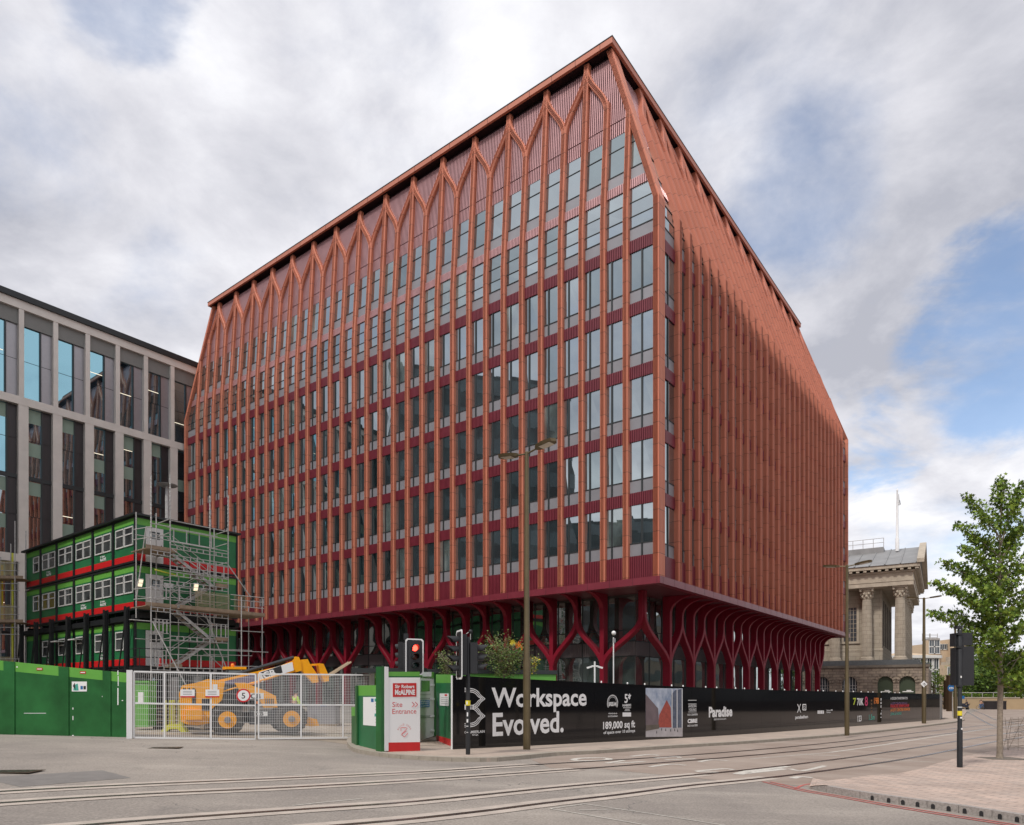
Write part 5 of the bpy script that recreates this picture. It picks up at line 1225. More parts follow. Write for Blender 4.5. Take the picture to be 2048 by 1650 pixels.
P0, P1 = at(960, 1350, 29), at(1112, 1350, 30); pex = (P1 - P0); pex.z = 0; pl_l = pex.length; pex.normalize(); PM = lambda: MB((P0.x, P0.y, 0), pex, Vector((-pex.y, pex.x, 0)), Z_)
m = PM(); m.box(-4.2, pl_l, 0, 2.4, -.4, EYE + (V0 - 1348) / F * 29.5, 'lime_green'); m.build('body', pl); m = PM(); m.box(-4.3, pl_l + .05, -.05, 2.5, EYE + (V0 - 1348) / F * 29.5, EYE + (V0 - 1340) / F * 29.5, 'frame_dark'); m.build('roof', pl)
random.seed(11)
shrub(1008, 1315, 28.2, 1.25, .85, 3400, ['hedge_a', 'hedge_b', 'hedge_b', 'hedge_c', 'hedge_d'], .10, 'dense bushy shrub behind the black hoarding, left of the brass lamp post')
shrub(895, 1330, 28.2, .75, .5, 1000, ['hedge_b', 'hedge_c', 'hedge_b', 'hedge_d'], .085, 'thin reddish shrub behind the twin traffic signals')
shrub(1066, 1332, 28.2, .42, .36, 420, ['hedge_b', 'flower_yellow', 'hedge_a'], .085, 'small tuft of yellow green leaves just right of the brass lamp post')
c = at(1030, 1288, 28); o = thing('sunflower', 'tall yellow and orange flower standing above the shrub', 'flower', c - Z_ * .6); m = MB(); m.path([c - Z_ * .6, c], .015, 'hedge_d', 5); m.build('stem', o); m = MB()
for dx, dz, mt in ((-.1, .05, 'flower_yellow'), (.12, -.03, 'flower_orange'), (.2, -.16, 'flower_orange')):
    q = c + Vector((dx, 0, dz))
    for k in range(9): t = k * .7; m.poly([q, q + Vector((math.cos(t - .25) * .09, -.02, math.sin(t - .25) * .09)), q + Vector((math.cos(t) * .15, 0, math.sin(t) * .15)), q + Vector((math.cos(t + .25) * .09, -.02, math.sin(t + .25) * .09))], mt, True)
m.build('petals', o); m = MB()
for k in range(14): leafcard(m, c + Vector((rf(-.2, .2), rf(-.1, .1), rf(-.5, -.1))), .2, 'lime_green')
m.build('leaves', o)

# ================================================================== BLACK HOARDING
hd = H1 - H0; HLn = hd.length; hX = Vector((hd.x, hd.y, 0)).normalized(); hY = Vector((-hX.y, hX.x, 0))
bh = thing('site_hoarding', 'long glossy black hoarding with white lettering running along the pavement', 'hoarding', (H0.x, H0.y, g(H0.x) + .1))
class BW(Wall):
    def __init__(s): s.a = Vector((H0.x, H0.y, 0)); s.ex, s.ey, s.ln = hX, hY, HLn
bw = BW()
gb = lambda s: g(H0.x + hX.x * s) + .10
topz = lambda s: gb(s) + 2.38
n = 24
for i in range(n):
    s0, s1 = HLn * i / n, HLn * (i + 1) / n; m = bw.M(); j = [rf(-.006, .006) for _ in range(4)]
    m.prism([(s0 + .004, gb(s0) - .02), (s1 - .004, gb(s1) - .02), (s1 - .004, topz(s1)), (s0 + .004, topz(s0))], 0, .04, 'hoard_black'); m.build('board_panel', bh)
e1_, e2_ = H1 + Vector((3.0, 4.5)), H1
m = MB(); d2 = Vector((e1_.x - e2_.x, e1_.y - e2_.y, 0)).normalized(); m2 = MB((H1.x, H1.y, 0), d2, Vector((-d2.y, d2.x, 0)), Z_); m2.prism([(.01, -.75), (7, -.8), (7, 1.6), (.01, 1.7)], 0, .04, 'concrete'); m2.build('end_panel', bh)
m = bw.M(); m.prism([(-.03, gb(0) - .02), (-.005, gb(0) - .02), (-.005, topz(0)), (-.03, topz(0))], -.01, .05, 'white_paint'); m.build('edge_strip', bh)
m = bw.M()
for i in range(26): s = 8 + i * 1.55 + rf(-.4, .4); m.lathe([(.03, 0), (.035, .05), (.01, .08)], 'ink_white', 7, (s, .02, topz(s)))
m.build('top_fixings', bh)
m = bw.M(); Y_ = -.004
def fith(wl, body, *a):
    t_ = wl.M(); fit(t_, wl, body, *a); t_.build('lettering', bh)
fith(bw, 'Workspace', 983, 1173, 1425, 1376, Y_, 'ink_white', .022); fith(bw, 'Evolved.', 985, 1127, 1469, 1424, Y_, 'ink_white', .022)
fith(bw, '189,000 sq ft', 1206, 1270, 1461, 1442, Y_, 'ink_white', .03); fith(bw, 'of space over 10 storeys', 1207, 1270, 1468, 1460, Y_, 'ink_white', .02)
fith(bw, '5*', 1249, 1262, 1406, 1387, Y_, 'ink_white', .02); fith(bw, 'NABERS', 1245, 1262, 1413, 1408, Y_, 'ink_white', .02); fith(bw, 'BREEAM', 1217, 1233, 1412, 1404, Y_, 'ink_white', .03); fith(bw, 'OUTSTANDING', 1216, 1235, 1434, 1431, Y_, 'ink_white', .02)
fith(bw, 'CHAMBERLAIN', 929, 969, 1466.5, 1461, Y_, 'ink_white', .01); fith(bw, 'SQ.', 944, 957, 1471.5, 1468, Y_, 'ink_white', .01)
def bq(u0, v0_, u1, v1_, mt, y=Y_): m.poly([(bw.s(u0), y, bw.z(u0, v1_)), (bw.s(u1), y, bw.z(u1, v1_)), (bw.s(u1), y, bw.z(u1, v0_)), (bw.s(u0), y, bw.z(u0, v0_))], mt)
bq(1246, 1415, 1262, 1416, 'ink_white'); bq(1250, 1418, 1259, 1419, 'ink_white'); bq(1249, 1421, 1260, 1421.8, 'ink_white'); bq(1245, 1425, 1262, 1433, 'ink_white')
for k in range(5): fith(bw, '*', 1216.5 + k * 3.6, 1219.8 + k * 3.6, 1430, 1425.5, Y_, 'ink_white', .04)
def arcline(M, cx, cz, r, a0, a1, w, mt, n=22, sx=1.0):
    for k in range(n):
        t0, t1 = [math.radians(a0 + (a1 - a0) * (k + j) / n) for j in (0, 1)]
        M.poly([(cx + math.cos(t) * q * sx, Y_, cz + math.sin(t) * q) for t, q in ((t0, r - w), (t1, r - w), (t1, r), (t0, r))], mt)
s_, z_ = bw.s(1225), bw.z(1225, 1406); arcline(m, s_, z_, .335, -35, 215, .02, 'ink_white', sx=1.1); arcline(m, s_, z_, .25, -35, 215, .012, 'ink_white', sx=1.1)
for k in range(34): t = math.radians(-30 + 240 * k / 33); arcline(m, s_, z_, .315, math.degrees(t), math.degrees(t) + 3.2, .035, 'ink_white', 1, 1.1)
# triple-line emblem
def emblem(cu, top, bot, right, k):
    for j in range(3):
        o_ = j * 3.4; P = []
        for t in range(25):
            a = t / 24; v = top + o_ + (bot - o_ - top - o_) * a
            b_ = abs(a - .5) * 2; x = .74 * math.sqrt(max(0, 1 - b_ ** 2.2)) + .26 * max(0, 1 - b_ * 2.6) ** 1.3; P.append((cu + (right - cu - o_ * 1.1) * x, v))
        P = [(cu - 9, top + o_)] + P + [(cu - 9, bot - o_)]
        for a, c in zip(P, P[1:]):
            p1_, p2_ = bw.q(*a), bw.q(*c); dx, dz = p2_[0] - p1_[0], p2_[1] - p1_[1]; l_ = math.hypot(dx, dz) or 1; nx, nz_ = -dz / l_ * .013, dx / l_ * .013
            m.poly([(p1_[0] - nx, Y_, p1_[1] - nz_), (p2_[0] - nx, Y_, p2_[1] - nz_), (p2_[0] + nx, Y_, p2_[1] + nz_), (p1_[0] + nx, Y_, p1_[1] + nz_)], 'ink_white')
emblem(938, 1376.5, 1418.5, 970, 0); emblem(938, 1410, 1454, 970, 1)
fith(bw, 'Avison', 1376.5, 1392, 1419, 1412, Y_, 'ink_white', .03) if 0 else None
fith(bw, 'Ready for enquiries', 1375, 1393, 1402, 1399, Y_, 'ink_white', .01) if 0 else None
bq(1376, 1407.5, 1393, 1408.5, 'ink_white'); fith(bw, 'AVISON', 1376.5, 1392.5, 1415, 1409.5, Y_, 'ink_white', .01); fith(bw, 'YOUNG', 1377, 1392.5, 1422, 1416.5, Y_, 'ink_white', .01); bq(1376, 1423.5, 1393, 1424.3, 'ink_white'); fith(bw, '0121 236 8236', 1375, 1395, 1431, 1427, Y_, 'ink_white', .02)
fith(bw, 'CBRE', 1375, 1394.5, 1446, 1437.5, Y_, 'ink_white', .06); fith(bw, '0121 616 5555', 1375, 1395, 1453, 1449, Y_, 'ink_white', .02)
bq(1376, 1400, 1393, 1401, 'ink_white')
fith(bw, 'Paradise', 1417.5, 1464.5, 1434, 1413, Y_, 'ink_white', .04); fith(bw, 'BIRMINGHAM', 1428, 1452, 1440, 1436.5, Y_, 'ink_white', .0)
fith(bw, 'X', 1594, 1602, 1425, 1408, Y_, 'ink_white', .0); fith(bw, 'paradisebham', 1590.5, 1616, 1439, 1430.5, Y_, 'ink_white', .03)
for a, c in (((1605.5, 1409), (1611.5, 1409)), ((1605.5, 1420), (1611.5, 1420)), ((1605.5, 1409), (1605.5, 1420)), ((1611.5, 1409), (1611.5, 1420))):
    p1_, p2_ = bw.q(*a), bw.q(*c); m.tube((p1_[0], Y_, p1_[1]), (p2_[0], Y_, p2_[1]), .025, 'ink_white', 4)
arcline(m, bw.s(1608.5), bw.z(1608.5, 1414.5), .1, 0, 360, .035, 'ink_white', 14)
for k in range(4): bq(1635 + k * 3.3, 1421, 1637.7 + k * 3.3, 1427.5, 'ink_white')
fith(bw, 'Federated', 1653, 1661, 1422, 1419, Y_, 'ink_white', .01); fith(bw, 'Hermes', 1653, 1661, 1426, 1423, Y_, 'ink_white', .01); bq(1662, 1419, 1665, 1421, 'ink_white')
for body, u0, u1, vb, vt, mt in (('7', 1706, 1712, 1410, 1396, 'ink_lime'), ('70K', 1714, 1727, 1411, 1396, 'ink_white'), ('8', 1729.5, 1735.5, 1412, 1393, 'ink_pink'), ('198', 1748, 1757.5, 1408, 1395, 'ink_orange'), ('1.5m', 1738, 1749, 1440, 1429, 'ink_teal'), ('123', 1715, 1723, 1443, 1431, 'ink_white'),
                                 ('A GOLDEN TRANSFORMATION', 1781, 1815, 1399, 1394, 'ink_white'), ('A CITY CENTRE FOR ALL', 1781, 1815, 1410, 1404.5, 'ink_purple'), ('PARADISE BIRMINGHAM', 1781, 1818, 1415, 1408, 'ink_red'), ('A CITY CENTRE REMADE', 1781, 1820, 1422, 1416.5, 'ink_orange'), ('JOBS & HOMES', 1781, 1803, 1431, 1425, 'ink_teal')):
    fith(bw, body, u0, u1, vb, vt, Y_, mt, .02)
def vtext(body, u, v0_, v1_, mt, sz):
    n_ = len(body)
    for i, ch in enumerate(body): m.text(ch, bw.s(u) + .12, Y_, bw.z(u, v1_ + (v0_ - v1_) * (i + .0) / n_) , sz, mt, 1, .03, 'LEFT', rot=math.pi / 2)
vtext('12,000', 1762, 1394, 1437, 'ink_white', .36); vtext('2025', 1743, 1396, 1425, 'ink_brown', .34)
m.build('lettering', bh)
# the printed picture of the square
m = bw.M(); yp = -.006
def pq(pts, mt, k=0): m.poly([(bw.s(u), yp - k * .0015, bw.z(u, v)) for u, v in pts], mt)
mat('pic_sky', (.20, .34, .60), .5, var=.5, vscale=1.2, vcol=(.62, .66, .74)); mat('pic_stone', (.16, .12, .13), .6, var=.2); mat('pic_red', (.36, .07, .05), .6, var=.3, vscale=6); mat('pic_ground', (.46, .43, .44), .6, var=.15, vscale=3); mat('pic_glass', (.10, .12, .17), .5, var=.4, vscale=5)
pq([(1291, 1474), (1365, 1473), (1365, 1377), (1291, 1376)], 'pic_sky'); pq([(1291, 1474), (1365, 1473), (1365, 1455), (1291, 1458)], 'pic_ground', 1); pq([(1291, 1458), (1318, 1455), (1316, 1417), (1291, 1388)], 'pic_stone', 2)
pq([(1316, 1455), (1343, 1455), (1341, 1415), (1333, 1400), (1318, 1430)], 'pic_red', 3); pq([(1344, 1456), (1364, 1455), (1364, 1378), (1350, 1380), (1342, 1390)], 'pic_glass', 4)
for u in (1343, 1353, 1363): pq([(u, 1456), (u + 1.4, 1456), (u + 1.4, 1379), (u, 1379)], 'ink_white', 5)
pq([(1291, 1462), (1318, 1457), (1318, 1449), (1291, 1450)], 'stone_dark', 6)
for u, v in ((1312, 1462), (1330, 1457), (1340, 1458), (1354, 1459), (1322, 1456), (1348, 1457)): pq([(u, v + 5), (u + 1.6, v + 5), (u + 1.3, v), (u + .3, v)], 'ink_black', 7)
tag(m.build('printed_picture'), 'printed picture of a sunny square with a red block on the black hoarding', 'poster')
# ================================================================== LAMP POSTS
def lamp_post(u, v, vtop, label, arms, h=.11, r=.085, mt='bronze_post', grp='double-armed brass coloured street lamps', drop=0.0, rz=0.0, head=.82):
    p = G(u, v, h); H = EYE + (V0 - vtop) / F * p.y - p.z
    o = thing('street_lamp', label, 'lamp post', p, grp)
    m = MB(p); m.lathe([(r * 1.25, 0), (r * 1.25, H * .30), (r, H * .31), (r * .72, H), (0.01, H + .05)], mt, 14); m.build('post', o, smooth=True)
    for a, tilt in arms:
        ex = Vector((math.cos(a), math.sin(a), 0)); ey = Vector((-ex.y, ex.x, 0)); q = p + Z_ * (H - .05)
        m = MB(q, ex, ey, Z_); m.tube((0, 0, 0), (.42, 0, .05 + tilt), .03, mt); m.build('arm', o)
        m = MB(q + ex * .38 + Z_ * (.05 + tilt), (ex + Z_ * .12).normalized(), ey, (Z_ - ex * .12).normalized())
        L_h = head; top = [(0, .05), (.12, .17), (L_h * .5, .23), (L_h * .9, .19), (L_h, .03)]; n = len(top)
        vs = [m.P(x, w, .05) for x, w in top] + [m.P(x, -w, .05) for x, w in top][::-1] + [m.P(x, w * .8, -.04) for x, w in top] + [m.P(x, -w * .8, -.04) for x, w in top][::-1]
        k = 2 * n; m.mesh(vs, [list(range(k)), list(range(k, 2 * k))] + [(i, (i+1) % k, (i+1) % k + k, i + k) for i in range(k)], mt); hd_ = m.build('lamp_head', o)
        m.v, m.fc, m.mi, m.ms = [], [], [], []; m.box(.22, L_h * .8, -.14, .14, -.052, -.041, 'lamp_glass'); m.build('lens', hd_)
    return o
lamp_post(1053.5, 1499, 905, 'tall brass coloured street lamp in front of the black hoarding lettering, nearest of its row', ((R(-40), .04), (R(140), 0)), r=.098)
lamp_post(1694, 1471, 1131, 'brass coloured street lamp standing against the right edge of the red building', ((R(-40), .0), (R(140), 0)), r=.095)
lamp_post(1848, 1447, 1196, 'brass street lamp with a diamond sign, near the far end of the black hoarding', ((R(-25), .0), (R(155), 0)), r=.125)
lamp_post(1910.5, 1437, 1242, 'far street lamp on the corner beside the round blue sign', ((R(-15), .0), (R(165), 0)), r=.12)
p = G(1848, 1447, .11); dm = thing('tram_speed_sign', 'white diamond sign reading 10 fixed to the lamp post by the hoarding end', 'sign', p + Z_ * 2.2)
m = MB(at(1848, 1368, p.y - .15)); m.poly([(-.27, 0, 0), (0, 0, -.27), (.27, 0, 0), (0, 0, .27)], 'ink_white'); m.build('plate', dm); m = MB(at(1848, 1368, p.y - .17)); m.text('15', 0, 0, -.09, .26, 'ink_black', 1, .02, 'CENTER'); m.build('digits', dm)
dm['label'] = 'white diamond sign with black digits fixed to the lamp post by the hoarding end'

# ================================================================== TRAFFIC SIGNALS
def sig_head(o, p, ang, n, lit=None, back=True, H=None, visor=.2, w=.16):
    """p: bottom centre of the head, ang: direction it faces"""
    fx = Vector((math.cos(ang), math.sin(ang), 0)); sx_ = Vector((-fx.y, fx.x, 0)); M = lambda: MB(p, sx_, fx, Z_)
    st = .285; H = n * st + .06
    m = M(); m.prismz([(-w, -.2), (w, -.2), (w, .0), (w * .8, .03), (-w * .8, .03), (-w, .0)], .0, H, 'signal_black'); hd_ = m.build('signal_head', o)
    if back:
        m = M(); c = .06; W_, z0, z1 = w + .13, -.13, H + .13
        pl = [(-W_ + c, z0), (W_ - c, z0), (W_, z0 + c), (W_, z1 - c), (W_ - c, z1), (-W_ + c, z1), (-W_, z1 - c), (-W_, z0 + c)]; m.prism(pl, -.02, .0, 'signal_black')
        inn = [(x * .87, z0 + (z - z0) * .93 + (z1 - z0) * .035) for x, z in pl]
        for i in range(8):
            j = (i + 1) % 8; m.poly([(pl[i][0], .004, pl[i][1]), (pl[j][0], .004, pl[j][1]), (inn[j][0], .004, inn[j][1]), (inn[i][0], .004, inn[i][1])], 'signal_white')
            m.poly([(pl[i][0], -.022, pl[i][1]), (pl[j][0], -.022, pl[j][1]), (pl[j][0] * 1.02, .004, pl[j][1]), (pl[i][0] * 1.02, .004, pl[i][1])], 'signal_white')
        m.build('backing_board', hd_)
    for i in range(n):
        z = H - .03 - st * (i + .5); m = M()
        nn = 14; vs = []; fs = []
        for k in range(nn + 1):
            t = -.45 + (math.pi + .9) * k / nn; dpt = visor * (.55 + .45 * max(0, math.sin(t)))
            for rr, y in ((.118, .03), (.122, .03 + dpt), (.108, .03 + dpt), (.106, .03)): vs.append(m.P(math.cos(t) * rr, y, z + math.sin(t) * rr))
        for k in range(nn):
            for a, b_ in ((0, 1), (1, 2), (2, 3)): fs.append((k*4 + a, (k+1)*4 + a, (k+1)*4 + b_, k*4 + b_))
        m.mesh(vs, fs, 'signal_black'); m.build('visor', hd_)
        m = M(); mt = ('lens_red_lit' if lit == i else 'lens_dark_red' if i < 2 else 'lens_dark_green'); m.lathe([(.1, .031), (.08, .05), (.02, .06)], mt, 16, (0, 0, z), 'y'); m.build('lens', hd_)
def pole(o, p, H, r=.057, rb=None):
    m = MB(p)
    if rb: m.lathe([(rb, 0), (rb, 1.1), (r, 1.16), (r, H), (r * .8, H + .03)], 'signal_black', 14)
    else: m.lathe([(r, 0), (r, H), (r * .8, H + .03)], 'signal_black', 14)
    m.build('post', o, smooth=True)
GA = 'traffic signals at the junction'
p = at(809, 1500, 22.6); p.z = g(p.x) + .11; o = thing('traffic_signal', 'traffic signal with its red lamp lit, rising behind the white entrance sign', 'traffic light', p, GA)
pole(o, p, 3.35); sig_head(o, at(829, 1342, 22.3), R(-62), 3, 0, w=.18); sig_head(o, at(803, 1340, 22.8), R(150), 3, None, False, w=.17)
m = MB(at(812, 1277, 22.6)); m.box(-.07, .07, -.07, .07, -.05, .16, 'signal_black'); m.tube((0, 0, -.25), (0, 0, -.05), .02, 'galv'); m.tube((-.02, 0, -.2), (.3, -.1, -.35), .012, 'galv'); m.build('detector', o)
p = G(936, 1509, .11); o = thing('traffic_signal', 'black traffic signal pole with yellow band carrying two opposed heads before the black hoarding', 'traffic light', p, GA)
pole(o, p, EYE + (V0 - 1276) / F * p.y - p.z, .062, .068)
sig_head(o, at(918, 1350, p.y - .05), R(200), 4, None, w=.17, visor=.34); sig_head(o, at(952, 1347, p.y + .15), R(12), 3, None, False, w=.19, visor=.34)
m = MB(p); zz_ = EYE + (V0 - 1411) / F * p.y - p.z; m.lathe([(.073, zz_), (.073, zz_ + .15)], 'flower_yellow', 16); m.build('yellow_band', o)
m = MB(p); m.box(-.045, -.005, -.078, -.074, zz_ + .03, zz_ + .12, 'ink_white')
for dz, w_, h_ in ((-.32, .03, .12), (-.5, .035, .1), (-.62, .05, .02), (-.8, .04, .015)): m.box(-w_, w_ * .3, -.078, -.075, zz_ + dz, zz_ + dz + h_, 'ink_white')
m.build('stickers', o)
m = MB(at(941, 1263, p.y)); m.sphere((0, 0, 0), .06, 'signal_black'); m.tube((0, 0, -.06), (0, 0, -.25), .012, 'galv'); m.tube((-.05, 0, -.02), (-.12, -.02, -.07), .01, 'galv'); m.build('antenna', o)
p = G(1919.5, 1534, .03); o = thing('traffic_signal', 'black traffic signal seen from behind on the paved corner, left of the young tree', 'traffic light', p, GA)
pole(o, p, EYE + (V0 - 1262) / F * p.y - p.z, .062, .078)
for a, b_, z0, z1, d_ in ((1903.5, 1922, 1293, 1267, -.12), (1920, 1938.5, 1291, 1266, -.10), (1904.5, 1924, 1371, 1296, -.1), (1919, 1942, 1371, 1293, -.06)):
    q0, q1 = at(a, z0, p.y + .2), at(b_, z1, p.y + .2); m = MB((0, 0, 0)); m.box(q0.x, q1.x, p.y + .07 + d_ * .2, p.y + .3, q0.z, q1.z, 'signal_black'); hd_ = m.build('signal_head', o)
m = MB((0, 0, 0))
for v_ in (1294, 1372, 1268): q = at(1919, v_, p.y); m.lathe([(.09, -.03), (.09, .03)], 'signal_black', 12, (q.x, q.y, q.z))
m.build('bracket', o)
m = MB(at(1917.5, 1255, p.y)); m.box(-.085, .085, -.06, .08, -.04, .05, 'signal_black'); m.tube((0, 0, -.15), (0, 0, -.04), .03, 'signal_black'); m.build('detector', o)
m = MB(p); zz_ = EYE + (V0 - 1431) / F * p.y - p.z; m.lathe([(.0655, zz_), (.0655, zz_ + .14)], 'ink_lime', 16); m.ms[0] = 'flower_yellow'; m.build('yellow_band', o)
m = MB(p); m.lathe([(.0645, zz_ + .24), (.0645, zz_ + .27)], 'sheet_white', 14); m.box(-.02, .02, -.066, -.063, zz_ + 1.15, zz_ + 1.21, 'ink_white'); m.box(-.03, .03, -.066, -.063, zz_ - .09, zz_ - .04, 'ink_white'); m.box(0, .04, -.066, -.06, zz_ - .43, zz_ - .38, 'ink_white'); m.build('stickers', o)
# cctv masts behind the hoarding
p = at(1189.5, 1400, 31); zg = g(p.x); o = thing('camera_mast', 'short white mast with two cameras pointing apart above the black hoarding', 'cctv mast', (p.x, p.y, zg)); q = at(1189.5, 1334, 31)
m = MB((p.x, p.y, 0)); m.tube((0, 0, zg), (0, 0, at(0, 1323, 31).z), .04, 'white_paint', 10); m.build('post', o, smooth=True)
for sgn in (-1, 1):
    m = MB(q, (sgn * .95, 0, -.28), (0, 1, 0), (sgn * .28, 0, .95)); m.tube((0, 0, .03), (.12, 0, .07), .035, 'white_paint'); m.box(.12, .36, -.035, .035, .02, .10, 'white_paint'); m.box(.355, .365, -.025, .025, .035, .08, 'ink_black'); m.build('camera', o)
p = at(1227, 1400, 34); zg = g(p.x); o = thing('camera_mast', 'thin pale mast topped by a round dome camera above the black hoarding', 'cctv mast', (p.x, p.y, zg))
m = MB((p.x, p.y, 0)); m.tube((0, 0, zg), (0, 0, at(0, 1275, 34).z), .03, 'white_paint', 8); m.build('post', o, smooth=True)
m = MB(at(1227.5, 1266, 34)); m.sphere((0, 0, 0), .11, 'white_paint'); m.build('dome', o, smooth=True); m = MB(at(1228.5, 1280, 34)); m.box(-.05, .06, -.04, .06, -.12, .08, 'grey_panel'); m.build('junction_box', o)

# ================================================================== TOWN HALL with columned portico
TO = Vector((57.6, 100, 0)); TX_, TY_ = Vector((-.85, .53, 0)).normalized(), Vector((.53, .85, 0)).normalized()
th = thing('town_hall', 'classical stone hall with tall fluted columns, pediment and rusticated arched base, right of centre', 'hall', TO + Z_ * -1)
def TM(): return MB(TO, TX_, TY_, Z_)
brick_mat('ashlar', (.37, .32, .255), (.33, .285, .225), (.20, .17, .14), 1.6, .62, .02, ex=TX_, ez=(0, 0, 1), noise_=.16)
brick_mat('rustic', (.27, .22, .17), (.20, .16, .13), (.12, .095, .075), .85, .42, .035, ex=(TX_ * .8 + TY_ * .6), ez=(0, 0, 1), noise_=.35)
ZP = EYE + (V0 - 1319) / F * 100; ZC = EYE + (V0 - 1172) / F * 101; ZE = EYE + (V0 - 1131) / F * 100; W_ = 27.5; HT_ = 60
zv = lambda v, Y=100: EYE + (V0 - v) / F * Y
m = TM(); m.box(-.55, HT_, -.55, W_ + .5, ZC, ZC + 1.0, 'stone'); m.box(-.62, HT_, -.62, W_ + .5, ZC + .62, ZC + .70, 'stone'); m.box(-.5, HT_, -.5, W_ + .5, ZC + 1.0, ZC + 1.9, 'stone')
m.box(-.75, HT_, -.75, W_ + .7, ZC + 1.9, ZC + 2.15, 'stone'); m.box(-1.35, HT_, -1.35, W_ + 1.3, ZC + 2.45, ZC + 2.95, 'stone'); m.build('entablature', th)
m = TM()
k = -1.2
while k < 40: m.box(k, k + .42, -1.25, -.75, ZC + 2.15, ZC + 2.45, 'stone'); k += .95
k = -1.2
while k < W_ + 1: m.box(-1.25, -.75, k, k + .42, ZC + 2.15, ZC + 2.45, 'stone'); k += .95
m.build('cornice_blocks', th)
ZR = ZC + 2.95; APX = zv(1096, 112)
m = TM(); hw = W_ / 2
m.prismz  # roof: gable ends facing ey-direction run
vs = [TM().P(x, y, z) for x in (-1.2, HT_) for y, z in ((-1.5, ZR), (hw, APX), (W_ + 1.4, ZR))]
m.mesh(vs, [(0, 3, 4, 1), (1, 4, 5, 2)], 'lead')
for k in range(24): x = -1 + k * 2.0; m.mesh([TM().P(x + a, y, z + dz) for a in (0, .12) for dz in (0, .12) for y, z in ((-1.5, ZR), (hw, APX))], [(2, 3, 7, 6), (0, 1, 3, 2), (4, 5, 7, 6)], 'lead')
m.build('roof', th)
m = TM()
def gab(x0, x1, off, mt, t):
    P = [(-1.6, ZR), (hw, APX + .1), (W_ + 1.6, ZR), (W_ + 1.6, ZR + t), (hw, APX + t + .1), (-1.6, ZR + t)]
    vs = [TM().P(x, y, z) for x in (x0, x1) for y, z in P]; n = 6
    m.mesh(vs, [(0, 1, 4, 5), (1, 2, 3, 4), (6, 7, 10, 11), (7, 8, 9, 10)] + [(i, (i+1) % 6, (i+1) % 6 + 6, i + 6) for i in range(6)], mt)
gab(-1.9, -1.0, 0, 'stone', .55); m.mesh([TM().P(-.5, y, z) for y, z in ((-.6, ZR - .1), (hw, APX), (W_ + .6, ZR - .1))], [(0, 1, 2)], 'stone'); m.build('pediment', th)
def tcol(x, y):
    m = TM(); h = ZC - ZP; r = .72; n = 20; prof_ = [(1.15, 0), (1.15, .22), (.98, .26), (1.0, .42), (.82, .52)]
    m.lathe([(a * r / .72 * .9, b_) for a, b_ in prof_], 'stone', 20, (x, y, ZP)); hh = h - 1.6
    vs = []; fs = []; nn = 40; rows = [(1.0, .5), (1.0, hh * .35), (.94, hh * .7), (.86, hh)]
    for sc_, z in rows:
        for i in range(nn): t = 2 * math.pi * i / nn; rr = r * sc_ * (1 if i % 2 else .93); vs.append(m.P(x + rr * math.cos(t), y + rr * math.sin(t), ZP + z))
    for k in range(len(rows) - 1):
        for i in range(nn): fs.append((k*nn + i, k*nn + (i+1) % nn, (k+1)*nn + (i+1) % nn, (k+1)*nn + i))
    m.mesh(vs, fs, 'ashlar'); cb_ = m.build('column', th)
    m = TM(); z = ZP + hh
    m.lathe([(.64, 0), (.70, .05), (.64, .1), (.66, .5), (.74, .95), (.95, 1.3)], 'stone', 16, (x, y, z)); m.box(x - .98, x + .98, y - .98, y + .98, z + 1.35, z + 1.6, 'stone')
    for k in range(8):
        for lv_, rr, hz in ((0, .74, .35), (1, .84, .75)):
            t = math.pi / 4 * (k + .5 * lv_); m.sphere((x + rr * math.cos(t), y + rr * math.sin(t), z + hz), .17, 'stone', 6, 1.3)
    for a in (-1, 1):
        for c in (-1, 1): m.sphere((x + a * .8, y + c * .8, z + 1.2), .2, 'stone', 6)
    m.build('capital', cb_, smooth=False)
for x in (1.2, 5.55, 9.9, 14.25): tcol(x, .7)
for k in range(1, 7): tcol(1.2, .7 + k * 4.35)
m = TM(); m.box(3.64, HT_, 2.0, W_ - 2, ZP, ZC, 'ashlar'); m.box(3.55, HT_, 1.9, W_ - 2, ZP, ZP + 1.6, 'ashlar'); m.box(3.5, HT_, 1.85, 2.0, ZP + 1.6, ZP + 1.85, 'stone'); m.build('wall', th)
for i in range(3):
    x = 7.0 + i * 4.35; m = TM(); m.box(x, x + 1.9, 1.95, 1.99, ZP + 3.0, ZP + 8.2, 'old_glass'); w_ = m.build('window', th); m = TM()
    for k in range(5): m.box(x + k * .46, x + k * .46 + .05, 1.90, 1.95, ZP + 3, ZP + 8.2, 'stone')
    for k in range(8): m.box(x, x + 1.9, 1.91, 1.949, ZP + 3 + k * .68, ZP + 3.04 + k * .68, 'stone')
    m.box(x - .4, x + 2.3, 1.8, 1.96, ZP + 2.7, ZP + 2.98, 'stone'); m.box(x - .3, x, 1.86, 1.97, ZP + 2.98, ZP + 8.6, 'stone'); m.box(x + 1.9, x + 2.2, 1.86, 1.97, ZP + 2.98, ZP + 8.6, 'stone'); m.build('window_frame', w_)
for i in range(5):
    y = 4.2 + i * 4.35; m = TM(); m.box(3.55, 3.62, y, y + 1.9, ZP + 2.4, ZP + 9.2, 'stone_dark'); m.build('window', th)
for i in range(3):
    x = 5.9 + i * 4.35 - .9
    m = TM(); m.box(x, x + 1.1, 1.7, 2.0, ZP + .3, ZC, 'ashlar'); m.box(x - .12, x + 1.22, 1.6, 2.0, ZP, ZP + .5, 'stone'); m.build('pilaster', th)
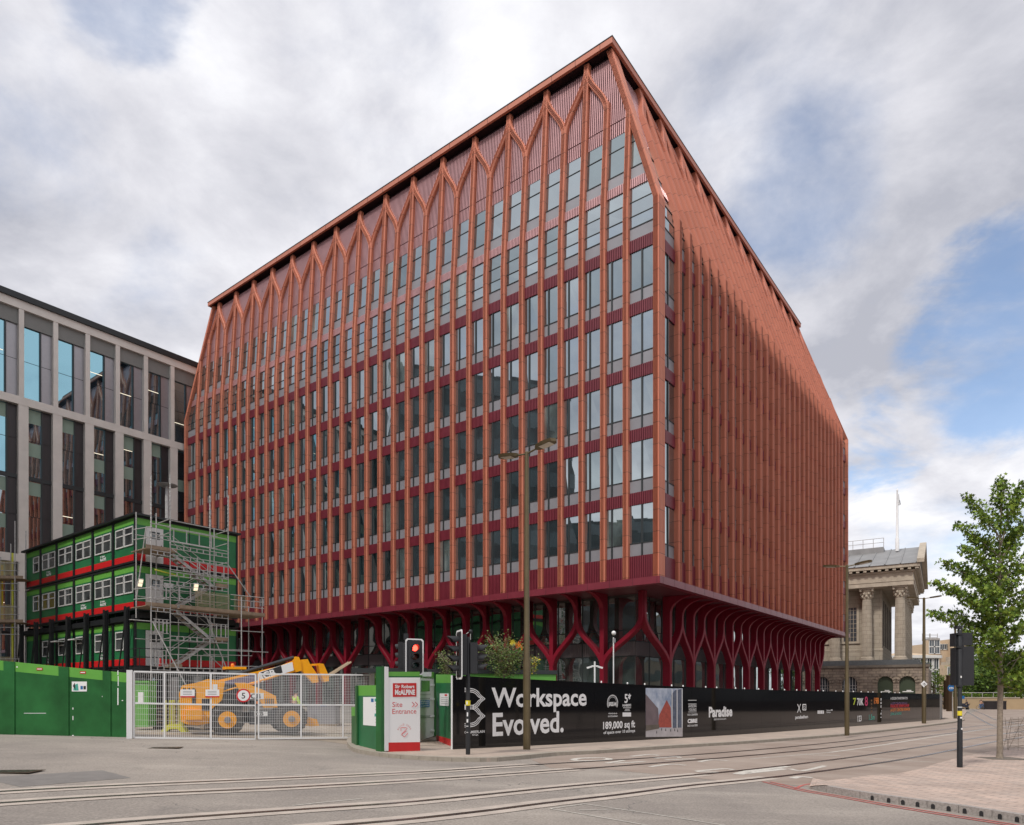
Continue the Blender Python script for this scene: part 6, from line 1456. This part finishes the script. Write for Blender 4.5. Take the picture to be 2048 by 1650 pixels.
# base
m = TM(); BX0, BY = -5.2, -1.6; zb2 = zv(1333, 97)
ar = [(x, 1.55) for x in (.0, 5.6, 14.6 - 3.3, 18.2)]; ars = [(-1.2, 1.6), (3.9 - .6, 1.6), (9.0, 1.6), (13.6, 1.6)]
xs = [BX0]
def arch_wall(m, x0, x1, z0, z1, openings, yf, yb, mt):
    """wall in the x-z plane with round-headed openings (cx, half width, sill z, spring z)"""
    pts = sorted(openings); cur = x0
    for cx0_, hw_, sz, sp_ in pts:
        m.box(cur, cx0_ - hw_, yf, yb, z0, z1, mt); m.box(cx0_ - hw_, cx0_ + hw_, yf, yb, z0, sz, mt)
        n = 10
        for k in range(n):
            a0_, a1_ = math.pi * k / n, math.pi * (k + 1) / n; xa, za = cx0_ + hw_ * math.cos(a0_), sp_ + hw_ * math.sin(a0_); xb, zb3 = cx0_ + hw_ * math.cos(a1_), sp_ + hw_ * math.sin(a1_)
            m.prism([(xa, za), (xb, zb3), (xb, z1), (xa, z1)], yf, yb, mt)
        cur = cx0_ + hw_
    m.box(cur, x1, yf, yb, z0, z1, mt)
def tx_(u, y): r = (u - 1024) / F; o_ = TO + TY_ * y; return (r * o_.y - o_.x) / (TX_.x - r * TX_.y)
opn = [(tx_(u, BY), 1.0, -.5, zv(1366, 98)) for u in (1814.5, 1770.5, 1699, 1644)]
x0_ = tx_(1857, BY)
arch_wall(m, x0_, 30, -2.5, zb2, opn, BY, BY + .8, 'rustic'); m.box(x0_, x0_ + .8, BY + .8, W_ + 4, -2.5, zb2, 'rustic'); m.box(x0_ + .8, 30, BY + .82, BY + 1.2, -2.5, zb2 - .1, 'stone_dark'); m.box(x0_ + .8, 40, BY + .8, W_ + 3, zb2 - .4, zb2 - .12, 'stone_dark'); m.build('rusticated_base', th)
for i, (cx0_, hw_, sz, sp_) in enumerate(opn):
    mt = 'hoard_green' if i < 2 else 'old_glass'; 
    if 'hoard_green' not in MATS: mat('hoard_green', (.03, .045, .022), .6)
    m = TM(); m.box(cx0_ - hw_, cx0_ + hw_, BY + .35, BY + .4, -.5, sp_ + hw_, mt); w_ = m.build('arched_opening', th); m = TM()
    if i >= 2:
        for k in range(-2, 3): m.box(cx0_ + k * .38 - .03, cx0_ + k * .38 + .03, BY + .3, BY + .35, -.5, sp_ + hw_ * .9, 'upvc')
        for k in range(7): m.box(cx0_ - hw_, cx0_ + hw_, BY + .31, BY + .345, .2 + k * .45, .24 + k * .45, 'upvc')
    else: m.box(cx0_ - .75, cx0_ + .6, BY + .33, BY + .349, zv(1384, 98), zv(1382.5, 98), 'ink_white'); m.box(cx0_ - .5, cx0_ + .1, BY + .33, BY + .349, zv(1381.5, 98), zv(1380, 98), 'ink_white')
    m.build('window_bars', w_)
for cx0_, hw_, sz, sp_ in opn:
    m = TM()
    for k in range(9):
        a = math.pi * (k + .5) / 9; c, s_ = math.cos(a), math.sin(a); 
        P = [(cx0_ + c * (hw_ + .03) - s_ * .12, sp_ + s_ * (hw_ + .03) + c * .12), (cx0_ + c * (hw_ + .6) - s_ * .2, sp_ + s_ * (hw_ + .6) + c * .2), (cx0_ + c * (hw_ + .6) + s_ * .2, sp_ + s_ * (hw_ + .6) - c * .2), (cx0_ + c * (hw_ + .03) + s_ * .12, sp_ + s_ * (hw_ + .03) - c * .12)]
        m.prism(P, BY - .12, BY - .003, 'rustic')
    m.build('arch_stones', th)
m = TM()
m.box(x0_ - .15, 40, BY - .2, BY + 1.6, zb2, zb2 + .35, 'stone_dark'); m.box(-2.5, 40, BY + .8, 3, zb2 + .35, zb2 + .6, 'slate'); m.box(-1.2, 40, -.6, W_, zb2 + .6, ZP, 'slate'); m.build('stepped_plinth', th)
# roof railing and flagpole
m = TM(); m.box(4, 16, hw - 2.4, hw + 2.0, APX - 1.3, APX + .15, 'lead'); m.build('ridge_platform', th); m = TM()
for k in range(9): m.tube((4 + k * 1.5, hw - 2.3, APX + .1), (4 + k * 1.5, hw - 2.3, APX + 1.6), .05, 'galv', 5)
for dz in (.9, 1.6): m.tube((4, hw - 2.3, APX + dz), (16, hw - 2.3, APX + dz), .045, 'galv', 5)
m.build('roof_railing', th)
q = at(1794.5, 1090, 110); fp = thing('flagpole', 'tall white flagpole with a furled flag on the roof ridge of the stone hall', 'flagpole', q)
m = MB(q); m.lathe([(.28, -1), (.28, 1.0), (.2, 1.2), (.17, 6), (.10, zv(982, 110) - q.z), (.14, zv(981, 110) - q.z), (.02, zv(976, 110) - q.z)], 'white_paint', 10); m.build('pole', fp, smooth=True)
m = MB(q); m.tube((.32, 0, zv(1010, 110) - q.z), (.22, 0, zv(988, 110) - q.z), .2, 'sheet_white', 7, .05); m.tube((.36, -.05, zv(1009, 110) - q.z), (.3, -.05, zv(1001, 110) - q.z), .14, 'navy', 6, .1); m.build('flag', fp)

# ================================================================== FAR BUILDINGS
def facade(o, M, x0, x1, z0, z1, y, cols, rows, ww, wh, off=.3, glass='old_glass', trim='render_white'):
    for i in range(cols):
        for j in range(rows):
            cx = x0 + (x1 - x0) * (i + .5) / cols; cz = z0 + (z1 - z0) * (j + .5) / rows
            m = M(); m.box(cx - ww/2, cx + ww/2, y - .06, y - .02, cz - wh/2, cz + wh/2, glass); w_ = m.build('window', o); m = M()
            for a in (-1, 1): m.box(cx + a * ww/2 - .09, cx + a * ww/2 + .09, y - .14, y - .03, cz - wh/2, cz + wh/2, trim)
            m.box(cx - ww/2 - .2, cx + ww/2 + .2, y - .2, y - .03, cz - wh/2 - .2, cz - wh/2, trim); m.box(cx - ww/2 - .1, cx + ww/2 + .1, y - .16, y - .03, cz + wh/2, cz + wh/2 + .14, trim); m.box(cx - .05, cx + .05, y - .1, y - .06, cz - wh/2, cz + wh/2, trim); m.build('window_frame', w_)
q0 = at(1795, 1400, 175); q1 = at(1885, 1400, 175); wbld = thing('white_building', 'white classical building with a shallow pale hipped roof beyond the stone hall', 'building', (q0.x, q0.y, -2))
WMf = lambda: MB((q0.x, 175, 0)); wx = q1.x - q0.x; zt = zv(1316, 175)
m = WMf(); m.prismz([(0, 0), (wx * .93, 0), (wx, 1.5), (wx + 4, 14), (0, 14)], -4, zt, 'render_white'); m.build('wall', wbld)
m = WMf(); m.prismz([(-.5, -.6), (wx * .94, -.6), (wx + .7, 1.2), (wx + 4.6, 14.5), (-.5, 14.5)], zt, zt + .7, 'render_white'); m.build('cornice', wbld)
m = WMf(); m.mesh([m.P(*k) for k in ((0, 0, zt + .7), (wx * .94, 0, zt + .7), (wx + 4, 14, zt + .7), (0, 14, zt + .7), (wx * .35, 6, zv(1303, 178)), (wx * .4, 8, zv(1303, 178)))], [(0, 1, 4), (1, 2, 5, 4), (2, 3, 5), (3, 0, 4, 5)], 'lead'); m.ms[0] = 'render_beige'; m.build('roof', wbld)
facade(wbld, WMf, 2.2, wx * .93, zv(1386, 175), zt, 0, 5, 3, 1.2, 2.6)
q0 = at(1851, 1400, 230); bb = thing('beige_building', 'plain beige office block with rooftop plant rising behind the white building', 'building', (q0.x, 230, -3)); BMf = lambda: MB((q0.x, 230, 0)); X = lambda u: (u - 1851) / F * 230
m = BMf(); m.box(X(1858), X(1905), 0, 16, -5, zv(1287, 230), 'render_beige'); m.box(X(1851), X(1874), -1.5, 0, -5, zv(1281, 230), 'render_beige'); m.box(X(1895), X(1925), -2, 12, -5, zv(1279, 230), 'render_beige'); m.box(X(1884), X(1900), -4, -2.01, -5, zv(1315, 230), 'stone'); m.build('wall', bb)
m = BMf(); m.box(X(1851), X(1873), -1.8, 2, zv(1281, 230), zv(1277, 230), 'concrete'); m.build('roof_edge', bb)
facade(bb, BMf, X(1876), X(1902), zv(1300, 230), zv(1287, 230), 0, 3, 1, 1.4, 1.6); facade(bb, BMf, X(1853), X(1873), zv(1308, 230), zv(1280, 230), -1.5, 2, 2, 1.8, 2.0)
m = BMf()
for u in (1859, 1875): 
    for d_ in (-1.2, 1.2): m.tube((X(u) + d_, 2, zv(1281, 230)), (X(u) + d_, 2, zv(1266, 230)), .12, 'galv', 5)
    for k in range(3): m.tube((X(u) - 1.2, 2, zv(1279 - k * 5, 230)), (X(u) + 1.2, 2, zv(1279 - k * 5, 230)), .1, 'galv', 5)
m.build('rooftop_frame', bb)
q0 = at(1888, 1400, 150); tb = thing('stone_terrace', 'pale stone terrace with chimneys seen between lamp post and black signal', 'terrace', (q0.x, 150, -2)); TMf = lambda: MB((q0.x, 150, 0)); m = TMf(); m.box(0, 2.4, 0, 1.5, -3, zv(1330, 150), 'render_beige'); m.box(2.4, 6, 1, 2.5, -3, zv(1322, 150), 'stone'); m.build('wall', tb); m = TMf(); m.box(.3, 1.2, .5, 1.5, zv(1330, 150), zv(1324, 150), 'stone'); m.box(3, 4, 1.5, 2.5, zv(1322, 150), zv(1314, 150), 'stone'); m.build('chimney', tb)
facade(tb, TMf, .2, 2.2, zv(1388, 150), zv(1334, 150), 0, 1, 3, .9, 1.8)

# ================================================================== PLAZA WALL, RAILING, HEDGE, TREES
PWY = 128
wl_ = thing('retaining_wall', 'long low sand coloured stone wall at the far side of the square', 'wall', at(1960, 1400, PWY)); 
m = MB(); a, c = at(1884, 1411, PWY), at(2150, 1411, PWY - 12); zt0 = lambda p, v: EYE + (V0 - v) / F * p.y
dd = (c - a); dd.z = 0; ll = dd.length; dd.normalize(); WM_ = lambda: MB((a.x, a.y, 0), dd, Vector((-dd.y, dd.x, 0)), Z_)
m = WM_(); m.box(-6, ll, 0, .6, -3.5, zt0(a, 1396), 'wall_sand'); m.build('wall', wl_); m = WM_(); m.box(-6, ll, -.08, .7, zt0(a, 1396), zt0(a, 1394), 'stone'); m.build('coping', wl_)
rl_ = thing('handrail', 'thin pale metal railing along the top of the sand coloured wall', 'railing', at(1960, 1395, PWY)); m = WM_(); k = -5
while k < ll: m.tube((k, .3, zt0(a, 1394)), (k, .3, zt0(a, 1385)), .05, 'galv', 5); k += 1.6
m.tube((-5, .3, zt0(a, 1385.5)), (ll, .3, zt0(a, 1385.5)), .05, 'galv', 5); m.build('rail', rl_)
def leaf_mass(M, c, rx, ry, rz, n, s, mts, clumps=44):
    """crown built from small leaf clumps spread through an uneven volume"""
    cs = []
    for _ in range(clumps):
        while True:
            v = Vector((rf(-1, 1), rf(-1, 1), rf(-1, 1)))
            if v.length < 1: break
        v = v.normalized() * (v.length ** .45); cs.append((Vector((v.x * rx, v.y * ry, v.z * rz)), rf(.22, .42)))
    for i in range(n):
        q, w = random.choice(cs); d = Vector((random.gauss(0, 1), random.gauss(0, 1), random.gauss(0, .8))) * w * .62
        p = c + q + Vector((d.x * rx, d.y * rx, d.z * rz)); leafcard(M, p, s * rf(.6, 1.4), random.choice(mts))
def far_tree(u, vb, vt, Y, w, n, label, name='tree', mts=('leaf_c', 'leaf_c', 'leaf_a', 'leaf_c'), s=.7):
    b_ = at(u, vb, Y); t = at(u, vt, Y); h = t.z - b_.z; o = thing(name, label, 'tree', b_, 'trees beyond the far wall')
    m = MB(); m.path([b_ - Z_ * .5, b_ + Z_ * h * .35 + Vector((.1, 0, 0)), b_ + Z_ * h * .7], .28, 'bark', 7, True, .1)
    for k in range(6): a = k * 1.05; m.path([b_ + Z_ * h * (.25 + .06 * k), b_ + Vector((math.cos(a) * w * .6, math.sin(a) * w * .6, h * (.5 + .05 * k)))], .12, 'bark', 5, True, .04)
    m.build('trunk', o); m = MB(); leaf_mass(m, b_ + Z_ * h * .56, w, w, h * .44, n, s, list(mts)); m.build('crown', o); return o
random.seed(5)
far_tree(1966, 1400, 1318, 150, 7.0, 11000, 'broad dark tree beyond the wall, just right of the black signal')
far_tree(2014, 1402, 1330, 140, 6.0, 9000, 'dark tree beyond the wall behind the young tree trunk')
far_tree(2052, 1402, 1300, 130, 7.0, 9000, 'dark tree beyond the wall at the right picture edge')
far_tree(1867, 1392, 1350, 120, 1.9, 900, 'small light green tree at the end of the rusticated stone base', mts=('leaf_b', 'leaf_a'), s=.35)
far_tree(1940, 1398, 1352, 160, 4.5, 4500, 'small tree seen between the signal heads and the stone terrace')
far_tree(1838, 1345, 1322, 120, 1.6, 500, 'light green treetop showing above the base of the stone hall', mts=('leaf_b',), s=.35)
hg = MB(); random.seed(8)
for i in range(5200):
    t = rf(-5, ll); p = Vector((a.x, a.y, 0)) + dd * t + Vector((-dd.y, dd.x, 0)) * rf(.8, 2.4) + Z_ * (zt0(a, 1395) + rf(0, 1.0) * (.8 + .3 * math.sin(t * .7))); leafcard(hg, p, rf(.2, .45), random.choice(['leaf_a', 'leaf_c', 'leaf_b', 'leaf_a']))
tag(hg.build('hedge'), 'clipped green hedge along the top of the sand coloured wall', 'hedge')
# bronze posts and blue sign on the far corner
for (u, v, vt, r, lab) in ((1893, 1419, 1362, .30, 'dark bronze square post on the far corner, left one of the pair'), (1899, 1422.5, 1352, .30, 'dark bronze square post on the far corner, beneath the blue sign')):
    p = G(u, v, .1); o = thing('bronze_pylon', lab, 'post', p); m = MB(p); hh = EYE + (V0 - vt) / F * p.y - p.z; m.box(-r, r, -r, r, 0, hh, 'bronze_dark'); m.build('shaft', o); m = MB(p); m.box(-r - .04, r + .04, -r - .04, r + .04, hh, hh + .15, 'bronze_post'); m.build('cap', o)
p = G(1905, 1434, .1); o = thing('tram_sign', 'round blue sign with a white tram symbol on a thin pole at the far corner', 'sign', p); cpt = at(1902.5, 1376, p.y - .2)
m = MB(p); m.tube((0, 0, 0), (0, 0, cpt.z - p.z - .3), .04, 'galv', 8); m.build('pole', o); m = MB(cpt); m.lathe([(.36, 0), (.36, .03)], 'ink_blue', 28, (0, 0, 0), 'y'); m.build('disc', o)
m = MB(cpt + Vector((0, -.006, 0))); m.prism([(-.24, -.05), (-.2, .06), (.2, .06), (.24, -.05)], -.002, 0, 'ink_white'); m.box(-.15, .15, -.0045, -.0025, -.03, .02, 'ink_blue'); m.box(-.05, .12, -.002, 0, .07, .1, 'ink_white'); m.box(-.22, .22, -.002, 0, -.11, -.08, 'ink_white'); m.build('symbol', o)
q = at(1926, 1395, 120); m = MB(q); m.box(-.28, .28, 0, .05, -.25, .3, 'ink_blue'); tag(m.build('street_sign'), 'small square blue sign in front of the far sand coloured wall', 'sign')
# planter boxes and seat on the plaza
q = G(1993, 1419); o = thing('stone_planter', 'dark red block bench behind the young tree trunk', 'bench', q); m = MB(q); m.prismz([(-2.2, 0), (1.5, -.3), (1.8, 2.5), (-1, 2.8)], 0, 1.4, 'bronze_panel'); m.build('body', o); m = MB(q); m.prismz([(-2.25, -.05), (1.55, -.35), (1.85, 2.55), (-1.05, 2.85)], 1.4, 1.52, 'stone_dark'); m.build('top', o)
drape('far_pavement', [tuple(G(u, v)[:2]) for u, v in ((1912, 1444), (1925, 1440), (1928, 1432), (1934, 1424), (1927, 1418))] + [(60, 128), (45, 90)], .10, 'flags', thick=.15)

# ================================================================== YOUNG STREET TREE (right)
random.seed(21)
tp = G(1999.5, 1517, .02); TYY = tp.y
o = thing('street_tree', 'young maple-like street tree with a pale trunk growing from the right-hand paving', 'tree', tp)
wp = lambda u, v, dy=0: at(u, v, TYY + dy)
trunk_pts = [tp - Z_ * .1, wp(2000, 1440), wp(2001, 1360), wp(1999, 1290), wp(2000, 1210), wp(1999, 1120), wp(2001, 1050), wp(2004, 985)]
m = MB(); rad = [.098, .088, .085, .072, .058, .042, .025, .012]
for (a1, r1_), (a2, r2_) in zip(zip(trunk_pts, rad), zip(trunk_pts[1:], rad[1:])): m.tube(a1, a2, r1_, 'bark', 12, r2_, True)
m.lathe([(.15, -.1), (.12, .02), (.1, .15)], 'bark', 12, (tp.x, tp.y, tp.z)); m.build('trunk', o, smooth=True)
br = MB(); lf_ = MB()
tips = [((1931, 998), 1075, .3), ((1962, 1028), 1085, -.6), ((1918, 1053), 1115, 0), ((1950, 1080), 1135, .8), ((1925, 1098), 1160, -.7), ((1886, 1127), 1190, .1), ((1920, 1135), 1200, .9), ((1867, 1167), 1235, -.1), ((1900, 1180), 1250, -.8), ((1864, 1227), 1280, .2),
        ((1905, 1225), 1290, 1.0), ((1925, 1262), 1310, -.6), ((1935, 1290), 1330, .6), ((1960, 1300), 1350, -1.0), ((2000, 958), 1040, .1), ((2008, 965), 1050, -.2), ((2044, 968), 1080, .2), ((2040, 990), 1095, -.6), ((2062, 1040), 1120, .4), ((2035, 1060), 1130, 1.0), ((2075, 1100), 1170, -.3),
        ((2045, 1140), 1210, -1.0), ((2090, 1160), 1230, .2), ((2060, 1200), 1260, .9), ((2100, 1230), 1290, -.5), ((2050, 1250), 1310, -1.1), ((2090, 1290), 1340, .5), ((2035, 1310), 1350, 1.1), ((1975, 1240), 1300, 1.3), ((1985, 1180), 1240, -1.3), ((2010, 1150), 1215, 1.2), ((1975, 1130), 1190, 1.1),
        ((2020, 1220), 1280, -1.4), ((1990, 1260), 1320, -1.5), ((2070, 1340), 1365, -.2), ((2100, 1350), 1370, .6), ((2020, 1330), 1360, .7), ((1955, 1205), 1270, -1.2), ((1940, 1160), 1215, -1.2), ((2030, 1100), 1160, -.9), ((1975, 1080), 1130, .7), ((2060, 1390), 1372, .3), ((2045, 1360), 1372, -.9)]
def trunk_at(v):
    z = at(0, v, TYY).z
    for a1, a2 in zip(trunk_pts, trunk_pts[1:]):
        if a1.z <= z <= a2.z: return a1.lerp(a2, (z - a1.z) / (a2.z - a1.z))
    return trunk_pts[-1] if z > trunk_pts[-1].z else trunk_pts[1]
mats_l = ['leaf_a', 'leaf_b', 'leaf_b', 'leaf_c', 'leaf_a']
for (u, v), vb, dy in tips:
    s0 = trunk_at(vb); e0 = wp(u, v, dy); mid = s0.lerp(e0, .5) + Z_ * .12 - Vector((0, 0, 0)); pts = []
    for k in range(9):
        t = k / 8; pts.append(s0 * (1-t)**2 + mid * 2 * t * (1-t) + e0 * t * t + Vector((rf(-.03, .03), rf(-.03, .03), rf(-.03, .03))))
    br.path(pts, .024, 'bark', 6, True, .006); ln = (e0 - s0).length
    for k in range(int(135 * ln)):
        t = rf(.22, 1.02) ; i = min(7, int(t * 8)); c = pts[i].lerp(pts[i+1], min(1, t * 8 - i)); w = .25 * (1.15 - .62 * t)
        p = c + Vector((random.gauss(0, w * .75), random.gauss(0, w * .8), random.gauss(.0, w * .55) + .04)); leafcard(lf_, p, rf(.05, .092), random.choice(mats_l), None, True)
for (u, v, vb) in ((2046, 1300, 1372), (2030, 1240, 1330), (1978, 1262, 1330), (2020, 1190, 1290)):
    br.path([trunk_at(vb), wp(u, v, -.2)], .02, 'bark', 6, True, .006)
br.build('branch', o)['kind'] = 'stuff'; lf_.build('crown', o)['kind'] = 'stuff'
m = MB(tp); m.box(-.6, .7, -.5, .5, -.015, .012, 'stone_dark'); m.build('tree_pit', o)
# low twiggy growth beside the trunk
q = G(2024, 1500, .02); o2 = thing('young_shrub', 'low leafless twiggy shrub on the paving right of the young tree trunk', 'shrub', q); m = MB()
for k in range(46):
    z = rf(.05, 1.3); y = rf(-.3, .3); a1 = q + Vector((rf(-.45, .45), y, z)); m.path([a1, a1 + Vector((rf(.15, .35), 0, rf(.0, .04))), a1 + Vector((rf(.45, .7), rf(-.1, .1), rf(-.05, .1)))], .006, 'bark', 4)
for k in range(5): m.path([q + Vector((rf(-.3, .5), rf(-.2, .2), 0)), q + Vector((rf(-.4, .6), rf(-.2, .2), 1.35))], .008, 'bark', 4)
m.build('stems', o2)

# ================================================================== PEOPLE (small, far off)
def person(p, label, top, legs, hgt=1.72, face=0.0, sit=False, stride=.25, lean_=0.0, arm=.35):
    me = bpy.data.meshes.new('body'); k = hgt / 1.72; V = []; E = []; Rr = []
    def a(x, y, z, r): V.append((x * k, y * k, z * k)); Rr.append(r * k); return len(V) - 1
    pel = a(0, 0, .93, .13); wa = a(lean_ * .3, 0, 1.12, .12); ch = a(lean_ * .7, 0, 1.33, .145); nk = a(lean_, 0, 1.48, .055); hd0 = a(lean_ * 1.1 + .01, 0, 1.58, .085); hd1 = a(lean_ * 1.15 + .015, 0, 1.68, .075)
    E += [(pel, wa), (wa, ch), (ch, nk), (nk, hd0), (hd0, hd1)]
    for s in (-1, 1):
        sh = a(lean_ * .8, s * .18, 1.38, .06); el = a(lean_ * .7 + arm * .25, s * .22, 1.10, .045); wr = a(lean_ * .7 + arm, s * .16, .98, .035); ha = a(lean_ * .7 + arm + .07, s * .15, .96, .035); E += [(ch, sh), (sh, el), (el, wr), (wr, ha)]
        hp = a(0, s * .09, .88, .095); kn = a(s * stride * .5 + .05, s * .1, .50, .06); an = a(s * stride - .02, s * .1, .09, .042); to = a(s * stride + .14, s * .11, .04, .035); E += [(pel, hp), (hp, kn), (kn, an), (an, to)]
    me.from_pydata(V, E, []); o = thing('person', label, 'person', p); o.rotation_euler = (0, 0, face)
    b_ = bpy.data.objects.new('body', me); COL.objects.link(b_); b_.parent = o; sk = b_.modifiers.new('skin', 'SKIN'); sk.use_smooth_shade = True
    for i, r in enumerate(Rr): me.skin_vertices[0].data[i].radius = (r, r)
    me.skin_vertices[0].data[0].use_root = True; ss = b_.modifiers.new('sub', 'SUBSURF'); ss.levels = 1; ss.render_levels = 1
    me.materials.append(MATS['skin'])
    def cloth(name, idx, ex, mt):
        m2 = bpy.data.meshes.new(name); mp = {}; vv = []; ee = []
        for i in idx: mp[i] = len(vv); vv.append(V[i])
        for x, y in E:
            if x in mp and y in mp: ee.append((mp[x], mp[y]))
        m2.from_pydata(vv, ee, []); c = bpy.data.objects.new(name, m2); COL.objects.link(c); c.parent = o; sk = c.modifiers.new('skin', 'SKIN')
        for i in idx: m2.skin_vertices[0].data[mp[i]].radius = (Rr[i] + ex, Rr[i] + ex)
        m2.skin_vertices[0].data[0].use_root = True; s2 = c.modifiers.new('sub', 'SUBSURF'); s2.levels = 1; s2.render_levels = 1; m2.materials.append(MATS[mt])
    # indices: 0 pel 1 waist 2 chest 3 neck 4,5 head ; per side 8 verts from 6
    cloth('jacket', [1, 2, 6, 7, 8, 14, 15, 16], .018, top); cloth('trousers', [0, 10, 11, 12, 18, 19, 20], .016, legs)
    m = MB(p); m.sphere((lean_ * 1.15 - .015, 0, 1.67 * k), .105 * k, 'ink_black', 10); m.build('hair', o, smooth=True); return o
def foot(u, v): return G(u, v, 0)
person(foot(1883, 1417), 'walker in dark clothing beside the far end of the hoarding', 'navy', 'navy', 1.75, .4, stride=.3)
person(foot(1888.5, 1418), 'walker in a pale top crossing the square near the hoarding end', 'sheet_white', 'navy', 1.7, .2, stride=.28)
person(foot(1936, 1419), 'person in dark clothes bending forward over a black pushchair on the square', 'navy', 'navy', 1.65, math.pi, stride=.25, lean_=.25, arm=.45)
pq_ = foot(1930, 1419); oo = thing('pushchair', 'black pushchair pushed across the square in front of the sand wall', 'pushchair', pq_)
m = MB(pq_); m.prism([(-.45, .45), (.3, .35), (.45, .8), (.1, .75), (-.3, 1.05), (-.5, .9)], -.25, .25, 'navy'); m.build('seat', oo); m = MB(pq_)
m.tube((.3, .22, .4), (.75, .22, 1.0), .02, 'ink_black', 6); m.tube((.3, -.22, .4), (.75, -.22, 1.0), .02, 'ink_black', 6); m.tube((.75, -.22, 1.0), (.75, .22, 1.0), .02, 'ink_black', 6); m.tube((-.4, 0, .15), (.3, 0, .4), .02, 'ink_black', 6); m.build('frame', oo)
for x in (-.4, .4):
    m = MB(pq_); m.lathe([(.16, -.28), (.16, .28)], 'ink_black', 14, (x, 0, .16), 'y'); m.build('wheel', oo)
person(foot(1961, 1419), 'cyclist in a pale top astride a bicycle on the far square', 'skin', 'denim', 1.65, .1, stride=.12, lean_=.12, arm=.4)
pb = foot(1962, 1419.3); oo = thing('bicycle', 'small bicycle ridden by the pale topped cyclist on the far square', 'bicycle', pb)
for x in (-.5, .5):
    m = MB(pb)
    for k in range(18): t0, t1 = math.pi * 2 * k / 18, math.pi * 2 * (k + 1) / 18; m.tube((x + .33 * math.cos(t0), 0, .33 + .33 * math.sin(t0)), (x + .33 * math.cos(t1), 0, .33 + .33 * math.sin(t1)), .022, 'ink_black', 5)
    m.build('wheel', oo)
m = MB(pb)
for p1_, p2_ in (((-.5, 0, .33), (-.1, 0, .35)), ((-.1, 0, .35), (.35, 0, .8)), ((-.5, 0, .33), (-.2, 0, .85)), ((-.2, 0, .85), (-.1, 0, .35)), ((-.2, 0, .85), (.35, 0, .85)), ((.5, 0, .33), (.35, 0, .95)), ((.35, -.2, .98), (.35, .2, .98))): m.tube(p1_, p2_, .022, 'ink_blue', 6)
m.build('frame', oo)
wk = foot(588, 1452); person(wk, 'site worker in lime high visibility jacket behind the right gate leaf', 'hivis', 'navy', 1.75, .8, stride=.15, lean_=.1)
